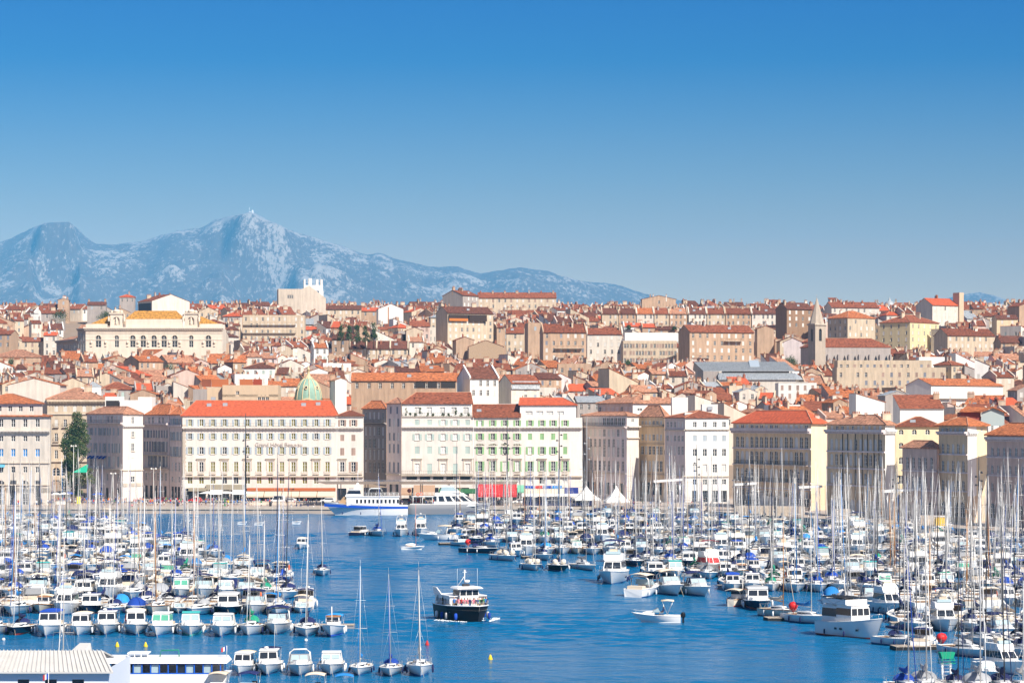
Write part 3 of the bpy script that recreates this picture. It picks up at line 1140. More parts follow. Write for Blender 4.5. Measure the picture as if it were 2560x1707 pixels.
facade(t_, P[0], P[1], QZ, Z(1010, 786), LILAC_SHADE, [f2(1234, 3.2, 1.6, 2, 's'), f2(1180, 2.9, 1.2, 3, 'cw'), f2(1132, 2.6, 1.2, 3, 'c'), f2(1101, 2.2, 1.2, 3, 'cw'), f2(1066, 2.3, 1.2, 3, 'cw'), f2(1034, 2.0, 1.2, 2, 'c')], 'd', seed=13, pane_mix='gv', belts=[(Z(1186, 786), .3, .6)])
hip_roof(t_, P, Z(1010, 786), 1.6, PALE, .5)

# ---- white front with sage shutters and roof terrace, then the green-shuttered pair
P = foot((1004, 780), (1183, 780), (1183, 800), (1004, 800))
O = base(P)
P = local(P, O)
LW = (P[1] - P[0]).length
xs0 = [(px - 1004) / 179 for px in (1043, 1074, 1108, 1138, 1169)]
t_ = thing('quayside_building', 'white building with sage shutters and a planted roof terrace under tiles', 'building', O, 0, QG)
facade(t_, P[0], P[1], QZ - .1, z_(1041), HOTEL, [
    (QZ, 3.6, 4.0, 4, 's', (2, 1)), (z_(1199), .9, 3.0, 5, 's', (1, .5)), (z_(1184), 2.9, 1.35, 5, 'vcvcv', xs0), (z_(1134), 2.1, 1.35, 5, 'ccocc', xs0), (z_(1100), 1.8, 1.3, 5, 'ooooo', xs0), (z_(1063), 1.6, 1.3, 5, 'ccooc', xs0)],
    's', seed=14, cornice=[(z_(1071), .75, .85)], belts=[(z_(1189), .38, .8)], pane_mix='v')
pediments(t_, P[0], P[1], [xs0[i] * LW for i in (0, 2, 4)], z_(1147), 2.9)
balcony(t_, (P[0].x + .2, P[0].y), (P[1].x - .1, P[0].y), z_(1185), .8, IRON, 1.0, .5)
a_, b_ = P[0] + Vector((0, 3)), P[1] + Vector((-.6, 3))
facade(t_, a_, b_, z_(1041), z_(1010), PWHITE, [(z_(1036), 2.1, 1.6, 5, 'v', xs0)], seed=15, pane_mix='v', name='attic_wall')
facade(t_, P[3], a_, z_(1041), z_(1010), LILAC_SHADE, [], name='attic_wall')
balcony(t_, P[0], P[1], z_(1041) + .05, .3, IRON, 1.0, .5)
hip_roof(t_, [a_, b_, P[2] + Vector((-.6, 0)), P[3]], z_(1010), 3.2, RUST, .7, ridge=(.22, .97))
for px in (1125, 1042):
    ob('chimney', CHIM[4], t_, (X(px, 787) - O[0], -3.5, z_(1003)))
TERRACE_POTS = [(O[0] + P[0].x + q, O[1] + P[0].y + 1.2, z_(1041) + .06) for q in (1.2, 2.4, 4, 5.4, 7.5, 9, 11.8, 13.4, 15.4, 17, 19)]

for px0, px1, pxs, lab, sd, roofm in ((1184, 1299, (1200, 1232, 1262, 1293), 'cream building with ivy under its second-floor windows and pale green shutters', 16, RUST),
                                     (1300, 1456, (1325, 1355, 1383, 1413), 'white building with grass-green shutters and a white set-back attic storey', 17, RED)):
    P = foot((px0, 780), (px1, 780), (px1, 800), (px0, 800))
    O = base(P)
    P = local(P, O)
    LW = (P[1] - P[0]).length
    xs0 = [(px - px0) / (px1 - px0) for px in pxs]
    t_ = thing('quayside_building', lab, 'building', O, 0, QG)
    facade(t_, P[0], P[1], QZ - .1, z_(1044), HOTEL, [
        (QZ, 3.6, 2.6, 4, 's', xs0), (z_(1209), 1.9, 1.5, 4, 'w', xs0), (z_(1178), 2.9, 1.25, 4, 'o', xs0), (z_(1135), 2.1, 1.15, 4, 'o' if sd == 16 else 'cooo', xs0), (z_(1099), 1.8, 1.15, 4, 'o' if sd == 16 else 'ccoo', xs0), (z_(1065), 1.7, 1.05, 4, 'o', xs0)],
        'g', seed=sd, cornice=[(z_(1072), .75, .85)], belts=[(z_(1192), .38, .6)], pane_mix='gggv')
    pediments(t_, P[0], P[1], [xs0[i] * LW for i in (1, 3)], z_(1147), 2.9)
    for q in xs0:
        x = P[0].x + q * LW
        balcony(t_, (x - .85, P[0].y), (x + .85, P[0].y), z_(1184), .5, STONE, .85, .22)
    if sd == 16:
        hip_roof(t_, P, z_(1044), 3.6, roofm, .6, ridge=(0.0, 1.0))
        dm = MB()
        dm.hexa([(0, -2, z_(1030)), (7.5, -2, z_(1030)), (7.5, 5, z_(1010)), (0, 5, z_(1010))], [(0, -2, z_(1022)), (7.5, -2, z_(1022)), (7.5, 5, z_(1008)), (0, 5, z_(1008))])
        dm.ob('zinc_dormer', ZINC, t_)
        ob('skylight', SKYLIGHT, t_, (-5.0, -6.0, z_(1030)))
    else:
        a_, b_ = P[0] + Vector((0, 2.5)), P[1] + Vector((-1.8, 2.5))
        facade(t_, a_, b_, z_(1044), z_(1013), PWHITE, [(z_(1038), 1.2, 2.0, 4, 'wvvv', xs0)], seed=3, pane_mix='gv', name='attic_wall')
        facade(t_, P[3], a_, z_(1044), z_(1013), LILAC_SHADE, [], name='attic_wall')
        facade(t_, b_, P[2] + Vector((-1.8, 0)), z_(1044), z_(1013), PWHITE, [], name='attic_wall')
        facade(t_, P[1], P[2], QZ, z_(1044), HOTEL, [])
        hip_roof(t_, [a_, b_, P[2] + Vector((-1.8, 0)), P[3]], z_(1013), 2.0, roofm, .6, ridge=(.02, .75))
        ob('chimney', CHIM[2], t_, (P[0].x + .8, 4, z_(1008)), PI / 2)
        ob('chimney', CHIM[5], t_, (P[0].x + 8, 4, z_(1003)))

# ---- dark corner block right of the second street
P = foot((1456, 796), (1567, 772), (1597, 776), (1500, 806))
O = base(P)
P = local(P, O)
t_ = thing('quayside_building', 'purple-shaded corner block with a glazed balcony storey under a set-back upper floor', 'building', O, 0, QG)
f2 = lambda py, h, w_, n, st: (Z(py, 784), h, w_, n, st, (1, 1))
facade(t_, P[0], P[1], QZ, Z(1040, 784), LILAC_SHADE, [f2(1236, 3.5, 2.0, 6, 's'), f2(1176, 2.9, 1.3, 9, 'w'), f2(1142, 2.9, 1.3, 9, 'w'), f2(1118, 2.5, 1.3, 9, 'w'), f2(1091, 2.2, 1.3, 9, 'wv'), f2(1063, 2.2, 1.8, 11, 'w')],
       seed=18, cornice=[(Z(1070, 784), .6, .9)], belts=[(Z(1183, 784), .3, .5)], pane_mix='gggv')
balcony(t_, P[0], P[1], Z(1065, 784), 1.0)
facade(t_, P[1], P[2], QZ, Z(1040, 773), HOTEL, [(Z(1055, 773), 1.0, 1.2, 1, 'w')], seed=2, cornice=[(Z(1070, 773), .6, .9)], belts=[(Z(1096, 773), .3, .4)], pane_mix='g')
facade(t_, P[2], P[3], QZ, Z(1040, 773), HOTEL, [])
hip_roof(t_, P, Z(1040, 785), 1.0, PALE, .6, name='lower_roof')
Q = local(foot((1494, 803), (1582, 784), (1680, 790), (1590, 815)), O)
facade(t_, Q[0], Q[1], Z(1042, 793), Z(1009, 793), CHALK, [(Z(1030, 793), 1.6, 1.5, 8, 'w')], seed=19, pane_mix='gv', name='attic_wall')
facade(t_, Q[1], Q[2], Z(1042, 793), Z(1009, 793), PWHITE, [(Z(1027, 792), .8, 1.7, 2, 'w', [.18, .5])], seed=19, pane_mix='g', name='attic_wall')
hip_roof(t_, Q, Z(1009, 793), 2.6, PALE, .6)
for i in range(3):
    q = Q[0] + (Q[1] - Q[0]) * (.3 + .3 * i)
    ob('chimney', CHIM[2], t_, (q.x + 5, q.y + 3, Z(1002, 800)), .5)

# ---- tan, then white building with lilac shade in its side wall colour
P = foot((1598, 781), (1661, 768), (1672, 775), (1612, 790))
O = base(P)
P = local(P, O)
t_ = thing('quayside_building', 'tan shaded front with tall plain windows and a pale tiled roof slope', 'building', O, 0, QG)
f2 = lambda py, h, w_, n, st: (Z(py, 774), h, w_, n, st, (.8, .8))
facade(t_, P[0], P[1], QZ, Z(1043, 774), TAN, [f2(1236, 3.4, 1.8, 4, 's'), f2(1178, 3.0, 1.5, 6, 'w'), f2(1136, 2.4, 1.5, 6, 'w'), f2(1101, 1.8, 1.2, 6, 'w'), f2(1061, 1.1, 1.1, 6, 'w')], seed=20, cornice=[(Z(1067, 774), .6, .8)], belts=[(Z(1110, 774), .25, .3), (Z(1186, 774), .3, .4)], pane_mix='gv', trim=CREAM)
hip_roof(t_, P, Z(1043, 774), 3.2, PALE, .6)
P = foot((1662, 765.5), (1713, 755), (1822, 757), (1780, 782))
O = base(P)
P = local(P, O)
t_ = thing('quayside_building', 'white four-bay building with lilac shaded side and small tiled roofs', 'building', O, 0, QG)
f2 = lambda py, h, w_, n, st: (Z(py, 760), h, w_, n, st, (.5, .5))
facade(t_, P[0], P[1], QZ, Z(1045, 760), LILAC_SHADE, [f2(1236, 3.0, 1.5, 4, 's'), f2(1187, 2.9, 1.1, 5, 'w'), f2(1137, 2.5, 1.1, 5, 'w'), f2(1103, 1.7, 1.1, 5, 'w'), f2(1068, 1.6, 1.1, 5, 'w')], seed=21, belts=[(Z(1076, 760), .3, .4), (Z(1190, 760), .3, .4)], pane_mix='gv')
xs0 = [(px - 1713) / 109 for px in (1737, 1762, 1787, 1810)]
z7 = lambda py: Z(py, 756)
facade(t_, P[1], P[2], QZ, z7(1045), PWHITE, [(QZ + .2, 3.2, 1.6, 4, 's', xs0), (z7(1211), 1.5, 1.2, 4, 'w', xs0), (z7(1181), 2.3, 1.2, 4, 'wvvv', xs0), (z7(1140), 2.0, 1.1, 4, 'w', xs0), (z7(1103), 1.7, 1.1, 4, 'c', xs0), (z7(1068), 1.5, 1.0, 4, 'w', xs0)], 'b', seed=22, cornice=[(z7(1076), .4, .4)], belts=[(z7(1192), .3, .3)], pane_mix='g', trim=STONE)
facade(t_, P[2], P[3], QZ, z7(1045), PWHITE, [])
hip_roof(t_, P, z7(1045), 1.9, RUST, .5)
pb = MB()
c0 = Vector((X(1680, 775) - O[0], 775 - O[1]))
pb.box(c0.x, c0.x + 4.5, c0.y, c0.y + 6, Z(1045, 775), Z(993, 775))
pb.ob('roof_tower', PWHITE, t_)
pb = MB()
c0 = Vector((X(1712, 760) - O[0], 760 - O[1]))
pb.box(c0.x, c0.x + 2.2, c0.y, c0.y + 3, z7(1045), z7(1031))
pb.ob('roof_stair', PWHITE, t_)
pb = MB()
pb.box(c0.x + 5, c0.x + 9.4, c0.y + 3, c0.y + 8, z7(1045), z7(1010))
pb.ob('penthouse', PWHITE, t_)
ob('skylight', SKYLIGHT, t_, (c0.x + 7.2, c0.y + 2.7, z7(1024)))

# ---- the ochre row along the right-hand quay
P = foot((1833, 726), (2028, 692), (2066, 699), (1890, 738))
O = base(P)
P = local(P, O)
t_ = thing('quayside_building', 'long tan arcaded warehouse front with a bright yellow blank end wall', 'building', O, 0, QG)
f2 = lambda py, h, w_, n, st: (Z(py, 712), h, w_, n, st, (1, 1))
facade(t_, P[0], P[1], QZ, Z(1059, 712), TAN, [f2(1262, 3.4, 2.2, 15, 'A'), f2(1240, 1.6, 1.4, 15, 'w'), f2(1203, 3.4, 1.5, 15, 'A'), f2(1160, 3.4, 1.5, 15, 'A'), f2(1120, 3.0, 1.5, 15, 'A'), f2(1071, 1.0, 1.5, 15, 'w')], seed=23, cornice=[(Z(1083, 712), 1.4, 1.1)], belts=[(Z(1122, 712), .35, .3), (Z(1163, 712), .35, .3), (Z(1205, 712), .35, .4), (Z(1221, 712), .3, .4)], pane_mix='ggv', trim=LILAC_SHADE)
for py in (1160, 1203):
    balcony(t_, P[0] + (P[1] - P[0]) * .03, P[1] - (P[1] - P[0]) * .03, Z(py, 712), .7)
facade(t_, P[1], P[2], QZ + 6.2, Z(1059, 695), YELLOW, [])
facade(t_, P[1], P[2], QZ, QZ + 6.19, TAN, [], name='plinth')
facade(t_, P[2], P[3], QZ, Z(1059, 712), YELLOW, [])
hip_roof(t_, P, Z(1059, 712), 3.2, RED, .8)
for i in range(5):
    q = P[0] + (P[1] - P[0]) * (.25 + .16 * i)
    ob('chimney', CHIM[(0, 5, 1)[i % 3]], t_, (q.x + 4, q.y + 3, Z(1052, 712)), .5)

P = foot((2068, 665), (2213, 640), (2237, 646), (2110, 680))
O = base(P)
P = local(P, O)
t_ = thing('quayside_building', 'ochre building with black drainpipes, white quoins and arched windows in three rows', 'building', O, 0, QG)
f2 = lambda py, h, w_, n, st: (Z(py, 655), h, w_, n, st, (1, 1))
u_, n_, L_ = facade(t_, P[0], P[1], QZ, Z(1063, 655), TAN, [f2(1285, 3.6, 2.4, 8, 'A'), f2(1208, 2.6, 1.2, 11, 'A'), f2(1163, 2.7, 1.3, 11, 'A'), f2(1125, 2.7, 1.3, 11, 'A'), f2(1076, 1.1, 1.2, 10, 'w')], seed=24, cornice=[(Z(1084, 655), 1.0, 1.0)], belts=[(Z(1130, 655), .35, .3), (Z(1172, 655), .35, .3), (Z(1215, 655), .35, .3)], pane_mix='gv', trim=LILAC_SHADE)
for k in (.28, .37, .5, .62, .71, .82, .9):
    q = P[0] + u_ * L_ * k + n_ * .14
    pm_ = MB()
    pm_.tube([(q.x, q.y, QZ + 4), (q.x, q.y, Z(1082, 655))], .09, 5)
    pm_.ob('drainpipe', DARKM, t_)
facade(t_, P[1], P[2], QZ, Z(1063, 642), PWHITE, [], cornice=[(Z(1084, 642), 1.0, .6)])
hip_roof(t_, P, Z(1063, 650), 2.2, PALE, .8)
for i in range(5):
    q = P[0] + (P[1] - P[0]) * (.15 + .17 * i)
    ob('chimney', CHIM[(5, 2, 0)[i % 3]], t_, (q.x + 3, q.y + 3, Z(1052, 655)), .5)
P = foot((2238, 654), (2352, 654), (2352, 670), (2238, 670))
O = base(P)
P = local(P, O)
t_ = thing('quayside_building', 'sunny yellow plastered front with a row of three arched top windows', 'building', O, 0, QG)
z6 = lambda py: Z(py, 654)
facade(t_, P[0], P[1], QZ, z6(1067), YELLOW, [(z6(1209), 2.0, 1.1, 3, 'w', [.13, .42, .71]), (z6(1160), 1.7, 1.1, 3, 'aaa', [.13, .42, .71]), (z6(1122), 1.5, 1.1, 3, 'A', [.13, .42, .71]), (z6(1086), 1.2, 1.1, 3, 'A', [.13, .42, .71])], seed=25, pane_mix='g', cornice=[(z6(1069), .25, .4)])
hip_roof(t_, P, z6(1067), 2.2, RUST, .6)
ob('skylight', SKYLIGHT, t_, (-2, -5, z6(1058)))
P = foot((2256, 637), (2342, 622), (2352, 628), (2280, 644))
O = base(P)
P = local(P, O)
t_ = thing('quayside_building', 'lower pinkish building with a single-slope pale roof below the yellow front', 'building', O, 0, QG)
f2 = lambda py, h, w_, n, st: (Z(py, 633), h, w_, n, st, (1, 1))
facade(t_, P[0], P[1], QZ, Z(1121, 633), PINK, [f2(1290, 3.4, 2.2, 4, 'A'), f2(1218, 2.6, 1.3, 5, 'A'), f2(1171, 2.7, 1.3, 5, 'A')], seed=26, belts=[(Z(1178, 633), .3, .3), (Z(1226, 633), .3, .3)], pane_mix='g', trim=LILAC_SHADE)
facade(t_, P[1], P[2], QZ, Z(1121, 633), PINK, [])
hip_roof(t_, P, Z(1121, 633), 1.6, PALE, .7)
P = foot((2347, 623), (2419, 610), (2467, 617), (2400, 633))
O = base(P)
P = local(P, O)
t_ = thing('quayside_building', 'tan building with a tall white end wall in sunlight and wide tiled eaves', 'building', O, 0, QG)
f2 = lambda py, h, w_, n, st: (Z(py, 619), h, w_, n, st, (.8, .8))
facade(t_, P[0], P[1], QZ, Z(1065, 619), TAN, [f2(1290, 3.4, 2.2, 4, 'A'), f2(1226, 2.4, 1.2, 5, 'A'), f2(1178, 2.5, 1.2, 5, 'A'), f2(1134, 2.3, 1.2, 5, 'A'), f2(1081, 1.0, 1.0, 6, 'w')], seed=27, cornice=[(Z(1087, 619), .8, .8)], belts=[(Z(1137, 619), .3, .3), (Z(1182, 619), .3, .3), (Z(1228, 619), .3, .3)], pane_mix='gv', trim=LILAC_SHADE)
m_ = P[1] + (P[2] - P[1]) * .46
facade(t_, P[1], m_, QZ + 6, Z(1065, 612), PWHITE, [], cornice=[(Z(1087, 612), .8, .5)])
facade(t_, P[1], m_, QZ, QZ + 5.99, TAN, [], name='plinth')
facade(t_, m_, P[2], QZ + 6, Z(1065, 614), YELLOW, [(Z(1078, 614), .7, .8, 1, 'w')], seed=3, pane_mix='g')
facade(t_, m_, P[2], QZ, QZ + 5.99, TAN, [], name='plinth')
hip_roof(t_, P, Z(1065, 616), 1.8, ORANGE, 1.0)
pb = MB()
c0 = Vector((X(2402, 632) - O[0], 632 - O[1]))
c1 = X(2452, 632) - O[0]
c2 = X(2510, 632) - O[0]
pb.box(c0.x, c1 - .01, c0.y, c0.y + 5, Z(1064, 632), Z(1030, 632), 1)
pb.poly([(c1, c0.y - .5, Z(1064, 632)), (c2, c0.y - .5, Z(1064, 632)), (c2, c0.y - .5, Z(1032, 632)), ((c1 + c2) / 2, c0.y - .5, Z(1020, 632)), (c1, c0.y - .5, Z(1032, 632))], 2)
pb.ob('penthouse', [PWHITE, M('maroon_board', (0.25, 0.05, 0.035), 0.8), M('pale_teal_board', (0.36, 0.42, 0.42), 0.8)], t_)
pb = MB()
cm = (c1 + c2) / 2
pb.hexa([(c0.x - .5, c0.y - 1, Z(1030, 632)), (c1, c0.y - 1, Z(1030, 632)), (cm, c0.y + 5, Z(1020, 632)), (c0.x + 2, c0.y + 5, Z(1018, 632))], [(c0.x - .5, c0.y - 1, Z(1030, 632) + .2), (c1, c0.y - 1, Z(1030, 632) + .2), (cm, c0.y + 5, Z(1018, 632)), (c0.x + 2, c0.y + 5, Z(1015, 632))])
pb.hexa([(c1 - .4, c0.y - 1.1, Z(1032, 632)), (cm, c0.y - 1.1, Z(1019, 632)), (cm, c0.y + 6, Z(1019, 632)), (c1 - .4, c0.y + 6, Z(1032, 632))], [(c1 - .4, c0.y - 1.1, Z(1030, 632)), (cm, c0.y - 1.1, Z(1016, 632)), (cm, c0.y + 6, Z(1016, 632)), (c1 - .4, c0.y + 6, Z(1030, 632))])
pb.hexa([(cm, c0.y - 1.1, Z(1019, 632)), (c2 + .6, c0.y - 1.1, Z(1033, 632)), (c2 + .6, c0.y + 6, Z(1033, 632)), (cm, c0.y + 6, Z(1019, 632))], [(cm, c0.y - 1.1, Z(1016, 632)), (c2 + .6, c0.y - 1.1, Z(1031, 632)), (c2 + .6, c0.y + 6, Z(1031, 632)), (cm, c0.y + 6, Z(1016, 632))])
pb.ob('penthouse_roof', ORANGE, t_, uv=True)
P = foot((2468, 603), (2600, 580), (2640, 588), (2520, 615))
O = base(P)
P = local(P, O)
t_ = thing('quayside_building', 'mauve arched-window building with corbelled eaves at the end of the ochre row', 'building', O, 0, QG)
f2 = lambda py, h, w_, n, st: (Z(py, 590), h, w_, n, st, (1, 1))
facade(t_, P[0], P[1], QZ, Z(1090, 590), PINK, [f2(1300, 3.4, 2.4, 7, 'A'), f2(1232, 2.0, 1.1, 8, 'A'), f2(1186, 1.9, 1.1, 8, 'A'), f2(1141, 1.9, 1.1, 8, 'A')], seed=28, cornice=[(Z(1104, 590), 1.0, .8)], belts=[(Z(1146, 590), .3, .3), (Z(1192, 590), .3, .3)], pane_mix='g', trim=LILAC_SHADE)
hip_roof(t_, P, Z(1090, 590), 2.6, ORANGE, .9)

# ---------------------------------------------------------------- houses on the hillside
KEEP = []                                             # hand-placed buildings: x range, distance, lowest row that must stay visible


def dist_for(pyE, h):
    k = (HY - pyE) / F
    d = (106.2 - h) / (0.104 - k)
    return d


HW = {}


def hill_window(kind):
    if kind not in HW:
        b_ = MB()
        w_, h = 1.0, 1.75
        if kind in SHUT and kind != 'g':
            for sg in (-1, 1):
                b_.box(sg * w_ / 4 - w_ / 4 + .02, sg * w_ / 4 + w_ / 4 - .02, .04, .1, 0, h)
            b_.box(-w_ / 2 - .08, w_ / 2 + .08, -.08, .1, -.12, -.01, 1)
            HW[kind] = b_.mesh('window', [SHUT[kind], STONE])
        else:
            b_.box(-w_ / 2, w_ / 2, .2, .26, 0, h, 0)
            for x in (-w_ / 2 + .05, 0, w_ / 2 - .05):
                b_.box(x - .05, x + .05, .15, .19, 0, h, 1)
            b_.box(-w_ / 2, w_ / 2, .155, .195, h - .09, h, 1)
            b_.box(-w_ / 2, w_ / 2, .155, .195, h * .6, h * .6 + .06, 1)
            b_.box(-w_ / 2 - .08, w_ / 2 + .08, -.08, .1, -.12, -.01, 2)
            HW[kind] = b_.mesh('window', [GLASS, FRAMEW if kind == 'g' else SHUT['n'], STONE])
    return HW[kind]


def house(name, label, cat, loc, w_, dep, h, roof='g', wall=SAND, rmat=RUST, rz=0.0, pitch=.36, nf=2, nw=3, wk='gwb', chim=2, seed=0, group='houses packed on the hillside', side_nw=0,
          sink=7.0, ant=False, wins=None, over=.45, parapet=.9, party=False, gutter=False):
    """local frame: x along the front, y into the block, z up; the origin is the front-left foot"""
    rr = random.Random(seed)
    t_ = thing(name, label, cat, loc, rz, group)
    rows = []
    z = h - 2.5
    holes, spots = [], []
    if wins is None:
        for f_ in range(nf):
            if z < .5:
                break
            for i in range(nw):
                if rr.random() < .08:
                    continue
                x = w_ * (i + .5) / nw + rr.uniform(-.1, .1)
                holes.append((x - .5, x + .5, z, z + 1.75))
                spots.append((x, z, rr.choice(wk)))
            z -= 3.1
    else:
        for x, z, k in wins:
            holes.append((x - .5, x + .5, z, z + 1.75))
            spots.append((x, z, k))
    mb = MB()
    c = [(0, 0), (w_, 0), (w_, dep), (0, dep)]
    wall_grid(mb, c[0], c[1], -sink, h, holes)
    sh, ss = [], []
    if side_nw:
        z = h - 2.5
        for f_ in range(nf):
            if z < .5:
                break
            for i in range(side_nw):
                y = dep * (i + .5) / side_nw
                sh.append((dep - y - .5, dep - y + .5, z, z + 1.75))
                ss.append((y, z, rr.choice(wk)))
            z -= 3.1
    wall_grid(mb, c[1], c[2], -sink, h, [])
    wall_grid(mb, c[2], c[3], -sink, h, [])
    wall_grid(mb, c[3], c[0], -sink, h, sh)
    rise = 0
    o, e = over, .16
    if roof == 'g':
        rise = pitch * dep / 2
        for x in (0, w_):
            mb.poly([(x, 0, h), (x, dep, h), (x, dep / 2, h + rise)])
    elif roof == 'x':
        rise = pitch * w_ / 2
        for y in (0, dep):
            mb.poly([(0, y, h), (w_, y, h), (w_ / 2, y, h + rise)])
    elif roof == 's':
        rise = pitch * dep
        for x in (0, w_):
            mb.poly([(x, 0, h), (x, dep, h), (x, dep, h + rise)])
        mb.poly([(0, dep, h), (w_, dep, h), (w_, dep, h + rise), (0, dep, h + rise)])
    elif roof == 'r':                                 # shed falling to the right
        rise = pitch * w_
        for y in (0, dep):
            mb.poly([(0, y, h), (w_, y, h), (0, y, h + rise)])
        mb.poly([(0, 0, h), (0, dep, h), (0, dep, h + rise), (0, 0, h + rise)])
    elif roof == 'f':
        for x0, x1, y0, y1 in ((0, w_, 0, .25), (0, w_, dep - .25, dep), (0, .25, .253, dep - .253), (w_ - .25, w_, .253, dep - .253)):
            mb.box(x0, x1, y0, y1, h, h + parapet)
    mb.ob('wall', wall, t_)
    for x, z, k in spots:
        ob('window', hill_window(k), t_, (x, 0, z))
    for y, z, k in ss:
        ob('window', hill_window(k), t_, (0, y, z), -PI / 2)
    rb = MB()
    ro = None

    def slope(a, b, c_, d_):
        up = [(p[0], p[1], p[2] + e) for p in (a, b, c_, d_)]
        rb.hexa([a, b, c_, d_], up)
    k = pitch
    if roof == 'g':
        slope((-o * .3, -o, h - o * k), (w_ + o * .3, -o, h - o * k), (w_ + o * .3, dep / 2, h + rise), (-o * .3, dep / 2, h + rise))
        slope((-o * .3, dep / 2, h + rise), (w_ + o * .3, dep / 2, h + rise), (w_ + o * .3, dep + o, h - o * k), (-o * .3, dep + o, h - o * k))
    elif roof == 'x':
        slope((-o, -o * .3, h - o * k), (w_ / 2, -o * .3, h + rise), (w_ / 2, dep + o * .3, h + rise), (-o, dep + o * .3, h - o * k))
        slope((w_ / 2, -o * .3, h + rise), (w_ + o, -o * .3, h - o * k), (w_ + o, dep + o * .3, h - o * k), (w_ / 2, dep + o * .3, h + rise))
    elif roof == 's':
        slope((-o * .3, -o, h - o * k), (w_ + o * .3, -o, h - o * k), (w_ + o * .3, dep, h + rise), (-o * .3, dep, h + rise))
    elif roof == 'r':
        slope((0, -o * .3, h + rise), (w_ + o, -o * .3, h - o * k), (w_ + o, dep + o * .3, h - o * k), (0, dep + o * .3, h + rise))
    elif roof == 'f':
        rb.box(.253, w_ - .253, .253, dep - .253, h - .1, h + .12)
    if roof == 'h':
        ro = hip_roof(t_, [(0, 0), (w_, 0), (w_, dep), (0, dep)], h, pitch * dep / 2, rmat, o)
        rise = pitch * dep / 2
    else:
        ro = rb.ob('roof', rmat, t_, uv=roof != 'f')
    if party:
        for x in (0, w_):
            pb = MB()
            pb.hexa([(x - .25, -.3, h - .5), (x + .25, -.3, h - .5), (x + .25, dep / 2, h - .5), (x - .25, dep / 2, h - .5)],
                    [(x - .25, -.3, h + .5), (x + .25, -.3, h + .5), (x + .25, dep / 2, h + rise + .9), (x - .25, dep / 2, h + rise + .9)])
            pb.ob('party_wall', wall, t_)
    for i in range(chim):
        if roof == 'g':
            x, y = rr.choice((.06, .94, .5, .3, .7)) * w_, dep * rr.uniform(.3, .6)
            z = h + rise * (1 - abs(y - dep / 2) / (dep / 2))
        elif roof in 'x':
            x, y = w_ * rr.uniform(.15, .85), rr.choice((.06, .5, .9)) * dep
            z = h + rise * (1 - abs(x - w_ / 2) / (w_ / 2))
        elif roof == 's':
            x, y = rr.choice((.06, .94, .5)) * w_, dep * rr.uniform(.4, .9)
            z = h + rise * y / dep
        elif roof == 'r':
            x, y = w_ * rr.uniform(.1, .6), dep * rr.uniform(.1, .9)
            z = h + rise * (1 - x / w_)
        else:
            x, y = w_ * rr.uniform(.2, .8), dep * rr.uniform(.3, .7)
            z = h + (rise * .8 if roof == 'h' else 0)
        ob('chimney', rr.choice(CHIM), ro, (x, y, z), rr.choice((0, PI / 2)))
    if ant:
        ob('antenna', ANTENNA, ro, (w_ * rr.uniform(.2, .8), dep * .5, h + rise * .9), rr.uniform(0, 3))
    if rr.random() < .4 and roof in 'gs':
        y = dep * .2
        ob('skylight', SKYLIGHT, ro, (w_ * rr.uniform(.3, .7), y, h + rise * (.42 if roof == 'g' else .2) + .1))
    return t_


HBN = [100]


def hb(label, px0, px1, pyE, pyB, h, dep=12, side=0, name='house', cat='house', sink=None, **kw):
    """a house whose front spans photo columns px0+side to px1, with its eaves at row pyE and its lowest visible row pyB; the hillside fixes its distance"""
    d = dist_for(pyE, h)
    ppm = F / d
    th = math.asin(min(.8, side / ppm / dep)) if side else 0.03
    wf = (px1 - px0 - side) / ppm / math.cos(th)
    x0 = X(px0 + side, d)
    z0 = Z(pyE, d) - h
    KEEP.append((px0, px1, d, pyE, pyB, dep))
    HBN[0] += 1
    return house(name, label, cat, (x0, d, z0), wf, dep, h, rz=th, seed=HBN[0], sink=sink or 8, **kw), wf, d


AB = 'apartment_building'
# skyline and upper slope, from the left of the photograph
hb('small grey house with vivid orange roof beside the big gabled block', 296, 336, 743, 768, 12, 9, 3, roof='h', wall=GREY, rmat=RED, nw=3, nf=1, wk='g', chim=1)
t_, wf, d = hb('big pale block with a blank sunlit gable and dark glazed side on the skyline', 336, 467, 752, 775, 20, 16, 44, name=AB, cat='building', roof='x', wall=CHALK, rmat=RUST, pitch=.33, nw=0, nf=0, chim=5, side_nw=0)
gb = MB()
gb.box(-.12, .02, 1, 15, 8, 19)
gb.ob('glazed_wall', [DARKM], t_)
hb('sand gabled house left of the skyline block with conifers below', 139, 172, 750, 778, 13, 12, 6, roof='x', wall=SAND, chim=3, nw=1, nf=1, ant=True)
hb('low brown-roofed house with grey front under the skyline block', 214, 264, 762, 790, 11, 10, 4, roof='g', wall=GREY, rmat=BROWN, nw=2, nf=1)
hb('long rust-roofed house above the small tree clump', 97, 160, 783, 805, 10, 11, 6, roof='g', wall=GREY, rmat=RUST, nw=2, nf=1, chim=3)
hb('red-roofed house with a loggia beneath the upper tree clump', 65, 102, 808, 838, 10, 9, 14, roof='g', wall=CHALK, rmat=RUST, nw=2, nf=1, wk='n')
hb('white narrow house against the palace side wing', 106, 142, 838, 900, 14, 9, 3, roof='g', wall=CHALK, rmat=RED, nw=2, nf=3, wk='gw')
hb('cream house with three shuttered windows left of the palace', 55, 107, 853, 890, 11, 10, 0, roof='g', wall=CREAM, rmat=RUST, nw=3, nf=2, wk='ng')
hb('long pale-roofed hall near the photograph edge below the cream house', -20, 100, 893, 903, 9, 18, 0, name='hall', cat='hall', roof='h', wall=SAND, rmat=PALE, nw=0, nf=0, chim=0)

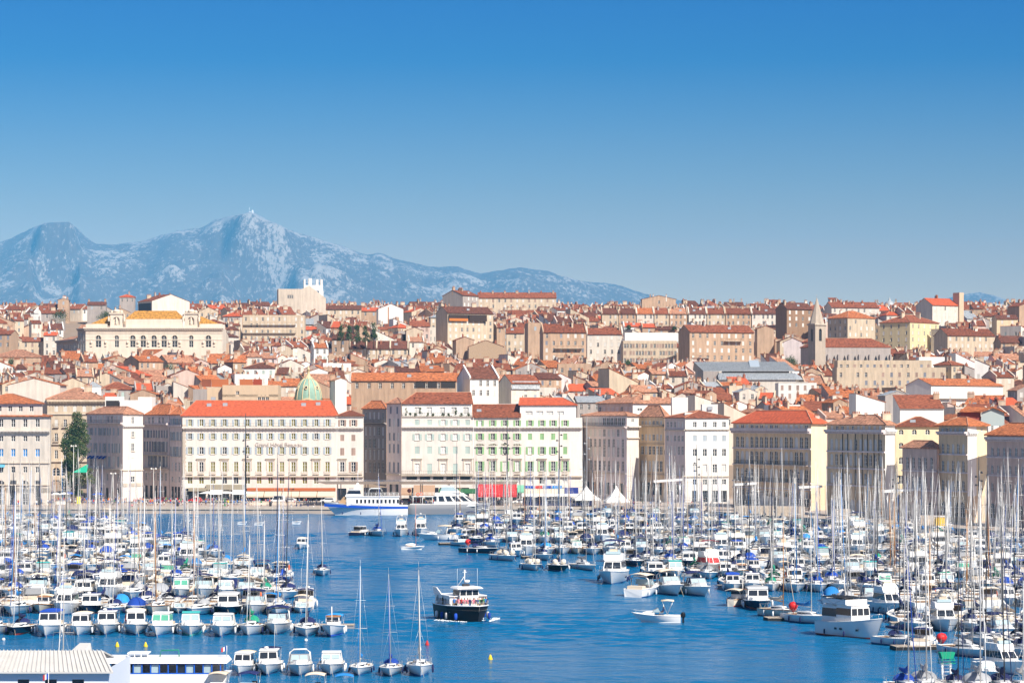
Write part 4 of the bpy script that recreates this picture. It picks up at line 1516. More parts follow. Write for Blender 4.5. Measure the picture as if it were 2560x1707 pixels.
# the arcaded palace
hp = 22.0
d = dist_for(821, hp)
ppm = F / d
KEEP.append((141, 556, d, 776, 884, 16))
z0 = Z(821, d) - hp
x0, x1 = X(214, d), X(556, d)
O = (x0, d, z0)
t_ = thing('palace', 'arcaded limestone palace with yellow tiled roofs and two sculpted attic pavilions', 'palace', O)
PALW = plaster('palace_limestone', (0.76, 0.66, 0.54), .12)
LP = x1 - x0
q_ = lambda px: (px - 214) / ppm
zz = lambda py: hp + (821 - py) / ppm
CARVE = M('carved_limestone', (0.70, 0.60, 0.48), 0.9, var=0.15, scale=1.2, bump=0.5)
fls = [(zz(866), 5.0, 2.2, 5, 'aaaaa', [q_(p) / LP for p in (332, 358, 385, 410, 437)]),
       ]
mb = MB()
ho = [(q_(p) - 1.15, q_(p) + 1.15, zz(868), zz(838), 1) for p in (332, 358, 385, 410, 437)]
wall_grid(mb, (0, 0), (LP, 0), -8, hp, ho + [(q_(p) - 1.2, q_(p) + 1.2, zz(868), zz(838), 1) for p in (246, 521)] + [(q_(p) - .9, q_(p) + .9, zz(868), zz(838), 1) for p in (292, 478)])
wall_grid(mb, (LP, 0), (LP, 16), -8, hp, [])
wall_grid(mb, (LP, 16), (0, 16), -8, hp, [])
mb.ob('wall', PALW, t_)
for p in (332, 358, 385, 410, 437, 246, 521, 292, 478):
    hh_ = zz(838) - zz(868)
    wd = 2.3 if p not in (292, 478) else 1.8
    wm_, pn, sl_ = win_meshes(wd, hh_, FRAMEW, GLASS, 3)
    o = ob('window', wm_, t_, (q_(p), 0.02, zz(868)))
    ob('pane', pn, o)
    r = wd / 2 + .35
    ab = MB()
    for k in range(8):
        a0, a1 = PI * k / 8, PI * (k + .92) / 8
        zc = zz(838) - wd / 2
        ab.hexa([(q_(p) + r * math.cos(a0), -.16, zc + r * math.sin(a0)), (q_(p) + (r - .38) * math.cos(a0), -.16, zc + (r - .38) * math.sin(a0)), (q_(p) + (r - .38) * math.cos(a0), -.004, zc + (r - .38) * math.sin(a0)), (q_(p) + r * math.cos(a0), -.004, zc + r * math.sin(a0))],
                [(q_(p) + r * math.cos(a1), -.16, zc + r * math.sin(a1)), (q_(p) + (r - .38) * math.cos(a1), -.16, zc + (r - .38) * math.sin(a1)), (q_(p) + (r - .38) * math.cos(a1), -.004, zc + (r - .38) * math.sin(a1)), (q_(p) + r * math.cos(a1), -.004, zc + r * math.sin(a1))])
    ab.ob('arch_surround', CARVE, t_)
for p in (319, 345, 371, 398, 424, 450, 228, 264, 508, 536):
    rb = MB()
    rb.lathe([(.2, -.3), (.5, 0), (.55, .5), (.3, .9), (.12, 1.2)], 8, 0, (q_(p), -.15, zz(858)))
    rb.box(q_(p) - .45, q_(p) + .45, -.3, -.003, zz(866), zz(864))
    rb.ob('relief_bust', CARVE, t_)
cb = MB()
cb.box(-.9, LP + .6, -1.0, -.003, hp - .1, hp + .55)
cb.box(-.5, LP + .3, -.5, -.003, hp - .9, hp - .104)
for i in range(60):
    x = LP * (i + .5) / 60
    cb.box(x - .2, x + .2, -.85, -.503, hp - .5, hp - .106)
cb.ob('cornice', PALW, t_)
for py in (833, 850):
    cb = MB()
    cb.box(0, LP, -.18, -.003, zz(py), zz(py) + .3)
    cb.ob('string_course', PALW, t_)
for a_, b_ in ((214, 268), (314, 456), (500, 556)):
    ab = MB()
    ab.box(q_(a_) + .01, q_(b_), .2, 1.2, hp + .556, hp + (2.0 if a_ != 314 else 4.0))
    ab.ob('parapet', PALW, t_)
for a_, b_ in ((270, 312), (456, 499)):
    pm_ = MB()
    xa, xb = q_(a_), q_(b_)
    wall_grid(pm_, (xa + 1, -.2), (xb - 1, -.2), hp + .56, zz(785), [((xb - xa) / 2 - 2.4, (xb - xa) / 2 + .4, zz(812), zz(792), 1)], 0, .8)
    pm_.box((xa + xb) / 2 - 1.4, (xa + xb) / 2 + 1.4, .5, .6, zz(812), zz(792))
    pm_.box(xa + 1, xb - 1, .62, 3, hp + .56, zz(785))
    pm_.box(xa + .6, xb - .6, -.6, 3, zz(785) + .003, zz(782))
    pm_.ob('attic_pavilion', PALW, t_)
    pm_ = MB()
    pm_.lathe([(1.2, 0), (1.7, .6), (1.3, 1.2), (.6, 1.5), (.01, 1.6)], 10, 0, ((xa + xb) / 2, 1, zz(782)))
    for sg in (-1, 1):
        pm_.lathe([(.5, 0), (.85, .5), (.5, 1.0), (.01, 1.2)], 8, 0, ((xa + xb) / 2 + sg * 2.0, 1, zz(782)))
    pm_.ob('crest_sculpture', CARVE, t_)
    pm_ = MB()
    pm_.lathe([(.5, 0), (.6, .8), (.35, 1.5), (.5, 2.2), (.3, 2.6), (.3, 3.0), (.01, 3.2)], 8, 0, ((xa + xb) / 2, .1, zz(811)))
    pm_.ob('niche_statue', CARVE, t_)
    for sg in (xa + .3, xb - .3):
        pm_ = MB()
        pm_.lathe([(.5, 0), (.5, 1.5), (.2, 1.9), (.45, 2.5), (.01, 3.2)], 8, 0, (sg, .4, zz(803)))
        pm_.ob('urn', CARVE, t_)
for a_, b_, e_, rt in ((221, 272, 811, 788), (310, 457, 799, 775), (497, 550, 811, 790)):
    xa, xb = q_(a_), q_(b_)
    rise = (e_ - rt) / ppm
    rb = MB()
    dp = 16 if a_ == 310 else 13
    ins = rise * .9
    k0, k1 = (ins, ins) if a_ == 310 else ((ins * 2.2, 0) if a_ == 221 else (0, ins * 2.6))
    za, zb = zz(e_), zz(rt)
    rb.poly([(xa, 1.3, za), (xb, 1.3, za), (xb - k1, dp / 2, zb), (xa + k0, dp / 2, zb)])
    rb.poly([(xb, 1.3, za), (xb, dp, za), (xb - k1, dp / 2, zb)])
    rb.poly([(xb, dp, za), (xa, dp, za), (xa + k0, dp / 2, zb), (xb - k1, dp / 2, zb)])
    rb.poly([(xa, dp, za), (xa, 1.3, za), (xa + k0, dp / 2, zb)])
    rb.ob('roof', OCHRE, t_, uv=True)
# its left wing, with shade put into the grey wall colour
xa = X(141, d + 34) - x0
Pw = [Vector((xa, 34)), Vector((q_(190), 4.5)), Vector((0, 0))]
facade(t_, Pw[1], Pw[2], -8, hp, GREY, [(hp - 5.2, 3.4, 1.1, 3, 'a'), (hp - 10, 3.8, 1.1, 3, 'w'), (hp - 15, 3.8, 1.1, 3, 'w')], seed=5, cornice=[(hp - .9, 1.0, .8)], pane_mix='g', name='side_wall')
facade(t_, Pw[0], Pw[1], -8, hp - 4.5, GREY, [(hp - 10.5, 4.0, 1.5, 12, 'w'), (hp - 15.5, 3.8, 1.5, 12, 'w')], seed=5, cornice=[(hp - 5.4, 1.0, .9)], pane_mix='g', name='side_wall')
rb = MB()
rb.poly([(*Pw[0], hp - 4.5), (*Pw[1], hp - 4.5), (*(Pw[1] + Vector((4, 4))), hp - 2.5), (*(Pw[0] + Vector((6, 3))), hp - 2.5)])
rb.poly([(*Pw[1], hp), (0, 0, hp), (3, 6, hp + 2), (q_(190) + 1, 9, hp + 2)])
rb.ob('wing_roof', PALE, t_, uv=True)

t_, wf, d = hb('gutted pale tower block with white crenellated rooftop on the skyline', 687, 772, 724, 768, 22, 14, 9, name=AB, cat='building', roof='f', wall=STONE, rmat=GREY, wins=[(5.3, 17.4, 'g'), (6.4, 17.4, 'g'), (7.5, 17.4, 'g'), (5.9, 11.0, 'n'), (7.0, 11.0, 'n')], chim=0, parapet=.4)
gb = MB()
w0 = wf - 4.5
gb.add([(w0, -.03, 22), (w0 + 4.5, -.03, 24.4), (w0 + 13.6, -.03, 17.5), (w0 + 13.6, -.03, -6), (w0, -.03, -6), (w0, 10, 22), (w0 + 4.5, 10, 24.4), (w0 + 13.6, 10, 17.5), (w0 + 13.6, 10, -6), (w0, 10, -6)], [(0, 4, 3, 2, 1), (0, 1, 6, 5), (1, 2, 7, 6), (2, 3, 8, 7), (5, 6, 7, 8, 9)])
gb.ob('gable_wing', STONE, t_)
w1 = wf - 2.2
for a_, b_, za, zb in ((0, 10.2, 22, 25.0), (0, .9, 25.003, 28.2), (2.6, 4.4, 25.003, 28.6), (6.8, 7.9, 25.003, 28.0), (9.1, 10.2, 25.003, 28.2)):
    gb = MB()
    gb.box(w1 + a_, w1 + b_, 10.1, 14, za, zb)
    gb.ob('crenellation', PWHITE, t_)
gb = MB()
gb.box(w1 + 8.4, w1 + 10.6, 10.1, 15, 14, 21.99)
gb.ob('stair_shaft', PWHITE, t_)
hb('low white gabled annexe at the foot of the tower block', 735, 812, 762, 768, 12, 6, 0, roof='x', wall=PWHITE, rmat=PALE, nw=0, nf=0, chim=0, pitch=.2)
hb('long cream block with three tiers of iron balconies', 607, 761, 789, 850, 17, 12, 0, name=AB, cat='building', roof='f', wall=CREAM, rmat=GREY, nw=11, nf=5, wk='wwgg', chim=0, parapet=.3)
t_ = LABELLED[-1]
for zb in (3.4, 7.4, 11.4):
    balcony(t_, (0, 0), (26, 0), zb + 1.2, 1.1, IRON, 1.0, .8)
hb('white gabled house with one rust drainpipe, in front of the skyline roofs', 938, 1008, 772, 806, 14, 13, 8, roof='x', wall=PWHITE, rmat=RUST, nw=0, nf=0, chim=0, pitch=.4)
dp_ = MB()
dp_.box(5.0, 5.5, -.14, -.003, 4, 15)
dp_.ob('drainpipe', M('rust_pipe', (0.40, 0.16, 0.07), 0.8), LABELLED[-1])
hb('cream terrace house with a loggia under a broad brown roof', 815, 902, 773, 800, 13, 12, 0, roof='g', wall=CREAM, rmat=BROWN, nw=6, nf=2, wk='ggw', chim=2)
hb('red-roofed house right of the loggia terrace', 903, 945, 777, 800, 11, 10, 0, roof='g', wall=SAND, rmat=RED, nw=2, nf=1)
hb('house with bright red roof and white rear near the balcony block', 762, 806, 824, 832, 9, 9, 0, roof='g', wall=CHALK, rmat=RED, nw=3, nf=1)
for i, (a_, b_) in enumerate(((874, 915), (916, 941), (942, 975), (976, 1020))):
    hb(('first', 'second', 'third', 'last')[i] + ' house from the west in the fire-walled terrace under the conifers', a_, b_, 871, 892, 14, 12, 0, name='terraced_house', cat='house', roof='g', wall=CREAM, rmat=BROWN, nw=max(2, int((b_ - a_) / 14)), nf=3, wk='wg', party=True, chim=1, pitch=.55)
hb('yellow house with sunlit front by the conifer row', 945, 980, 824, 842, 9, 8, 0, roof='g', wall=YELLOW, rmat=RUST, nw=2, nf=1, wk='n', chim=0)

t_, wf, d = hb('skyline mansion with seven chimney stacks along its long rust roof', 1195, 1391, 744, 770, 16, 12, 0, name=AB, cat='building', roof='g', wall=CREAM, rmat=RUST, nw=13, nf=2, wk='gwn', chim=0, pitch=.5)
for i in range(7):
    ob('chimney', CHIM[(4, 0, 0, 1, 3)[i % 5]], t_, (1.5 + i * (wf - 3) / 6, 5, 18.2), 0)
t_, wf, d = hb('grey blank-walled tenement with tall stacks at the end of the skyline mansion', 1105, 1196, 738, 770, 22, 14, 52, name=AB, cat='building', roof='g', wall=GREY, rmat=RUST, nw=4, nf=2, wk='w', chim=4, pitch=.4)
hb('house with dark timber loggia and one orange balcony, under the grey tenement', 1088, 1233, 782, 858, 21, 13, 31, name=AB, cat='building', roof='g', wall=CREAM, rmat=BROWN, nw=8, nf=5, wk='wwwg', chim=2, pitch=.5)
t_ = LABELLED[-1]
gb = MB()
for a_, b_ in ((.4, 10.3), (11, 20.4)):
    gb.box(a_, b_, -.9, -.02, 17.6, 20.2)
gb.ob('loggia', M('dark_timber', (0.05, 0.03, 0.022), 0.8), t_)
for a_, b_, m_ in ((.4, 10.3, M('orange_board', (0.55, 0.17, 0.03), 0.8)), (11, 20.4, M('dark_timber', (0, 0, 0)))):
    gb = MB()
    gb.box(a_, b_, -1.0, -.91, 17.2, 18.4)
    gb.ob('balcony_front', m_, t_)
hb('rubble-stone gable wall below the loggia house', 1172, 1258, 866, 905, 12, 10, 0, roof='x', wall=RUBBLE, rmat=RUST, nw=0, nf=0, chim=1)
hb('plain cream gable half hiding the rubble-stone wall', 1130, 1185, 850, 885, 13, 9, 10, roof='x', wall=SAND, rmat=RUST, nw=0, nf=0, chim=1)
hb('three-tier house with stepped roofs beside the shadowed alley', 1266, 1310, 832, 890, 14, 9, 0, roof='g', wall=CREAM, rmat=RUST, nw=3, nf=3, wk='gw', chim=2, pitch=.6)
hb('tall narrow sand block casting a dark shadow in the alley', 1312, 1357, 812, 890, 20, 10, 8, name=AB, cat='building', roof='f', wall=SAND, rmat=GREY, nw=1, nf=1, chim=1)
hb('broad house with deep balconies and fire walls right of the alley', 1350, 1466, 830, 898, 20, 12, 8, name=AB, cat='building', roof='g', wall=SAND, rmat=RUST, nw=6, nf=4, wk='gwgd', party=True, chim=3, pitch=.6)
t_ = LABELLED[-1]
balcony(t_, (5, 0), (17, 0), 9, 1.6, IRON, 1.0, .6)
balcony(t_, (5, 0), (17, 0), 13, 1.6, IRON, 1.0, .6)
hb('house with orange-red attic and roller blinds next to the modern office block', 1468, 1556, 835, 898, 17, 11, 0, name=AB, cat='building', roof='g', wall=CHALK, rmat=RUST, nw=5, nf=4, wk='gvw'.replace('v', 'w'), chim=2, pitch=.5, party=True)
hb('modern concrete office block with two rows of grouped windows and roof plants', 1558, 1692, 855, 903, 16, 12, 0, name='office_building', cat='building', roof='f', wall=CREAM, rmat=GREY, nw=18, nf=4, wk='gn', chim=0, parapet=.6)
t_ = LABELLED[-1]
gb = MB()
gb.box(1, 25, 4, 12, 16.2, 20.2)
gb.ob('roof_terrace_wall', PWHITE, t_)
hb('white-rendered gable behind the roof plants of the office block', 1560, 1605, 816, 836, 12, 10, 0, roof='g', wall=PWHITE, rmat=RED, nw=2, nf=1, wk='g', party=True)
hb('red-roofed house with fire walls over the office block', 1606, 1640, 818, 838, 12, 10, 0, roof='g', wall=SAND, rmat=RED, nw=1, nf=1, party=True, chim=1)
hb('brown-roofed house over the right end of the office block', 1642, 1690, 824, 838, 11, 10, 0, roof='g', wall=SAND, rmat=BROWN, nw=2, nf=1)
t_, wf, d = hb('wide block with a shaded blank end and balconied front', 1700, 1890, 829, 900, 22, 12, 24, name=AB, cat='building', roof='g', wall=SAND, rmat=RUST, nw=9, nf=4, wk='wwg', chim=3, pitch=.5)
balcony(t_, (1, 0), (9, 0), 11, 1.2, IRON)
balcony(t_, (16, 0), (24, 0), 18.2, 1.6, M('dark_timber', (0, 0, 0)), 1.1)
hb('tall blank sand party wall right of the balconied block', 1893, 1935, 822, 890, 18, 9, 0, name='tenement', cat='building', roof='x', wall=SAND, rmat=RUST, nw=0, nf=0, chim=2)
for i, (a_, b_, rm) in enumerate(((1505, 1546, BROWN), (1547, 1590, BROWN), (1592, 1634, ORANGE), (1636, 1672, RUST), (1674, 1718, PALE), (1722, 1766, BROWN), (1768, 1812, RUST), (1814, 1878, RUST), (1880, 1948, BROWN))):
    hb(ORD[i] + ' house from the west in the long skyline terrace with recessed loggias', a_, b_, 784, 812, 13, 11, 0, name='terraced_house', cat='house', roof='g', wall=(CREAM, SAND, CHALK)[i % 3], rmat=rm, nw=max(2, int((b_ - a_) / 11)), nf=3, wk='gggw', party=True, chim=2, pitch=.55, ant=i % 2 == 0)
hb('sand-coloured house with a single arched opening on the skyline', 1605, 1690, 748, 772, 12, 9, 0, roof='x', wall=SAND, rmat=RUST, nw=1, nf=1, wk='g', chim=3, pitch=.22)
hb('brown building with a glazed attic and oval shutters left of the steeple', 1945, 2034, 772, 838, 20, 13, 22, name=AB, cat='building', roof='g', wall=M('brown_render', (0.34, 0.21, 0.13), 0.9, var=.12, streak=.2), rmat=BROWN, nw=4, nf=3, wk='gww', chim=2, pitch=.5)

# steeple and church
d = dist_for(813, 28)
O = (X(2042, d), d, Z(857, d) - 16)
KEEP.append((2022, 2062, d, 745, 856, 8))
ppm = F / d
st = thing('church_steeple', 'pale stone church steeple with a tall pyramid spire and lancet belfry', 'steeple', O)
hw = 15.5 / ppm
zt = 16 + 44 / ppm
mb = MB()
sq = [(-hw, -hw), (hw, -hw), (hw, hw), (-hw, hw)]
for i in range(4):
    wall_grid(mb, sq[i], sq[(i + 1) % 4], 0, zt, [(hw - .7, hw + .7, zt - 6.5, zt - 1.5, 1)], 0, .6)
STST = plaster('steeple_stone', (0.50, 0.42, 0.34))
mb.ob('belfry_wall', STST, st, rz=.5)
mb = MB()
mb.box(-hw * .8, hw * .8, -hw * .8, hw * .8, 0, zt - .2)
mb.ob('belfry_core', DARKM, st, rz=.5)
mb = MB()
mb.box(-hw - .4, hw + .4, -hw - .4, hw + .4, zt, zt + .6)
mb.ob('cornice', STONE, st, rz=.5)
mb = MB()
hs_ = 68 / ppm
mb.rings([[((hw * 1.22) * math.cos(PI / 4 + PI / 4 * k), (hw * 1.22) * math.sin(PI / 4 + PI / 4 * k), zt + .604) for k in range(8)], [(.12 * math.cos(PI / 4 + PI / 4 * k), .12 * math.sin(PI / 4 + PI / 4 * k), zt + hs_) for k in range(8)]])
mb.tube([(0, 0, zt + hs_), (0, 0, zt + hs_ + 1.4)], .06, 4)
mb.ob('spire', STST, st, rz=.5)
t_, wf, d = hb('shade-grey church nave with pointed windows under a long rust roof beside the steeple', 2010, 2231, 868, 905, 14, 14, 12, name='church', cat='church', roof='h', wall=GREY, rmat=RUST, nw=0, nf=0, chim=0, pitch=.55)  # the nave's shade is put into the grey of its walls
for i in range(8):
    x = 2 + i * (wf - 4) / 7
    lb = MB()
    lb.poly([(x - .6, -.02, 5), (x + .6, -.02, 5), (x + .6, -.02, 9), (x, -.02, 10.6), (x - .6, -.02, 9)])
    lb.ob('lancet_window', GLASS, t_)
    bb = MB()
    bb.box(x + 1.5, x + 2.2, -.9, -.003, -6, 11)
    bb.ob('buttress', GREY, t_)
hb('cream house with an orange hipped roof right of the steeple', 2076, 2195, 795, 852, 18, 14, 43, roof='h', wall=CREAM, rmat=ORANGE, nw=5, nf=4, wk='gww', chim=2, pitch=.5, side_nw=4)
hb('pale yellow villa with paired windows and a dark shaded side', 2208, 2362, 806, 868, 18, 17, 67, name='villa', cat='house', roof='h', wall=M('plaster_primrose', (0.72, 0.60, 0.36), .9, var=.08, streak=.1), rmat=RUST, nw=5, nf=4, wk='gw', chim=2, pitch=.45, side_nw=4)
hb('cream terrace with brown roofs on the skyline right of the spire', 2067, 2202, 768, 790, 13, 12, 12, roof='g', wall=CHALK, rmat=RUST, nw=8, nf=2, wk='gw', chim=4, pitch=.5)
t_, wf, d = hb('tall tenement with red roofs and dark blind side wall on the right skyline', 2298, 2402, 762, 818, 20, 13, 33, name=AB, cat='building', roof='g', wall=CHALK, rmat=RED, nw=5, nf=4, wk='wwg', chim=2, pitch=.55)
gb = MB()
gb.box(wf + .01, wf + 2.9, -1, 4, -6, 26.5)
gb.ob('lift_tower', M('lift_brick', (0.62, 0.47, 0.33), .9, var=.15, scale=1.5), t_)
hb('long house with brown roof and pale front below the red-roofed tenement', 2345, 2495, 838, 876, 14, 13, 24, roof='g', wall=CREAM, rmat=RUST, nw=8, nf=2, wk='wwg', chim=2, pitch=.5)
hb('tan house beside the right edge with white blinds', 2492, 2545, 797, 836, 15, 12, 0, roof='g', wall=TAN, rmat=BROWN, nw=2, nf=3, wk='w', chim=2)
hb('sand gable at the far right edge with tall chimneys', 2530, 2600, 765, 812, 18, 14, 18, roof='x', wall=SAND, rmat=RUST, nw=0, nf=0, chim=3)
hb('low modern block, upper tier with small square windows', 2094, 2330, 906, 926, 14, 10, 0, name=AB, cat='building', roof='f', wall=CREAM, rmat=GREY, nw=14, nf=1, wk='gdn', chim=0)
hb('low modern block, lower tier with wide parapet and boarded openings', 2092, 2366, 926, 968, 15, 12, 0, name=AB, cat='building', roof='f', wall=CREAM, rmat=GREY, nw=13, nf=3, wk='gnd', chim=0, parapet=1.2)
hb('white rectangular house with crenellated roof terrace on the modern block', 2298, 2362, 902, 925, 14, 8, 0, roof='f', wall=PWHITE, rmat=GREY, nw=3, nf=1, wk='n', chim=1, parapet=1.6)
t_, wf, d = hb('white apartment house with long glazed top storey under an orange roof', 2274, 2540, 962, 1000, 15, 12, 54, name=AB, cat='building', roof='g', wall=PWHITE, rmat=ORANGE, nw=0, nf=0, chim=2, pitch=.4)
gb = MB()
for i in range(12):
    gb.box(.8 + i * (wf - 1.6) / 12 + .1, .8 + (i + 1) * (wf - 1.6) / 12 - .1, -.06, -.004, 10.6, 13.4)
gb.ob('glazed_storey', BLIND, t_)
balcony(t_, (0, 0), (wf, 0), 10.2, 1.2, FRAMEW, .9, .8)
hb('white flat house with railed roof terrace in front of the ribbed halls', 1946, 2042, 958, 1000, 13, 10, 0, roof='f', wall=PWHITE, rmat=GREY, nw=5, nf=2, wk='n', chim=0, parapet=.2)
balcony(LABELLED[-1], (0, 0), (11, 0), 13.4, .1, FRAMEW, 1.2, .6)

# ribbed zinc halls
d = dist_for(925, 16)
ppm = F / d
KEEP.append((1762, 1998, d, 904, 952, 22))
O = (X(1800, d), d, Z(950, d) - 8)
t_ = thing('market_hall', 'pair of stepped halls with ribbed zinc roofs and a roof lantern', 'hall', O)
LH = 190 / ppm
z1_, z2_, z3_, z4_ = [8 + (950 - py) / ppm for py in (948, 933, 926, 904)]
mb = MB()
mb.box(0, LH, 0, 18, -6, z1_ - .1)
mb.box(2, LH - 2, 6, 18, z1_ - .1, z3_ - .1)
mb.poly([(0, 0, z1_), (0, 18, z1_), (0, 15, z4_), (0, 6, z3_)])
mb.ob('wall', CHALK, t_)
mb = MB()
mb.hexa([(-.5, -.6, z1_ - .2), (LH + 3, -.6, z1_ - .2), (LH + .5, 6, z2_), (-.5, 6, z2_)], [(-.5, -.6, z1_), (LH + 3, -.6, z1_), (LH + .5, 6, z2_ + .2), (-.5, 6, z2_ + .2)])
for i in range(44):
    x = (LH) * i / 43
    mb.hexa([(x - .09, -.6, z1_), (x + .09, -.6, z1_), (x + .09, 6, z2_ + .2), (x - .09, 6, z2_ + .2)], [(x - .09, -.6, z1_ + .2), (x + .09, -.6, z1_ + .2), (x + .09, 6, z2_ + .4), (x - .09, 6, z2_ + .4)])
mb.ob('lower_roof', [M('zinc', (0, 0, 0))], t_, uv=True)
mb = MB()
mb.hexa([(-6, 5.4, z3_ - .2), (LH, 5.4, z3_ - .2), (LH - 3, 15, z4_), (-9, 15, z4_)], [(-6, 5.4, z3_), (LH, 5.4, z3_), (LH - 3, 15, z4_ + .2), (-9, 15, z4_ + .2)])
for i in range(48):
    x = -6 + (LH + 6) * i / 47
    mb.hexa([(x - .09, 5.4, z3_), (x + .09, 5.4, z3_), (x - 2.9, 15, z4_ + .2), (x - 3.1, 15, z4_ + .2)], [(x - .09, 5.4, z3_ + .2), (x + .09, 5.4, z3_ + .2), (x - 2.9, 15, z4_ + .4), (x - 3.1, 15, z4_ + .4)])
mb.ob('upper_roof', [M('zinc', (0, 0, 0))], t_, uv=True)
mb = MB()
mb.box(2, LH - 2, 5.8, 5.99, z2_ + .3, z3_ - .25)
mb.ob('clerestory_glazing', GLASS, t_)
mb = MB()
mb.hexa([(LH * .42, 9, z3_ + .5), (LH * .55, 9, z3_ + .5), (LH * .55, 15, z4_ + .1), (LH * .42, 15, z4_ + .1)], [(LH * .42, 9, z3_ + 1.7), (LH * .55, 9, z3_ + 1.7), (LH * .55, 15, z4_ + .9), (LH * .42, 15, z4_ + .9)])
mb.ob('roof_lantern', M('skylight_glass', (0, 0, 0)), t_)
mb = MB()
mb.poly([(-6, 5.4, -6), (-6, 5.4, z3_ - .2), (-9, 15, z4_), (-9, 22, z3_), (-9, 22, -6)])
mb.poly([(-6, 5.4, -6), (0, 5.4, -6), (0, 5.4, z3_ - .2), (-6, 5.4, z3_ - .2)])
mb.ob('end_gable', GREY, t_)

# green copper dome
d = 846
ppm = F / d
O = (X(771, d), d, Z(1003, d))
KEEP.append((734, 808, d, 921, 1003, 10))
t_ = thing('copper_dome', 'green copper dome with gilded ribs, oculi and a lantern behind the hotel roof', 'dome', O)
COPPER = M('verdigris', (0.29, 0.45, 0.36), 0.7, var=0.2, scale=0.8, streak=.2)
GILT = M('pale_gilt', (0.62, 0.50, 0.30), 0.6, var=.1)
r0 = 34 / ppm
H_ = 60 / ppm
prof = [(r0 * math.cos(q), H_ * math.sin(q)) for q in [PI / 2 * k / 9 * .86 for k in range(10)]]
mb = MB()
mb.lathe([(r0, -14)] + prof, 32)
mb.ob('shell', COPPER, t_)
for k in range(12):
    a = 2 * PI * k / 12 + .13
    mb = MB()
    mb.tube([((r + .03) * math.cos(a), (r + .03) * math.sin(a), z) for r, z in prof], .16, 6)
    mb.ob('rib', GILT, t_)
    if k % 2 == 0:
        a += PI / 12
        for (i, s_) in ((4, .5),):
            r, z = prof[i]
            mb = MB()
            c_ = Vector(((r + .05) * math.cos(a), (r + .05) * math.sin(a), z))
            n_ = Vector((math.cos(a), math.sin(a), .45)).normalized()
            tg = Vector((-math.sin(a), math.cos(a), 0))
            up = n_.cross(tg)
            ring = [[c_ + (tg * math.cos(q) * rr_ + up * math.sin(q) * rr_ * 1.3) + n_ * hh_ for q in [2 * PI * j / 12 for j in range(12)]] for rr_, hh_ in ((.55, -.2), (.55, .16), (.34, .16), (.34, -.1))]
            mb.rings(ring, 0, True, False)
            o = mb.ob('oculus', GILT, t_)
            mb = MB()
            mb.poly([c_ + (tg * math.cos(q) * .36 + up * math.sin(q) * .45) + n_ * .08 for q in [2 * PI * j / 12 for j in range(12)]])
            mb.ob('oculus_glass', GLASS, o)
r1, z1_ = prof[-1]
mb = MB()
mb.lathe([(r1 + .3, z1_ - .3), (r1 + .4, z1_ + .1), (r1 * .8, z1_ + .5), (r1 * .55, z1_ + 1.0), (.45, z1_ + 1.4), (.42, z1_ + 2.4), (.6, z1_ + 2.5), (.3, z1_ + 3.0), (.06, z1_ + 3.6), (.05, z1_ + 4.2)], 14)
mb.ob('lantern', GILT, t_)
mb = MB()
for k in range(11):
    a0, a1 = PI * k / 11, PI * (k + 1) / 11
    mb.hexa([(2.8 * math.cos(a0), -r0 - .5, -1.6 + 2.6 * math.sin(a0)), (2.3 * math.cos(a0), -r0 - .5, -1.6 + 2.1 * math.sin(a0)), (2.3 * math.cos(a0), -r0 + 1.5, -1.6 + 2.1 * math.sin(a0)), (2.8 * math.cos(a0), -r0 + 1.5, -1.6 + 2.6 * math.sin(a0))],
            [(2.8 * math.cos(a1), -r0 - .5, -1.6 + 2.6 * math.sin(a1)), (2.3 * math.cos(a1), -r0 - .5, -1.6 + 2.1 * math.sin(a1)), (2.3 * math.cos(a1), -r0 + 1.5, -1.6 + 2.1 * math.sin(a1)), (2.8 * math.cos(a1), -r0 + 1.5, -1.6 + 2.6 * math.sin(a1))])
mb.ob('arch_hood', GILT, t_)
# small grey dome far away
d = 1540
O = (X(2224, d), d, Z(769, d))
t_ = thing('distant_dome', 'tiny grey lead dome poking above the right-hand skyline roofs', 'dome', O)
mb = MB()
mb.lathe([(3.2, -8), (3.2, 0), (3.0, 1.6), (2.0, 3.2), (.7, 3.9), (.6, 4.6), (.2, 5.6), (.01, 6)], 14)
mb.ob('shell', ZINC, t_)

# roofs just behind the quay
def nb(label, px0, px1, pyE, d, dep=12, h=14, side=0, **kw):
    ppm = F / d
    th = math.asin(min(.8, side / ppm / dep)) if side else .02
    wf = (px1 - px0 - side) / ppm / math.cos(th)
    KEEP.append((px0, px1, d, pyE, kw.pop('pyB', 1003), dep))
    HBN[0] += 1
    return house(kw.pop('name', 'house'), label, kw.pop('cat', 'house'), (X(px0 + side, d), d, Z(pyE, d) - h), wf, dep, h, rz=th, seed=HBN[0], sink=14, **kw), wf


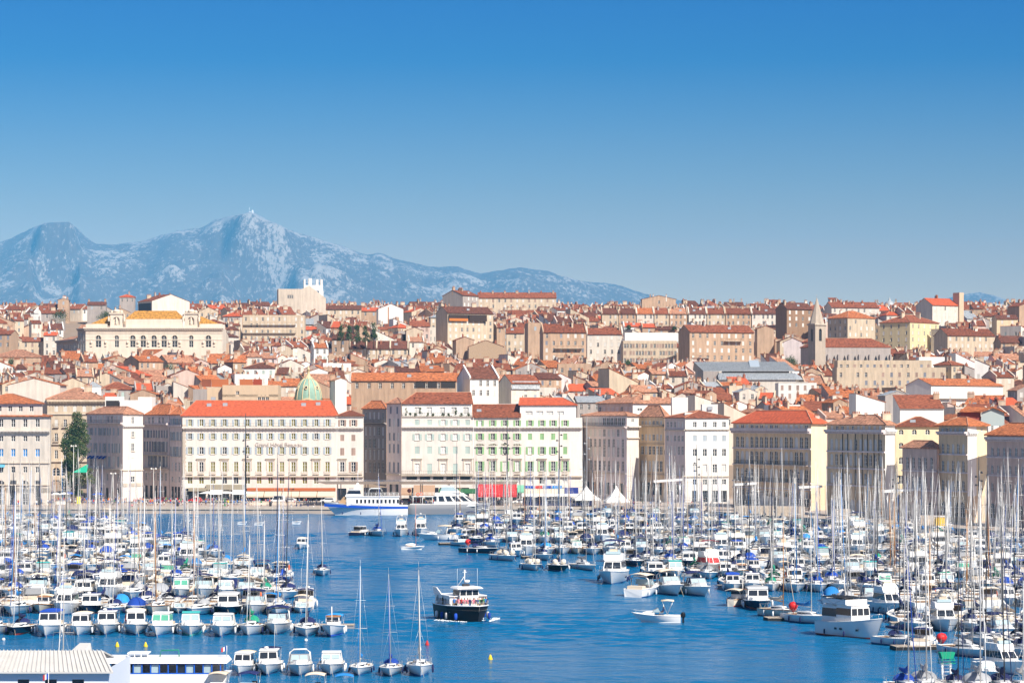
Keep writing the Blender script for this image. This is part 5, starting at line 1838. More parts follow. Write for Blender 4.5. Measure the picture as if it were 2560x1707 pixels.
t_, wf = nb('beige flat-roofed modern block standing right behind the hotel roof', 556, 695, 964, 832, 14, 18, 0, name=AB, cat='building', roof='f', wall=M('beige_render', (0.62, 0.47, 0.32), .9, var=.05, streak=.1), rmat=GREY, wins=[(4.6, 14.6, 'g'), (11.2, 13.6, 'g'), (12.4, 13.6, 'g'), (13.6, 13.6, 'g')], chim=0, parapet=.2, pyB=1010)
gb = MB()
gb.box(-4.8, -.01, 2, 12, 4, 17.6)
gb.ob('setback_wing', M('beige_render', (0, 0, 0)), t_)
ob('window', hill_window('g'), t_, (-2.5, 2, 13.2))
ob('window', hill_window('g'), t_, (-1.3, 2, 13.2))
gb = MB()
gb.box(-9, -4.81, 1, 12, 4, 17.0)
gb.ob('side_wing', GREY, t_)
for i, (a_, b_, m_) in enumerate(((-6.5, -3.7, RUST), (-3.6, 1.6, M('orange_screen', (0.42, 0.13, 0.045), .8)), (5.0, 9.0, M('orange_screen', (0, 0, 0))), (9.1, 11.8, M('red_screen', (0.30, 0.05, 0.02), .8)))):
    gb = MB()
    gb.box(a_, b_, 3, 3.2, 17.7, 20.0)
    gb.ob('terrace_screen', m_, t_)
nb('lilac and white blank slab with a sloping top behind the hotel end', 818, 866, 950, 838, 12, 20, 20, name='tenement', cat='building', roof='x', wall=PWHITE, rmat=PALE, nw=0, nf=0, chim=1, pyB=1012)
t_, wf = nb('long low building with bright orange roof and a ribbon of dark windows', 878, 1141, 951, 880, 14, 13, 0, name=AB, cat='building', roof='g', wall=SAND, rmat=ORANGE, nw=9, nf=1, wk='g', chim=0, pitch=.36, pyB=985)
gb = MB()
for a_, b_ in ((20.7, 23.9), (24.7, 27.6), (28.9, 33.5)):
    gb.box(a_, b_, -.1, -.005, 10.6, 12.6)
gb.ob('ribbon_window', GLASS, t_)
nb('white and brown-roofed house between two white fire walls', 1141, 1246, 945, 890, 12, 12, 34, roof='g', wall=PWHITE, rmat=BROWN, nw=4, nf=2, wk='gw', party=True, chim=1, pitch=.6, pyB=968)
t_, wf = nb('slate mansard house with four round dormers', 1246, 1350, 957, 893, 11, 12, 32, roof='g', wall=CHALK, rmat=RUST, nw=3, nf=2, chim=1, pitch=.5, pyB=985)
gb = MB()
gb.hexa([(0, -.5, 10), (wf, -.5, 10), (wf - .6, .4, 12.6), (.6, .4, 12.6)][:4], [(0, -.5, 10.01), (wf, -.5, 10.01), (wf - .6, .41, 12.61), (.6, .41, 12.61)])
gb.ob('mansard_slope', ZINC, t_, uv=True)
nb('low house with orange ridge at the photograph edge over the blue-blind building', 20, 150, 962, 850, 14, 12, 0, roof='x', wall=CHALK, rmat=ORANGE, nw=0, nf=0, chim=2, pitch=.25, pyB=985)
nb('vaulted grey shed between white gables at the right', 2213, 2276, 988, 800, 14, 12, 0, name='shed', cat='shed', roof='x', wall=GREY, rmat=ZINC, nw=1, nf=1, wk='g', chim=0, pitch=.35)
nb('white gable with orange slope left of the grey shed', 2140, 2212, 1005, 780, 14, 14, 0, roof='r', wall=PWHITE, rmat=ORANGE, nw=0, nf=0, chim=1, pitch=.3, pyB=1040)
nb('big white blank wall under a lean-to roof right of the grey shed', 2250, 2360, 1020, 745, 12, 16, 0, roof='s', wall=PWHITE, rmat=RUST, nw=0, nf=0, chim=1, pitch=.3, pyB=1052)

# everything between them: closed rows of houses that follow the slope
FR = random.Random(5)
WALLS = [SAND] * 4 + [CREAM] * 4 + [PINK] * 2 + [CHALK] * 4 + [GREY, PWHITE, PWHITE, SAND, STONE, LILAC_SHADE, RUBBLE]
ROOFW = [RUST] * 6 + [ORANGE] * 4 + [PALE] * 4 + [BROWN] * 3 + [RED, ZINC]
WN = {SAND: 'sand', CREAM: 'cream', PINK: 'pink', CHALK: 'chalk-white', GREY: 'grey', PWHITE: 'white', TAN: 'tan', STONE: 'stone', LILAC_SHADE: 'mauve', RUBBLE: 'rubble-stone'}
RN = {RUST: 'rust', ORANGE: 'orange', PALE: 'pale', BROWN: 'brown', RED: 'red', ZINC: 'zinc'}
LAND = [(70, 'left of the palace'), (214, 'by the shaded palace wing'), (350, 'below the palace pavilions'), (520, 'by the right end of the palace'), (690, 'below the balcony block'), (800, 'around the copper dome'), (940, 'near the conifer row'),
        (1110, 'left of the loggia house'), (1260, 'below the loggia house'), (1400, 'by the shadowed alley'), (1560, 'left of the office block'), (1720, 'below the office block'), (1880, 'by the zinc halls'), (2040, 'near the steeple'), (2200, 'below the church nave'), (2360, 'below the yellow villa'), (9999, 'near the right edge')]


def land(px):
    return next(t for x, t in LAND if px < x)


def project(x, y, z):
    return CX + F * x / y, HY + (CH - z) / y * F


QTOP = [(-60, 125, 992), (118, 262, 976), (262, 400, 1002), (400, 456, 1030), (455, 840, 1008), (840, 910, 1030), (910, 1003, 1012), (1003, 1184, 990), (1184, 1300, 1018), (1300, 1456, 1000), (1456, 1500, 1032), (1494, 1680, 998),
        (1680, 1822, 1022), (1822, 2066, 1036), (2066, 2240, 1042), (2240, 2350, 1050), (2350, 2470, 1045), (2470, 2620, 1080)]
skyl = [1075.0] * 2700                                # how high the nearer buildings already reach, per photo column


def raise_line(a, b, t_):
    for c in range(max(0, int(a) + 60), min(2700, int(b) + 60)):
        skyl[c] = min(skyl[c], t_)


for a_, b_, t_ in QTOP:
    raise_line(a_, b_, t_)
keep = sorted(KEEP, key=lambda k: k[2])
SPEC = []
d = 818.0
while d < 1610:
    x = -0.2 * d + FR.uniform(-4, 0)
    step = FR.uniform(17, 21) if d < 1100 else FR.uniform(20, 26)
    while keep and keep[0][2] < d:
        k = keep.pop(0)
        raise_line(k[0], k[1], k[3])
    rowspec = []
    while x < .21 * d:
        wf = FR.choice((5.2, 6, 7, 8, 9.5, 12)) * FR.uniform(.9, 1.1)
        dd = d + FR.uniform(-5, 5)
        h = FR.uniform(9.5, 17) if d < 1380 else FR.uniform(8, 12) if d < 1500 else FR.uniform(6.5, 8.5)
        dep = FR.uniform(9, 13)
        roof = FR.choice('gggggxxxxsrrhff' if d < 1400 else 'ggggggxxs')
        rz = FR.gauss(.2, .22) + (.35 if FR.random() < .12 else 0) - (.5 if FR.random() < .05 else 0)
        z0 = zg(dd)
        pxa, _ = project(x, dd, 0)
        pxb, _ = project(x + wf, dd, 0)
        ok = -60 < pxb and pxa < 2640
        pit = FR.uniform(.32, .5)
        for (ka, kb, kd, kt, kbm, kdep) in KEEP:
            if not ok:
                break
            if pxb < ka - 2 or pxa > kb + 2:
                continue
            if kd - 2 - dep * .8 < dd < kd + kdep + 3:
                ok = False
            elif dd < kd:
                lim = Z(kbm + 3, dd)                       # its top must stay under the kept building's visible foot
                top_ = z0 + h + pit * dep / 2
                if top_ > lim:
                    h -= top_ - lim
                    if h < 4.5:
                        ok = False
        wl = FR.choice(WALLS)
        rm = FR.choice(ROOFW)
        if dd < 1010:
            wl, rm = FR.choice([PWHITE, CHALK, CHALK, CREAM, CREAM, SAND, PINK, GREY, STONE]), FR.choice([PALE] * 6 + [ORANGE] * 5 + [RUST] * 3 + [RED, ZINC])
        sd = FR.randrange(99999)
        if ok:
            _, pyt = project(x, dd, z0 + h + .6 * pit * dep / 2)
            cols = range(max(0, int(pxa) + 60), min(2700, int(pxb) + 60))
            vis = sum(max(0, min(skyl[c] - pyt, 70)) for c in cols)
            if vis > 25 and pyt < 1046:
                SPEC.append((vis, x, dd, z0, wf, dep, h, roof, wl, rm, rz, pit, sd, pxa, pxb, pyt))
                rowspec.append((pxa, pxb, pyt))
        x += wf * math.cos(rz) + (FR.uniform(-.3, .8) if FR.random() < .8 else FR.uniform(2, 6))
    for r_ in rowspec:
        raise_line(*r_)
    d += step
SPEC.sort(key=lambda s_: -s_[0])
KINDN = {'g': 'house', 'x': 'gabled_house', 's': 'lean_to_house', 'r': 'lean_to_house', 'h': 'hipped_house', 'f': 'flat_roofed_house'}
LABK = {'g': 'house with %s eaves roof', 'x': 'gabled house with %s roof', 's': 'house with %s lean-to roof', 'r': 'house with sideways %s roof', 'h': 'house with hipped %s roof', 'f': 'flat-topped house'}
cnt = {}
rest = MB()
HOUSES = []
for (vis, x, dd, z0, wf, dep, h, roof, wl, rm, rz, pit, sd, pxa, pxb, pyt) in SPEC:
    rr_ = random.Random(sd)
    if dd > 1200 and rm in (PALE, ORANGE):
        rm = rr_.choice((RUST, BROWN, RUST))
    if roof == 'f':
        rm = GREY
    nm = KINDN[roof] if roof != 'g' or wf > 8.2 else 'townhouse'
    cnt[nm] = cnt.get(nm, 0) + 1
    if cnt[nm] > (235 if nm in ('house', 'townhouse') else 285):           # smallest in view, joined below
        c_, s__ = math.cos(rz), math.sin(rz)
        T = lambda px_, py_, pz_: (x + px_ * c_ - py_ * s__, dd + px_ * s__ + py_ * c_, z0 + pz_)
        ri = pit * dep / 2
        rest.hexa([T(0, 0, -7), T(wf, 0, -7), T(wf, dep, -7), T(0, dep, -7)], [T(0, 0, h), T(wf, 0, h), T(wf, dep, h), T(0, dep, h)], rr_.choice((0, 1, 2)))
        for xx in (0, wf):
            rest.poly([T(xx, 0, h), T(xx, dep, h), T(xx, dep / 2, h + ri)], 1)
        for ya, yb in ((-.4, dep / 2), (dep + .4, dep / 2)):
            rest.hexa([T(-.2, ya, h - .15), T(wf + .2, ya, h - .15), T(wf + .2, yb, h + ri), T(-.2, yb, h + ri)], [T(-.2, ya, h), T(wf + .2, ya, h), T(wf + .2, yb, h + ri + .16), T(-.2, yb, h + ri + .16)], rr_.choice((3, 3, 4)))
        for i in range(rr_.choice((1, 2))):
            cx_ = rr_.uniform(.1, .9) * wf
            rest.hexa([T(cx_, dep * .4, h), T(cx_ + 1, dep * .4, h), T(cx_ + 1, dep * .4 + .7, h), T(cx_, dep * .4 + .7, h)], [T(cx_, dep * .4, h + ri + 1.4), T(cx_ + 1, dep * .4, h + ri + 1.4), T(cx_ + 1, dep * .4 + .7, h + ri + 1.4), T(cx_, dep * .4 + .7, h + ri + 1.4)], 0)
        for i in range(max(1, int(wf / 3))):
            cx_ = (i + .5) * wf / max(1, int(wf / 3))
            rest.hexa([T(cx_ - .5, -.05, h - 2.5), T(cx_ + .5, -.05, h - 2.5), T(cx_ + .5, -.003, h - 2.5), T(cx_ - .5, -.003, h - 2.5)], [T(cx_ - .5, -.05, h - .8), T(cx_ + .5, -.05, h - .8), T(cx_ + .5, -.003, h - .8), T(cx_ - .5, -.003, h - .8)], 5)
        continue
    lab = LABK[roof]
    lab = WN[wl] + ' ' + (lab % RN[rm] if '%' in lab else lab)
    blank = roof in 'xr' and rr_.random() < .6
    small = vis < 90
    t_ = house(nm, lab, 'house', (x, dd, z0), wf, dep, h, roof, wl, rm, rz, pit, 0 if blank else (1 if small else rr_.choice((1, 2, 2, 3))), max(1, int(wf / 2.7)), rr_.choice(('gwb', 'gggw', 'wwg', 'gnw', 'gsg', 'gdw', 'ggg')), rr_.choice((2, 2, 3, 4)), seed=sd,
               side_nw=0 if small or rr_.random() < .6 else 2, ant=rr_.random() < .25, party=roof == 'g' and wf < 8.5 and nm == 'townhouse')
    HOUSES.append((t_, (pxa + pxb) / 2, pyt, land((pxa + pxb) / 2)))
if rest.v:
    o = rest.ob('distant_roofs', [SAND, CREAM, CHALK, RUST, BROWN, GLASS], uv=True)
    struct(o, 'stuff')
    o['label'] = 'smallest far rooftops packed between the houses on the slope'
print('FILL', len(SPEC), cnt)

# ---------------------------------------------------------------- boats (local frame: bow towards -y, z = 0 at the waterline)
BLUEC = M('royal_blue_canvas', (0.012, 0.06, 0.36), 0.8, rnd=.25)
NAVYC = M('navy_canvas', (0.012, 0.018, 0.085), 0.85, rnd=.25)
SKYC = M('sky_blue_canvas', (0.02, 0.22, 0.58), 0.8, rnd=.2)
TEALC = M('teal_canvas_bright', (0.05, 0.42, 0.40), 0.8)
GREENC = M('green_canvas', (0.012, 0.25, 0.15), 0.8)
BEIGEC = M('sand_canvas', (0.62, 0.52, 0.40), 0.85, rnd=.1)
GREYC = M('grey_canvas', (0.30, 0.31, 0.33), 0.85, rnd=.2)
REDC = M('red_canvas', (0.50, 0.03, 0.03), 0.8)
WHITEC = M('white_sailcloth', (0.74, 0.72, 0.68), 0.8, rnd=.08)
WINEC = M('wine_canvas', (0.22, 0.03, 0.05), 0.8)
NAVYH = M('navy_hull', (0.012, 0.016, 0.05), 0.25, spec=.5)
BLACKH = M('black_hull', (0.008, 0.008, 0.011), 0.5, spec=.25)
REDH = M('red_hull', (0.38, 0.02, 0.03), 0.3)
CREAMH = M('cream_hull', (0.66, 0.60, 0.50), 0.4)
BOOT = M('blue_antifoul', (0.02, 0.07, 0.20), 0.6, rnd=.4)
BOOTR = M('red_antifoul', (0.25, 0.03, 0.02), 0.6)
TEAK = M('teak', (0.34, 0.20, 0.10), 0.7, var=.15, scale=2)
VARN = M('varnished_wood', (0.42, 0.19, 0.06), 0.4, var=.15, scale=1.5)
DECK = M('deck_paint', (0.66, 0.64, 0.60), 0.7, rnd=.06)
ALU = M('mast_alloy', (0.42, 0.41, 0.40), 0.55, 0.1, rnd=.4)
ALUW = M('mast_white', (0.68, 0.65, 0.60), 0.5)
ORNG = M('lifebuoy_orange', (0.75, 0.13, 0.03), 0.6)
TINT = M('green_tinted_screen', (0.10, 0.38, 0.26), 0.2, spec=.6)
PALEG = M('pale_screen', (0.34, 0.44, 0.47), 0.15, spec=.6)
VIEW_W = 'west'


def hull_rings(L, B, Fb, tr=.8, sheer=.35, rake=.13, flare=.72, n=12, full=2.2, wide=.42):
    st = []
    for i in range(n):
        t = (i / (n - 1)) ** .9
        if t < wide:
            k = tr + (1 - tr) * math.sin(t / wide * PI / 2)
        else:
            k = max(.012, 1 - ((t - wide) / (1 - wide)) ** full)
        hb_ = B / 2 * k
        hw = hb_ * (1 - flare * t ** 1.15) * .92
        zs = Fb * (1 + sheer * t ** 2)
        y = L / 2 - t * L
        yw = L / 2 - t * L * (1 - rake)
        pts = [(hb_, y, zs), (hb_ * .55 + hw * .45, y * .55 + yw * .45, zs * .5), (hw, yw, .16), (hw * .985, yw, .02), (hw * .6, yw * .985, -.3)]
        st.append([(-a, b_, c) for a, b_, c in pts] + [(0, yw * .97, -.45)] + list(reversed(pts)))
    return st


def make_hull(root, L, B, Fb, hm, bm, strip=None, **kw):
    st = hull_rings(L, B, Fb, **kw)
    mb = MB()
    n = len(st[0])
    for lo, hi, m in ((0, 2, 0), (2, 3, 2), (3, 7, 1), (7, 8, 2), (8, 10, 0)):
        mb.rings([r[lo:hi + 1] for r in st], m, True, False, False)
    mb.poly(st[0], 0)
    h = mb.ob('hull', [hm, bm, strip or bm], root)
    dk = MB()
    for a, c in zip(st, st[1:]):
        dk.poly([(a[0][0] * .97, a[0][1], a[0][2] - .05), (a[-1][0] * .97, a[-1][1], a[-1][2] - .05), (c[-1][0] * .97, c[-1][1], c[-1][2] - .05), (c[0][0] * .97, c[0][1], c[0][2] - .05)])
    dk.ob('deck', DECK, root)
    gb = MB()
    for sd in (0, -1):
        gb.tube([(r[sd][0], r[sd][1], r[sd][2]) for r in st], .045, 5)
    gb.ob('gunwale', WHITE if hm is not CREAMH else VARN, h)
    return st


def frustum(y0, y1, w0, w1, z0, z1, sf, sb, inset):
    """bottom and top corners: front edge y0 (towards the bow), back edge y1, widths at front and back, slopes front/back"""
    b_ = [(-w0 / 2, y0, z0), (w0 / 2, y0, z0), (w1 / 2, y1, z0), (-w1 / 2, y1, z0)]
    t_ = [(-w0 / 2 + inset, y0 + sf, z1), (w0 / 2 - inset, y0 + sf, z1), (w1 / 2 - inset, y1 - sb, z1), (-w1 / 2 + inset, y1 - sb, z1)]
    return b_, t_


def band(b_, t_, f0, f1, grow=.02):
    c = [sum(p[i] for p in b_ + t_) / 8 for i in range(3)]

    def mix(f):
        o = []
        for p, q in zip(b_, t_):
            v = [p[i] + (q[i] - p[i]) * f for i in range(3)]
            v[0] += grow if v[0] > c[0] else -grow
            v[1] += grow if v[1] > c[1] else -grow
            o.append(tuple(v))
        return o
    return mix(f0), mix(f1)


def cabin(root, fr, mat, wins=None, glass=GLASS, name='cabin', nm=2, roofm=None):
    b_, t_ = fr
    mb = MB()
    mb.hexa(b_, t_)
    if wins:
        for s_ in range(nm + 1):
            f = s_ / max(1, nm)
            p0, p1 = band(b_, t_, wins[0] - .04, wins[1] + .04, .03)
            a, c = Vector(p0[0]).lerp(Vector(p0[1]), f), Vector(p1[0]).lerp(Vector(p1[1]), f)
            mb.hexa([(a.x - .05, a.y - .015, a.z), (a.x + .05, a.y - .015, a.z), (a.x + .05, a.y + .05, a.z), (a.x - .05, a.y + .05, a.z)], [(c.x - .05, c.y - .015, c.z), (c.x + .05, c.y - .015, c.z), (c.x + .05, c.y + .05, c.z), (c.x - .05, c.y + .05, c.z)])
    o = mb.ob(name, mat, root)
    if wins:
        gb = MB()
        p0, p1 = band(b_, t_, *wins)
        gb.hexa(p0, p1)
        gb.ob('windscreen', glass, o)
    if roofm is not None:
        rb = MB()
        p0, p1 = band(b_, t_, 1.0, 1.0, .12)
        rb.hexa(p0, [(p[0] * .96, p[1], p[2] + .09) for p in p1])
        rb.ob('cabin_roof', roofm, o)
    return o


def canopy(root, y0, y1, w_, z, mat, sag=.16, legs=True, front=None, name='canopy'):
    mb = MB()
    n = 6
    up = [(w_ * (k / n - .5), z + sag * (1 - (2 * k / n - 1) ** 2)) for k in range(n + 1)]
    r = []
    for y, dz in ((y0, -.07), ((y0 + y1) / 2, 0), (y1, -.07)):
        r.append([(x, y, zz_ + dz) for x, zz_ in up] + [(x, y, zz_ + dz - .05) for x, zz_ in reversed(up)])
    mb.rings(r, 0, True, True, True)
    o = mb.ob(name, mat, root)
    if legs:
        for sx in (-1, 1):
            lb = MB()
            for y in (y0 + .1, y1 - .1):
                lb.tube([(sx * w_ / 2 * .97, (y0 + y1) / 2, legs), (sx * w_ / 2 * .97, y, z - .03)], .022, 4)
            lb.ob('canopy_frame', STEEL, o)
    if front:
        fb = MB()
        fb.poly([(-w_ / 2 * .97, y0, z - .08), (w_ / 2 * .97, y0, z - .08), (w_ / 2 * .98, y0 - .5, front), (-w_ / 2 * .98, y0 - .5, front)])
        fb.ob('canopy_front', PALEG, o)
    return o


def bow_rail(root, st, h=.55, frac=.5):
    mb = MB()
    k0 = int(len(st) * (1 - frac))
    for sd in (0, -1):
        pts = [(r[sd][0] * .95, r[sd][1] + .05, r[sd][2] + h) for r in st[k0:]]
        mb.tube(pts, .02, 4)
        for r in st[k0::2]:
            mb.tube([(r[sd][0] * .95, r[sd][1] + .05, r[sd][2]), (r[sd][0] * .95, r[sd][1] + .05, r[sd][2] + h)], .018, 4)
    mb.ob('bow_rail', STEEL, root)


def fenders(root, st, mat=WHITE, ids=(3, 6)):
    for sd in (0, -1):
        for i in ids:
            r = st[i]
            s_ = -1 if sd == 0 else 1
            mb = MB()
            mb.lathe([(.02, .75), (.1, .68), (.12, .4), (.1, .12), (.02, .05)], 8, 0, (r[sd][0] + s_ * .12, r[sd][1], .15))
            mb.ob('fender', mat, root)


def moorings(root, st):
    mb = MB()
    r = st[-2]
    mb.tube([(.05, r[0][1], r[0][2] - .05), (.4, r[0][1] - .8, -.3)], .022, 4)
    mb.ob('mooring_rope', M('rope', (0.50, 0.42, 0.30), .9), root)


def outboard(root, y, x=0, z=.55):
    mb = MB()
    mb.rings([[(x + .24 * math.cos(q), y + .3 * math.sin(q) * k + (1 - k) * .05, z + dz) for q in [2 * PI * j / 8 for j in range(8)]] for k, dz in ((.55, -.12), (1.0, 0), (1.0, .3), (.65, .5), (.2, .55))], 0, True)
    mb.box(x - .07, x + .07, y - .1, y + .14, z - .9, z - .1)
    mb.ob('outboard_motor', BLACKH, root)


def lifebuoy(root, c, ax='y', r=.32):
    mb = MB()
    c = Vector(c)
    n = 14
    rings = []
    for k in range(n + 1):
        q = 2 * PI * k / n
        d_ = Vector((math.cos(q), 0, math.sin(q))) if ax == 'y' else Vector((0, math.cos(q), math.sin(q)))
        o_ = Vector((0, 1, 0)) if ax == 'y' else Vector((1, 0, 0))
        rings.append([c + d_ * r + (d_ * math.cos(p) + o_ * math.sin(p)) * .085 for p in [2 * PI * j / 6 for j in range(6)]])
    mb.rings(rings, 0, True, False)
    return mb.ob('lifebuoy', ORNG, root)


def motor_open(root, L=5.6, B=2.2, hm=WHITE, cv=NAVYC, boot=BOOT):
    st = make_hull(root, L, B, .62, hm, boot, tr=.88)
    cabin(root, frustum(-L * .12, L * .0, B * .62, B * .7, .62, 1.25, .3, .0, .05), WHITE, (.25, .95), PALEG, 'console', 1)
    canopy(root, -L * .1, L * .3, B * .8, 2.1, cv, legs=.7)
    mb = MB()
    mb.box(-B * .33, B * .33, L * .16, L * .3, .62, 1.0)
    mb.ob('bench', BEIGEC, root)
    outboard(root, L / 2 + .2)
    bow_rail(root, st, .4, .4)
    moorings(root, st)


def motor_cabin(root, L=7.6, B=2.7, hm=WHITE, cv=None, scr=GLASS, boot=BOOT, roofm=None, cover=None, top=2.35, strip=None, buoy=False, whip=False):
    st = make_hull(root, L, B, .95, hm, boot, strip, tr=.88)
    cabin(root, frustum(-L * .30, L * .02, B * .45, B * .74, .98, 1.45, .5, .1, .12), WHITE, None, name='foredeck_cabin')
    cabin(root, frustum(-L * .10, L * .20, B * .70, B * .74, 1.0, top, .45, .05, .1), WHITE, (.42, .88), scr, 'wheelhouse', 2, roofm or WHITE)
    if cv:
        canopy(root, L * .18, L * .46, B * .8, top + .05, cv, legs=1.0)
    if buoy:
        lifebuoy(root, (-B * .39, L * .08, 1.6), 'x', .3)
    if whip:
        mb = MB()
        mb.tube([(B * .2, L * .1, top), (B * .22, L * .16, top + 2.6)], .02, 4)
        mb.ob('whip_antenna', FRAMEW, root)
        mb = MB()
        mb.lathe([(.02, .26), (.22, .22), (.24, .06), (.02, 0)], 10, 0, (-B * .1, L * .06, top + .12))
        mb.ob('radar_dome', WHITE, root)
    if cover:
        mb = MB()
        mb.hexa(*frustum(L * .16, L * .47, B * .78, B * .8, 1.0, top - .1, .1, .35, .15))
        mb.ob('cockpit_cover', cover, root)
    mb = MB()
    mb.box(-B * .3, B * .3, L * .36, L * .46, .95, 1.25)
    mb.ob('stern_bench', BEIGEC, root)
    bow_rail(root, st)
    fenders(root, st)
    moorings(root, st)


def cruiser(root, L=9, B=3.0, hm=WHITE, cv=NAVYC, boot=BOOT, tonneau=None):
    st = make_hull(root, L, B, 1.1, hm, boot, tr=.9, rake=.17, flare=.55)
    cabin(root, frustum(-L * .36, -L * .02, B * .3, B * .84, 1.16, 1.75, 1.5, .0, .2), WHITE, None, name='foredeck')
    cabin(root, frustum(-L * .08, L * .06, B * .7, B * .84, 1.55, 2.25, .75, .0, .1), GREYM, (.02, .98), PALEG, 'windscreen_frame', 2)
    if tonneau:
        mb = MB()
        mb.hexa(*frustum(-L * .06, L * .12, B * .78, B * .86, 1.6, 2.3, .6, .1, .12))
        mb.ob('tonneau_cover', tonneau, root)
    if cv:
        canopy(root, L * .0, L * .34, B * .88, 2.95, cv, .22, 1.2, front=None)
    mb = MB()
    mb.tube([(-B * .44, L * .2, 1.1), (-B * .4, L * .24, 2.4), (-B * .25, L * .25, 2.75), (B * .25, L * .25, 2.75), (B * .4, L * .24, 2.4), (B * .44, L * .2, 1.1)], .09, 6)
    mb.ob('radar_arch', WHITE, root)
    mb = MB()
    mb.box(-B * .36, B * .36, L * .3, L * .44, 1.05, 1.5)
    mb.ob('stern_bench', BEIGEC, root)
    bow_rail(root, st)
    fenders(root, st, ids=(2, 5))
    moorings(root, st)


def covered_boat(root, L=6.6, B=2.4, hm=WHITE, cv=BLUEC):
    st = make_hull(root, L, B, .8, hm, BOOT, tr=.88)
    mb = MB()
    rg = []
    for t, h_, w_ in ((.46, .15, .8), (.3, .75, .95), (.05, 1.1, .95), (-.15, .95, .85), (-.33, .35, .5), (-.42, .12, .2)):
        rg.append([(B / 2 * w_ * math.cos(q), L * t, .82 + h_ * math.sin(q)) for q in [PI * k / 8 for k in range(9)]])
    mb.rings(rg, 0, True, True, False)
    mb.ob('boat_cover', cv, root)
    outboard(root, L / 2 + .2)
    fenders(root, st)
    moorings(root, st)


def flybridge(root, L=12, B=4.0, hm=WHITE, cv=NAVYC, boot=BOOT, cover=WHITE, glass=GLASS):
    st = make_hull(root, L, B, 1.45, hm, boot, tr=.9, rake=.15, flare=.5)
    fr = frustum(-L * .20, L * .26, B * .62, B * .82, 1.5, 3.0, 1.3, .1, .22)
    cabin(root, fr, WHITE, (.35, .9), glass, 'saloon', 2, WHITE)
    cabin(root, frustum(-L * .36, -L * .12, B * .3, B * .7, 1.5, 2.0, .8, 0, .2), WHITE, None, name='foredeck')
    mb = MB()
    y0 = -L * .08
    mb.hexa(*frustum(y0, L * .24, B * .62, B * .72, 3.1, 3.85, .5, .0, -.05))
    mb.ob('flybridge_coaming', cover, root)
    cabin(root, frustum(y0 + .35, y0 + .8, B * .5, B * .52, 3.86, 4.25, .2, .0, .05), PALEG, None, name='fly_screen')
    mb = MB()
    mb.box(-.5, .5, L * .06, L * .14, 3.86, 4.5)
    mb.ob('helm_seat', BEIGEC, root)
    if cv:
        canopy(root, L * .0, L * .24, B * .74, 5.6, cv, .2, 3.8)
    mb = MB()
    mb.tube([(-B * .36, L * .2, 3.8), (-B * .3, L * .25, 4.9), (B * .3, L * .25, 4.9), (B * .36, L * .2, 3.8)], .1, 6)
    mb.lathe([(.02, .3), (.28, .25), (.3, .08), (.02, 0)], 10, 0, (0, L * .25, 4.95))
    mb.ob('radar_arch', WHITE, root)
    for sd in (-1, 1):
        for yy in (-.15, .0):
            mb = MB()
            i = 6
            r = st[i]
            x = r[0][0] if sd < 0 else r[-1][0]
            mb.box(x * .97 - .05, x * .97 + .05, r[0][1] + yy * L - .22, r[0][1] + yy * L + .22, .8, 1.02)
            mb.ob('porthole', GLASS, root)
    bow_rail(root, st, .7)
    fenders(root, st, NAVYC, (2, 4, 6))
    moorings(root, st)


def pointu(root, L=6.6, B=2.4, hm=WHITE, cv=SKYC, strip=BLUEC):
    st = make_hull(root, L, B, .85, hm, BOOT, strip, tr=.35, sheer=.5, full=2.6, wide=.5)
    cabin(root, frustum(-L * .1, L * .16, B * .55, B * .6, .9, 1.9, .15, .0, .05), WHITE, (.5, .9), GLASS, 'wheelhouse', 1, VARN)
    canopy(root, L * .1, L * .42, B * .75, 2.0, cv, legs=.9)
    mb = MB()
    mb.tube([(0, -L * .2, .85), (0, -L * .2, 3.0)], .05, 5)
    mb.ob('flag_staff', ALUW, root)
    bow_rail(root, st, .45, .5)
    fenders(root, st, WHITE, (3, 7))


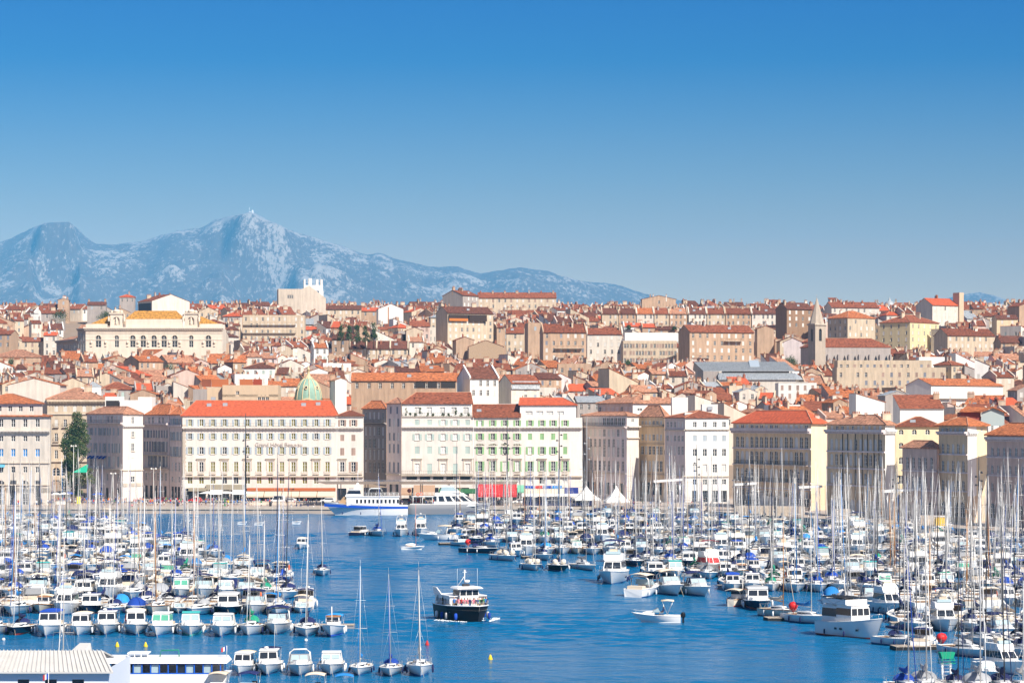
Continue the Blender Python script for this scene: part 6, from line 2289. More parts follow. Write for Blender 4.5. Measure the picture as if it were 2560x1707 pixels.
def sailboat(root, L=10, B=3.3, H=14.5, hm=WHITE, cov=NAVYC, jib=WHITEC, mast=ALU, boot=BOOT, hood=NAVYC, strip=None, two=False, tender=False):
    st = make_hull(root, L, B, 1.0, hm, boot, strip, tr=.74, sheer=.25, rake=.12, flare=.55, full=2.0)
    fr = frustum(-L * .22, L * .12, B * .32, B * .56, 1.02, 1.5, .9, .0, .14)
    c = cabin(root, fr, WHITE, None, name='coachroof')
    wb = MB()
    p0, p1 = band(*fr, .3, .75, .015)
    p0[0] = (p0[0][0], p0[0][1] + .9, p0[0][2])
    wb.hexa(p0, p1)
    wb.ob('cabin_window', GLASS, c)
    mb = MB()
    mb.box(-B * .3, B * .3, L * .16, L * .42, .96, 1.0)
    mb.ob('cockpit_floor', TEAK, root)
    if hood:
        mb = MB()
        n = 7
        ring = []
        for yy, rr_, hz_ in ((L * .02, .35, .3), (L * .05, .85, .75), (L * .13, 1.0, 1.0)):
            ring.append([(B * .33 * rr_ * math.cos(q), yy, 1.4 + .75 * hz_ * math.sin(q)) for q in [PI * k / n for k in range(n + 1)]])
        mb.rings(ring, 0, True, False, False)
        mb.ob('sprayhood', hood, root)
    my = -L * .1
    mt = MB()
    rk = .012 * H
    mt.tube([(0, my, 1.3), (0, my + rk * .5, H * .55), (0, my + rk, H)], [.07, .064, .04], 7)
    mt.tube([(0, my + rk, H), (0, my + rk, H + .9)], .018, 4)
    m_ = mt.ob('mast', mast, root)
    for f in ((.42, .68) if H > 12 else (.52,)):
        sp = MB()
        sp.tube([(-B * .33 * (1.15 - f * .6), my + rk * f + .15, H * f), (0, my + rk * f, H * f + .05), (B * .33 * (1.15 - f * .6), my + rk * f + .15, H * f)], .032, 4)
        sp.ob('spreader', mast, m_)
    rg = MB()
    for sx in (-1, 1):
        a = (sx * B * .44, my + .2, 1.0)
        k1 = (sx * B * .33 * (1.15 - .42 * .6), my + rk * .42 + .15, H * .42)
        rg.tube([a, k1, (0, my + rk, H * .97)], .013, 3)
        rg.tube([a, (0, my + rk * .45, H * .45)], .011, 3)
    rg.tube([(0, L * .47, 1.1), (0, my + rk, H)], .013, 3)
    rg.ob('rigging', STEEL, m_)
    bm_ = MB()
    bm_.tube([(0, my + .15, 2.1), (0, my + L * .42, 2.25)], .07, 6)
    bo = bm_.ob('boom', mast, root)
    sc_ = MB()
    sc_.rings([[(r_ * .8 * math.cos(q), my + .2 + L * .4 * f, 2.28 + .14 * f + r_ * 1.25 * math.sin(q) + (.55 * (1 - f) ** 6)) for q in [2 * PI * j / 7 for j in range(7)]] for f, r_ in ((0, .16), (.06, .25), (.3, .22), (.7, .17), (1, .08))], 0, True)
    sc_.ob('sail_cover', cov, bo)
    jb = MB()
    jb.tube([(0, -L * .46, 1.25), (0, -L * .44 * .5 + my * .5, H * .48), (0, my + rk - .1, H * .95)], [.045, .04, .02], 6)
    jb.ob('furled_jib', jib, root)
    mb = MB()
    mb.tube([(-B * .3, L * .44, 1.0), (-B * .3, L * .46, 1.6), (B * .3, L * .46, 1.6), (B * .3, L * .44, 1.0)], .022, 4)
    for sd in (0, -1):
        mb.tube([(r[sd][0] * .96, r[sd][1], r[sd][2] + .6) for r in st[1:]], .014, 3)
        for r in st[1::2]:
            mb.tube([(r[sd][0] * .96, r[sd][1], r[sd][2]), (r[sd][0] * .96, r[sd][1], r[sd][2] + .6)], .014, 3)
    mb.ob('guard_rail', STEEL, root)
    mb = MB()
    mb.rings([[(.42 * math.cos(q), L * .3, 1.55 + .42 * math.sin(q)), (.38 * math.cos(q), L * .3, 1.55 + .38 * math.sin(q))] for q in [2 * PI * j / 12 for j in range(13)]], 0, False, False, False)
    mb.ob('steering_wheel', STEEL, root)
    if two:
        mt = MB()
        mt.tube([(0, L * .32, 1.0), (0, L * .32 + .1, H * .66)], [.075, .05], 6)
        mt.ob('mizzen_mast', mast, root)
    if tender:
        for sx in (-1, 1):
            mb = MB()
            mb.lathe([(.02, .95), (.4, .85), (.5, .5), (.45, .15), (.1, .0)], 10, 0, (sx * .75, -L * .2, 1.2))
            mb.ob('round_fender', CREAMH, root)
    fenders(root, st, WHITE if hm is not WHITE else NAVYC, (3, 6))
    moorings(root, st)

# ---------------------------------------------------------------- prototypes and berths
PROTO = {}
CN = {'NAVYC': 'navy', 'BLUEC': 'royal blue', 'SKYC': 'sky-blue', 'TEALC': 'turquoise', 'GREENC': 'green', 'BEIGEC': 'sand', 'GREYC': 'grey', 'REDC': 'red', 'WHITEC': 'white', 'WINEC': 'wine-red'}
G_ = globals()
KINDS = {}


def sail_kind(key, txt, **kw):
    big = kw.get('L', 10) > 11
    KINDS[key] = ('sailing_yacht' if big else 'sailboat', 'sailboat', txt, sailboat, kw)


def motor_kind(key, txt, fn, nm='motorboat', **kw):
    KINDS[key] = (nm, 'motorboat', txt, fn, kw)


sail_kind('s1', 'white sailboat with navy sail cover', L=10.5, H=15.5)
sail_kind('s2', 'white sailboat with royal-blue sail cover', L=9.5, H=14, cov=BLUEC, jib=BLUEC, hood=BLUEC)
sail_kind('s3', 'small white sailboat with white covers', L=7.8, B=2.7, H=11, cov=WHITEC, hood=None)
sail_kind('s4', 'navy-hulled sailboat with dark mast', L=11.5, B=3.6, H=17, hm=NAVYH, mast=DARKM, cov=NAVYC, boot=BOOTR)
sail_kind('s5', 'long white sailboat with grey cover', L=12.5, B=3.9, H=18.5, cov=GREYC, hood=GREYC)
sail_kind('s6', 'cream sailboat with varnished brown mast', L=9, B=2.9, H=12.5, hm=CREAMH, mast=VARN, cov=BEIGEC, hood=None, jib=BEIGEC)
sail_kind('s7', 'two-masted sailboat with sky-blue covers', L=11, H=15, cov=SKYC, hood=SKYC, two=True, jib=SKYC)
sail_kind('s8', 'small sailboat with green sail cover', L=8, B=2.8, H=11.5, cov=GREENC, hood=GREENC)
sail_kind('s9', 'white sailboat with dark mast', L=12, B=3.8, H=19, mast=DARKM, cov=NAVYC, hood=NAVYC, jib=NAVYC)
sail_kind('s10', 'white sailboat with two round fenders', L=11.5, B=3.8, H=17, cov=WHITEC, hood=BEIGEC, tender=True)
sail_kind('s11', 'black-hulled sailboat with pale round fenders', L=12, B=3.9, H=19, hm=BLACKH, mast=DARKM, cov=WHITEC, tender=True)
sail_kind('s12', 'white sailboat with thick blue furled jib', L=10, H=15.5, cov=SKYC, jib=SKYC, hood=None, mast=ALUW)
motor_kind('m1', 'white cabin motorboat with navy cockpit canopy', motor_cabin, cv=NAVYC, whip=True)
motor_kind('m2', 'white cabin motorboat with sand canopy', motor_cabin, cv=BEIGEC, L=7.2, buoy=True)
motor_kind('m7', 'cream-hulled motorboat with green canopy', motor_cabin, hm=CREAMH, cv=GREENC, L=6.8, B=2.5, top=2.2, scr=PALEG)
motor_kind('m8', 'pale-blue motorboat with grey canopy', motor_cabin, hm=M('powder_blue_hull', (.30, .45, .58), .4), cv=GREYC, L=7.0, B=2.5, whip=True)
motor_kind('m9', 'navy-hulled motorboat with white roof', motor_cabin, hm=NAVYH, boot=BOOTR, L=8.2, B=2.9, cv=NAVYC, buoy=True, whip=True)
motor_kind('q1', 'small boat wrapped in blue cover', covered_boat)
motor_kind('q2', 'small boat wrapped in grey cover', covered_boat, cv=GREYC, L=7.4, B=2.6)
motor_kind('q3', 'small boat wrapped in sky-blue cover', covered_boat, cv=SKYC, L=5.8, B=2.2)
motor_kind('q4', 'small boat wrapped in black cover', covered_boat, cv=NAVYC, L=7.8, B=2.7)
motor_kind('m3', 'white motorboat with green-tinted screen', motor_cabin, scr=TINT, L=7.4, boot=BOOT)
motor_kind('m4', 'motorboat with turquoise roof and stripe', motor_cabin, roofm=TEALC, strip=TEALC, scr=PALEG, L=7.4)
motor_kind('m5', 'white motorboat under a pale cockpit cover', motor_cabin, cover=WHITEC, scr=PALEG, L=7.8, top=2.1)
motor_kind('m6', 'motorboat with royal-blue roof and canopy', motor_cabin, roofm=BLUEC, cv=BLUEC, L=7.6)
motor_kind('c1', 'sporty white cruiser with navy bimini', cruiser, cv=NAVYC)
motor_kind('c2', 'white cruiser with sand bimini', cruiser, cv=BEIGEC, L=8.4)
motor_kind('c3', 'white cruiser with navy bimini and tonneau', cruiser, cv=NAVYC, tonneau=NAVYC, L=9.4)
motor_kind('c4', 'white cruiser under a black cockpit tent', cruiser, cv=None, tonneau=GREYC, L=9)
motor_kind('o1', 'small open boat with navy sunshade', motor_open)
motor_kind('o2', 'small open boat with sand sunshade', motor_open, cv=BEIGEC)
motor_kind('o3', 'small open boat with sky-blue sunshade', motor_open, cv=SKYC)
motor_kind('p1', 'white wooden boat with sky-blue awning', pointu, nm='fishing_boat')
motor_kind('p2', 'cream wooden boat with sand awning', pointu, nm='fishing_boat', hm=CREAMH, cv=BEIGEC, strip=REDC)
motor_kind('f1', 'white flybridge yacht with navy bimini', flybridge, nm='flybridge_yacht')
motor_kind('f2', 'white flybridge yacht without canopy', flybridge, nm='flybridge_yacht', cv=None, L=11, B=3.7)
motor_kind('f3', 'flybridge yacht with red screen and canopy', flybridge, nm='flybridge_yacht', cv=WINEC, glass=REDC, L=11.5)
motor_kind('t1', 'dark-hulled trawler with white cabin', motor_cabin, nm='trawler', L=10, B=3.4, hm=NAVYH, boot=BOOTR, roofm=WHITE, cv=GREYC)
LEN = {k: v[4].get('L', {'sailboat': 10, 'motor_cabin': 7.6, 'cruiser': 9, 'motor_open': 5.6, 'flybridge': 12, 'pointu': 6.6, 'covered_boat': 6.6}[v[3].__name__]) for k, v in KINDS.items()}
BEAM = {k: v[4].get('B', {'sailboat': 3.3, 'motor_cabin': 2.7, 'cruiser': 3.0, 'motor_open': 2.2, 'flybridge': 4.0, 'pointu': 2.4, 'covered_boat': 2.4}[v[3].__name__]) for k, v in KINDS.items()}
BOATS = []
BR = random.Random(21)


TAKEN = []


def berth(key, x, y, rz, row, sc=1.0, tilt=0.0, label=None):
    TAKEN.append((x, y, math.sin(rz), LEN[key] * sc))
    nm, cat, txt, fn, kw = KINDS[key]
    if key not in PROTO:
        r = thing(nm, txt, cat, (x, y, 0), rz, 'boats moored in the harbour')
        fn(r, **kw)
        PROTO[key] = learn(r)
        r.scale = (sc,) * 3
    else:
        r = dup(PROTO[key], (x, y, 0), rz, sc)
    r.rotation_euler = (BR.gauss(0, .006), BR.gauss(0, .010) + tilt, rz)
    r['label'] = label or txt
    BOATS.append([r, row, CX + F * x / y, txt, label])
    return r


def at_bow(key, px, wl, row, rz=0.0, sc=1.0, label=None):
    """a boat whose bow meets the water at photo column px and row wl"""
    y = D(wl) + LEN[key] * sc * .5 * math.cos(rz)
    x = X(px, D(wl)) - 0
    return berth(key, x - math.sin(-rz) * 0, y, rz, row, sc, 0, label)


FRONT = 'front left-marina row'
for key, px, sc in (('s4', 34, .8), ('m6', 108, 1.12), ('m2', 190, 1.0), ('m1', 255, 1.05), ('m2', 328, 1.1), ('m3', 393, 1.05), ('m4', 467, 1.05), ('m5', 546, 1.1), ('s8', 619, 1.0), ('c3', 685, .98), ('s1', 760, .9), ('p1', 828, 1.12)):
    at_bow(key, px, 1591 + BR.uniform(-3, 3), FRONT, BR.gauss(0, .04), sc)
at_bow('s3', -28, 1591, FRONT, 0)
rowdef_l = [(346, 765), (378, 742), (412, 715), (448, 610), (490, 545), (535, 470), (585, 370), (640, 290)]
rowdef_r = [(283, 2450, 2660), (319, 2235, 2650), (360, 2060, 2640), (392, 1790, 2620), (425, 1590, 2620), (460, 1500, 2620), (500, 1270, 2610), (545, 1150, 2590), (590, 1100, 2300), (640, 1115, 1990), (682, 1245, 1760)]
SAILS = ['s1'] * 4 + ['s2', 's2', 's3', 's3', 's4', 's5', 's5', 's6', 's7', 's8', 's9', 's10', 's12']
MOTS = ['m1', 'm1', 'm2', 'm2', 'm3', 'm5', 'm5', 'm6', 'm1', 'm2', 'q1', 'c1', 'c1', 'c2', 'c3', 'c4', 'o1', 'o2', 'o3', 'p1', 'p2', 'f1', 'f2', 'f1', 't1', 'm4', 'm7', 'm8', 'm9', 'q1', 'q2', 'q3', 'q4', 'c3', 'c4', 'm6']
PONT = []


def fill_row(y, xa, xb, rowname, psail, both=True, first_bow=True):
    spine = y + 10.5
    PONT.append((xa - .5, xb + 2, spine))
    for side in ((0, 1) if both else (0,)):
        x = xa
        while x < xb:
            key = BR.choice(SAILS) if BR.random() < psail else BR.choice(MOTS)
            if key[0] == 'f' and y > 600:
                key = 'm2'
            bm = BEAM[key]
            L = LEN[key]
            sc = BR.uniform(.85, 1.0) if L > 10 else BR.uniform(.92, 1.1)
            x += bm * sc / 2 + .04
            yy = spine - 1.3 - L * sc / 2 if side == 0 else spine + 1.3 + L * sc / 2
            flip = BR.random() < .16
            rz = (0 if side == 0 else PI) + (PI if flip else 0) + BR.gauss(0, .035)
            berth(key, x, yy, rz, ('near' if side == 0 else 'far') + ' side of ' + rowname, sc)
            x += bm * sc / 2 + .04 + (BR.uniform(1.2, 2.2) if BR.random() < .03 else 0)


# boats along the open edge of the right-hand marina, and others picked out in the photograph
EDGE_R = 'right-marina outer edge'
for key, px, wl, rz, sc in (('t1', 905, 1336, PI - .3, .85), ('c2', 1095, 1350, -PI / 2, 1.0), ('o3', 1152, 1366, .4, 1.1), ('s4', 1200, 1384, .75, .85), ('m9', 1165, 1352, 0, .9), ('s2', 1228, 1368, .3, .9), ('m1', 1290, 1392, .2, 1.0), ('s1', 1360, 1402, .2, .9), ('s2', 943, 1341, .25, .95), ('f2', 1000, 1341, 0, .82), ('f2', 1050, 1341, .05, .9), ('s10', 1262, 1404, .35, .9), ('s10', 1330, 1428, .12, .9), ('s11', 1397, 1430, .05, .92), ('s5', 1462, 1427, .35, .8), ('f1', 1537, 1462, -.1, 1.12),
                            ('c2', 1610, 1484, PI - .45, 1.05), ('c2', 1682, 1490, .25, 1.12), ('c3', 1750, 1492, .25, 1.05), ('f3', 1782, 1440, .2, .95), ('p2', 1843, 1508, PI - .4, 1.1), ('t1', 1904, 1527, -.05, 1.1), ('s6', 1958, 1548, .4, .95), ('s12', 2028, 1562, .45, .92), ('f2', 2235, 1540, .2, .9), ('s5', 2440, 1648, .3, .82),
                            ('m1', 2300, 1610, PI - .3, .9), ('s1', 2262, 1620, .5, .8), ('f2', 2526, 1690, .35, .75), ('c1', 2520, 1600, .3, .9), ('m5', 2480, 1700, .2, .7)):
    at_bow(key, px, wl, EDGE_R, rz, sc)
OPEN_ = 'open harbour water'
at_bow('s1', 801, 1440, OPEN_, .1, .78, 'white sailboat under way alone left of the ferry, crew under a sprayhood')
at_bow('m2', 750, 1373, OPEN_, -.05, .85, 'small white cabin motorboat crossing the open water below the hotel')
BOT = 'bottom-edge row'
for key, px, wl, sc in (('m2', 600, 1690, .85), ('m1', 664, 1690, .95), ('c4', 742, 1692, .82), ('m5', 822, 1690, .95), ('s12', 897, 1690, .68), ('s2', 974, 1692, .70), ('s3', 1046, 1693, .93)):
    at_bow(key, px, wl, BOT, BR.gauss(0, .05), sc)
for key, px, y, sc in (('o2', 545, 247, .95), ('o1', 620, 246, 1.0), ('o2', 788, 245, 1.0), ('o3', 860, 245, .95), ('s2', 2266, 246, .95), ('s5', 2313, 247, 1.0), ('s9', 2391, 249, .78), ('s5', 2447, 244, 1.05), ('s9', 2507, 247, .9), ('s3', 2553, 246, .95), ('s5', 162, 243, .78)):
    berth(key, X(px, y), y, BR.gauss(0, .05), 'cropped nearest row', sc)

for i, (y, pr) in enumerate(rowdef_l):
    fill_row(y, X(-60, y), X(pr, y) - 2, ORD[i + 1] + ' left-marina row', .42)
for i, (y, pl, pr) in enumerate(rowdef_r):
    fill_row(y, X(pl, y) + 1.5, X(pr, y), ORD[i] + ' right-marina row', .58)
# pontoons with planks
PONTM = M('pontoon_planks', (0.42, 0.35, 0.28), 0.9, var=.15, scale=1.5)
for i, (xa, xb, y) in enumerate(PONT):
    t_ = thing('pontoon', 'floating timber pontoon between moored boats', 'pontoon', ((xa + xb) / 2, y, 0), 0, 'pontoons of the marinas')
    mb = MB()
    w_ = xb - xa
    mb.box(-w_ / 2, w_ / 2, -1.1, 1.1, -.2, .42)
    mb.ob('float', GREYM, t_)
    mb = MB()
    n = int(w_ / .5)
    for k in range(n):
        mb.box(-w_ / 2 + w_ * k / n + .02, -w_ / 2 + w_ * (k + 1) / n - .02, -1.2, 1.2, .424, .47)
    mb.ob('plank', PONTM, t_)['kind'] = 'stuff'
    if i < 8:
        t_['label'] = ORD[i] + ' timber pontoon of the left-hand marina counted from the camera'
    else:
        t_['label'] = ORD[i - 8] + ' timber pontoon of the right-hand marina counted from the camera'
t_ = thing('pontoon', 'long timber pontoon behind the front row of boats at the left', 'pontoon', (X(380, 325), 326, 0), 0, 'pontoons of the marinas')
mb = MB()
mb.box(-26, 24, -1.1, 1.1, -.2, .42)
mb.ob('float', GREYM, t_)
mb = MB()
for k in range(100):
    mb.box(-26 + k * .5 + .02, -26 + k * .5 + .48, -1.2, 1.2, .424, .47)
mb.ob('plank', PONTM, t_)['kind'] = 'stuff'
for px, wl, lab in ((1130, 1362, 'short black floating stage beside the red ball buoy'), (1188, 1378, 'small timber landing stage in front of the navy sailing boat'), (1340, 1396, 'low raft with red posts at the marina edge'), (1965, 1552, 'grey mooring raft carrying a red ball signal'), (2290, 1625, 'pale timber stage under the red signal')):
    y = D(wl) + 1.5
    t_ = thing('landing_stage', lab, 'landing stage', (X(px, y), y, 0), .15)
    mb = MB()
    mb.box(-2.6, 2.6, -1.2, 1.2, -.2, .35)
    mb.ob('float', RUBBER, t_)
    mb = MB()
    for k in range(10):
        mb.box(-2.6 + k * .52 + .02, -2.6 + k * .52 + .5, -1.25, 1.25, .354, .42)
    mb.ob('plank', PONTM, t_)['kind'] = 'stuff'

# red ball signals
for px, py, wl, lab in ((1170, 1356, 1378, 'red ball signal on a pole beside the navy sailing boat'), (1983, 1516, 1553, 'red ball signal over the grey mooring raft'), (2354, 1596, 1626, 'red twin-lobed signal on the pale timber stage')):
    y = D(wl) + 1
    z = Z(py, y)
    t_ = thing('ball_signal', lab, 'signal', (X(px, y), y, 0))
    mb = MB()
    mb.tube([(0, 0, .3), (0, 0, z)], .05, 6)
    mb.ob('pole', REDH, t_)
    mb = MB()
    mb.lathe([(.02, -.7), (.18, -.5), (.52, -.08), (.6, .2), (.42, .52), (.02, .66)], 14, 0, (0, 0, z))
    mb.ob('ball', M('signal_red', (0.62, 0.02, 0.02), .5), t_)
# buoys
for px, wl, c, lab in ((293, 1616, 'y', 'yellow cone buoy floating before the left marina, westward one'), (364, 1616, 'y', 'yellow cone buoy floating before the left marina, eastward one'), (9, 1600, 'w', 'small white ball buoy below the navy-masted sailboat'), (765, 1602, 'w', 'tiny white ball buoy below the last sailboat of the front row'), (1068, 1612, 'r', 'red cone buoy floating in the open water near the nearest masts'), (1226, 1648, 'y', 'tiny yellow buoy alone in the open water')):
    y = D(wl)
    t_ = thing('buoy', lab, 'buoy', (X(px, y), y, 0))
    mb = MB()
    if c == 'w':
        mb.lathe([(.02, -.1), (.17, 0), (.2, .12), (.12, .28), (.02, .3)], 10)
    else:
        mb.lathe([(.02, -.15), (.2, -.1), (.24, .08), (.07, .5), (.02, .55)], 10)
    mb.ob('float', {'y': M('buoy_yellow', (0.72, 0.52, 0.02), .5), 'w': WHITE, 'r': REDC}[c], t_)
    mb = MB()
    mb.tube([(0, 0, .25), (0, 0, .75)], .02, 5)
    mb.ob('staff', DARKM, t_)
# tenders far out
for px, wl, lab in ((606, 1310, 'small white tender moored alone, westward of two below the hotel'), (648, 1312, 'small white tender with an upright post, eastward of two below the hotel'), (742, 1309, 'lone white dinghy moored below the hotel awnings')):
    y = D(wl)
    t_ = thing('dinghy', lab, 'dinghy', (X(px, y), y, 0), PI / 2)
    make_hull(t_, 2.2, 1.1, .5, WHITE, WHITE, tr=.9)
    mb = MB()
    mb.box(-.5, .5, -.15, .15, .5, .62)
    mb.ob('thwart', TEAK, t_)

# ---- the black ferry
y = D(1556) + 4.4
FERRY_RZ = .36
t_ = thing('ferry', 'black-hulled white passenger ferry crossing the middle of the harbour', 'ferry', (X(1163, y), y, 0), FERRY_RZ)
st = hull_rings(14.5, 6.3, 2.35, tr=.92, sheer=.12, rake=.06, flare=.3, n=16, full=3.2, wide=.35)
mb = MB()
n = len(st[0])
mb.rings([r[0:4] for r in st], 0, True, False, False)
mb.rings([r[3:8] for r in st], 1, True, False, False)
mb.rings([r[7:11] for r in st], 0, True, False, False)
mb.poly(st[0], 0)
mb.ob('hull', [BLACKH, BOOT], t_)
mb = MB()
for a, c in zip(st, st[1:]):
    mb.poly([(a[0][0] * .97, a[0][1], 1.9), (a[-1][0] * .97, a[-1][1], 1.9), (c[-1][0] * .97, c[-1][1], 1.9), (c[0][0] * .97, c[0][1], 1.9)])
mb.ob('deck', GREYM, t_)
mb = MB()
for sd in (0, -1):
    mb.tube([(r[sd][0], r[sd][1], r[sd][2] + .02) for r in st], .09, 6)
mb.ob('capping_rail', WHITE, t_)
mb = MB()
wall_grid(mb, (-2.75, -1.2), (2.75, -1.2), 1.36, 3.85, [(.4, 1.3, 1.5, 3.3), (3.9, 4.8, 1.5, 3.3)], 0, .4)
wall_grid(mb, (-2.75, 6.4), (-2.75, -1.2), 1.36, 3.85, [(1.0 + k * .8, 1.6 + k * .8, 2.0, 3.4) for k in range(8)], 0, .25)
wall_grid(mb, (2.75, -1.2), (2.75, 6.4), 1.36, 3.85, [(1.0 + k * .8, 1.6 + k * .8, 2.0, 3.4) for k in range(8)], 0, .25)
wall_grid(mb, (2.75, 6.4), (-2.75, 6.4), 1.36, 3.85, [], 0)
mb.ob('deckhouse', WHITE, t_)
mb = MB()
mb.box(-2.5, 2.5, -.75, 6.1, 1.4, 3.8)
mb.ob('deckhouse_interior', GLASS, t_)
mb = MB()
mb.box(-2.9, 2.9, -1.5, 6.7, 3.854, 4.0)
mb.ob('deckhouse_roof', WHITE, t_)
for sx in (-1, 1):
    mb = MB()
    xa = sx * 2.76
    mb.hexa([(xa - .08, 2.8, 4.0), (xa + .08, 2.8, 4.0), (xa + .08, 6.9, 4.0), (xa - .08, 6.9, 4.0)], [(xa - .08, 5.6, 5.0), (xa + .08, 5.6, 5.0), (xa + .08, 7.3, 5.0), (xa - .08, 7.3, 5.0)])
    mb.ob('tail_fin', WHITE, t_)
fr = frustum(-2.0, 1.2, 2.9, 3.2, 3.3, 5.1, -.1, .1, .1)
o = cabin(t_, fr, WHITE, (.42, .86), GLASS, 'wheelhouse', 3)
mb = MB()
mb.hexa([(-2.0, -2.7, 5.1), (2.0, -2.7, 5.1), (1.9, 1.6, 5.1), (-1.9, 1.6, 5.1)], [(-1.7, -2.3, 5.4), (1.7, -2.3, 5.4), (1.6, 1.3, 5.4), (-1.6, 1.3, 5.4)])
mb.ob('wheelhouse_roof', WHITE, o)
mb = MB()
mb.hexa([(-1.5, -2.4, 1.36), (1.5, -2.4, 1.36), (1.5, -1.21, 1.36), (-1.5, -1.21, 1.36)], [(-1.5, -2.0, 3.298), (1.5, -2.0, 3.298), (1.5, -1.21, 3.298), (-1.5, -1.21, 3.298)])
mb.ob('front_casing', WHITE, t_)
mb = MB()
mb.tube([(0, .3, 5.4), (0, .3, 7.9)], .07, 6)
mb.tube([(0, .3, 7.0), (-.9, .9, 5.4)], .05, 5)
mb.tube([(-.35, .3, 7.6), (.35, .3, 7.6)], .04, 5)
mb.box(-.1, .1, .2, .4, 7.5, 8.0)
m_ = mb.ob('mast', WHITE, t_)
mb = MB()
mb.lathe([(.02, .5), (.4, .45), (.42, .15), (.02, 0)], 12, 0, (.3, .1, 5.9))
mb.ob('radar_dome', WHITE, m_)
mb = MB()
mb.box(-.35, .6, -.3, .5, 5.404, 5.75)
mb.ob('searchlight_box', DARKM, t_)
for sx in (-1.4, 1.7):
    mb = MB()
    mb.tube([(sx, -.6, 5.3), (sx, -.6, 8.2)], .02, 4)
    mb.ob('whip_antenna', FRAMEW, t_)
mb = MB()
i = 13
for k, (x, yy) in enumerate(((.9, 0),)):
    mb.tube([(.6, -7.15, .85), (.6, -7.3, .45)], .06, 5)
    mb.tube([(.3, -7.3, .5), (.6, -7.32, .35), (.9, -7.3, .5)], .06, 5)
mb.ob('anchor', STEEL, t_)
for i, m_ in ((3, WHITE), (6, BLUEC), (8, GREYM), (11, BLUEC)):
    for sd in (0, -1):
        r = st[i]
        mb = MB()
        mb.lathe([(.02, 1.3), (.22, 1.2), (.26, .7), (.2, .3), (.02, .2)], 8, 0, (r[sd][0] * 1.05, r[sd][1], .1))
        mb.ob('fender', m_, t_)
mb = MB()
for sd in (0, -1):
    mb.tube([(r[sd][0] * .97, r[sd][1], r[sd][2] + .55) for r in st], .025, 4)
mb.ob('hand_rail', STEEL, t_)
t_.scale = (.85, .72, .78)
FERRY = t_
# the white water at its bow
FOAM = M('foam', (0.75, 0.78, 0.80), 0.9, var=.1, scale=2)
mb = MB()
fr_ = random.Random(3)
for k in range(120):
    q = fr_.random()
    sx = fr_.choice((-1, 1))
    yy = -6.6 + q * 7
    x = sx * (1.5 + 2.0 * min(1, q * 1.6) + fr_.uniform(.0, .35 + q * 1.6))
    a = fr_.uniform(.03, .12)
    mb.add([(x + a * math.cos(j * 1.05) * 1.3, yy + a * math.sin(j * 1.05) * 1.6, .12 + .04 * (j % 2)) for j in range(6)] + [(x, yy, .22)], [(j, (j + 1) % 6, 6) for j in range(6)])
o = mb.ob('bow_foam', FOAM, None, (X(1163, y), y, 0), FERRY_RZ)
o.scale = (.85, .72, 1)
struct(o, 'stuff')

# ---- white outboard boat under way
y = D(1557) + 1
t_ = thing('motorboat', 'white sports boat with a sand sunshade and black outboard under way alone', 'motorboat', (X(1640, y), y, 0), -PI / 2 - .05)
st = make_hull(t_, 6.0, 2.3, .85, WHITE, WHITE, tr=.9, rake=.2, sheer=.45)
cabin(t_, frustum(-2.3, -.2, .6, 1.8, .95, 1.45, 1.2, 0, .15), WHITE, None, name='foredeck')
cabin(t_, frustum(-.6, .5, 1.5, 1.8, 1.3, 1.85, .8, .3, .1), GREYM, (.05, .95), PALEG, 'windscreen_frame', 2)
canopy(t_, .6, 2.2, 1.7, 2.75, BEIGEC, .12, 1.0)
outboard(t_, 3.3, 0, .75)
bow_rail(t_, st, .35, .45)
SPORT = t_
# ---- trawler yacht at the right
y = D(1600) + 5.5
t_ = thing('trawler_yacht', 'high-bowed white trawler yacht with black awnings at the marina corner', 'yacht', (X(2134, y), y, 0), .52)
st = make_hull(t_, 12.5, 4.3, 1.75, WHITE, BOOTR, tr=.85, sheer=.55, rake=.1, flare=.35, full=2.8, wide=.5)
cabin(t_, frustum(-1.6, 1.6, 2.9, 3.3, 2.0, 4.1, .2, .0, .12), WHITE, (.4, .82), GLASS, 'pilothouse', 3, WHITE)
cabin(t_, frustum(1.61, 5.0, 3.0, 3.1, 1.8, 3.9, .0, .1, .08), WHITE, (.35, .85), GLASS, 'saloon', 4, WHITE)
mb = MB()
mb.box(-1.7, 1.7, -.6, 4.6, 4.2, 4.85)
mb.ob('upper_deck_coaming', WHITE, t_)
canopy(t_, -.7, 4.8, 3.6, 5.1, M('black_canvas', (.012, .012, .016), .8), .12, 4.2, name='awning')
mb = MB()
mb.tube([(0, 1.8, 4.8), (0, 2.2, 8.2)], [.09, .05], 6)
mb.ob('mast', ALUW, t_)
for i, sd in ((4, 0), (5, 0), (8, 0), (4, -1), (5, -1), (8, -1)):
    r = st[i]
    mb = MB()
    mb.box(r[sd][0] * .93 - .1, r[sd][0] * .93 + .1, r[sd][1] - .2, r[sd][1] + .2, .95, 1.2)
    mb.ob('porthole', GLASS, t_)
bow_rail(t_, st, .6, .6)
fenders(t_, st, NAVYC, (2, 6))
lifebuoy(t_, (1.6, 2.5, 4.5), 'x')
t_.scale = (.9, .85, .88)

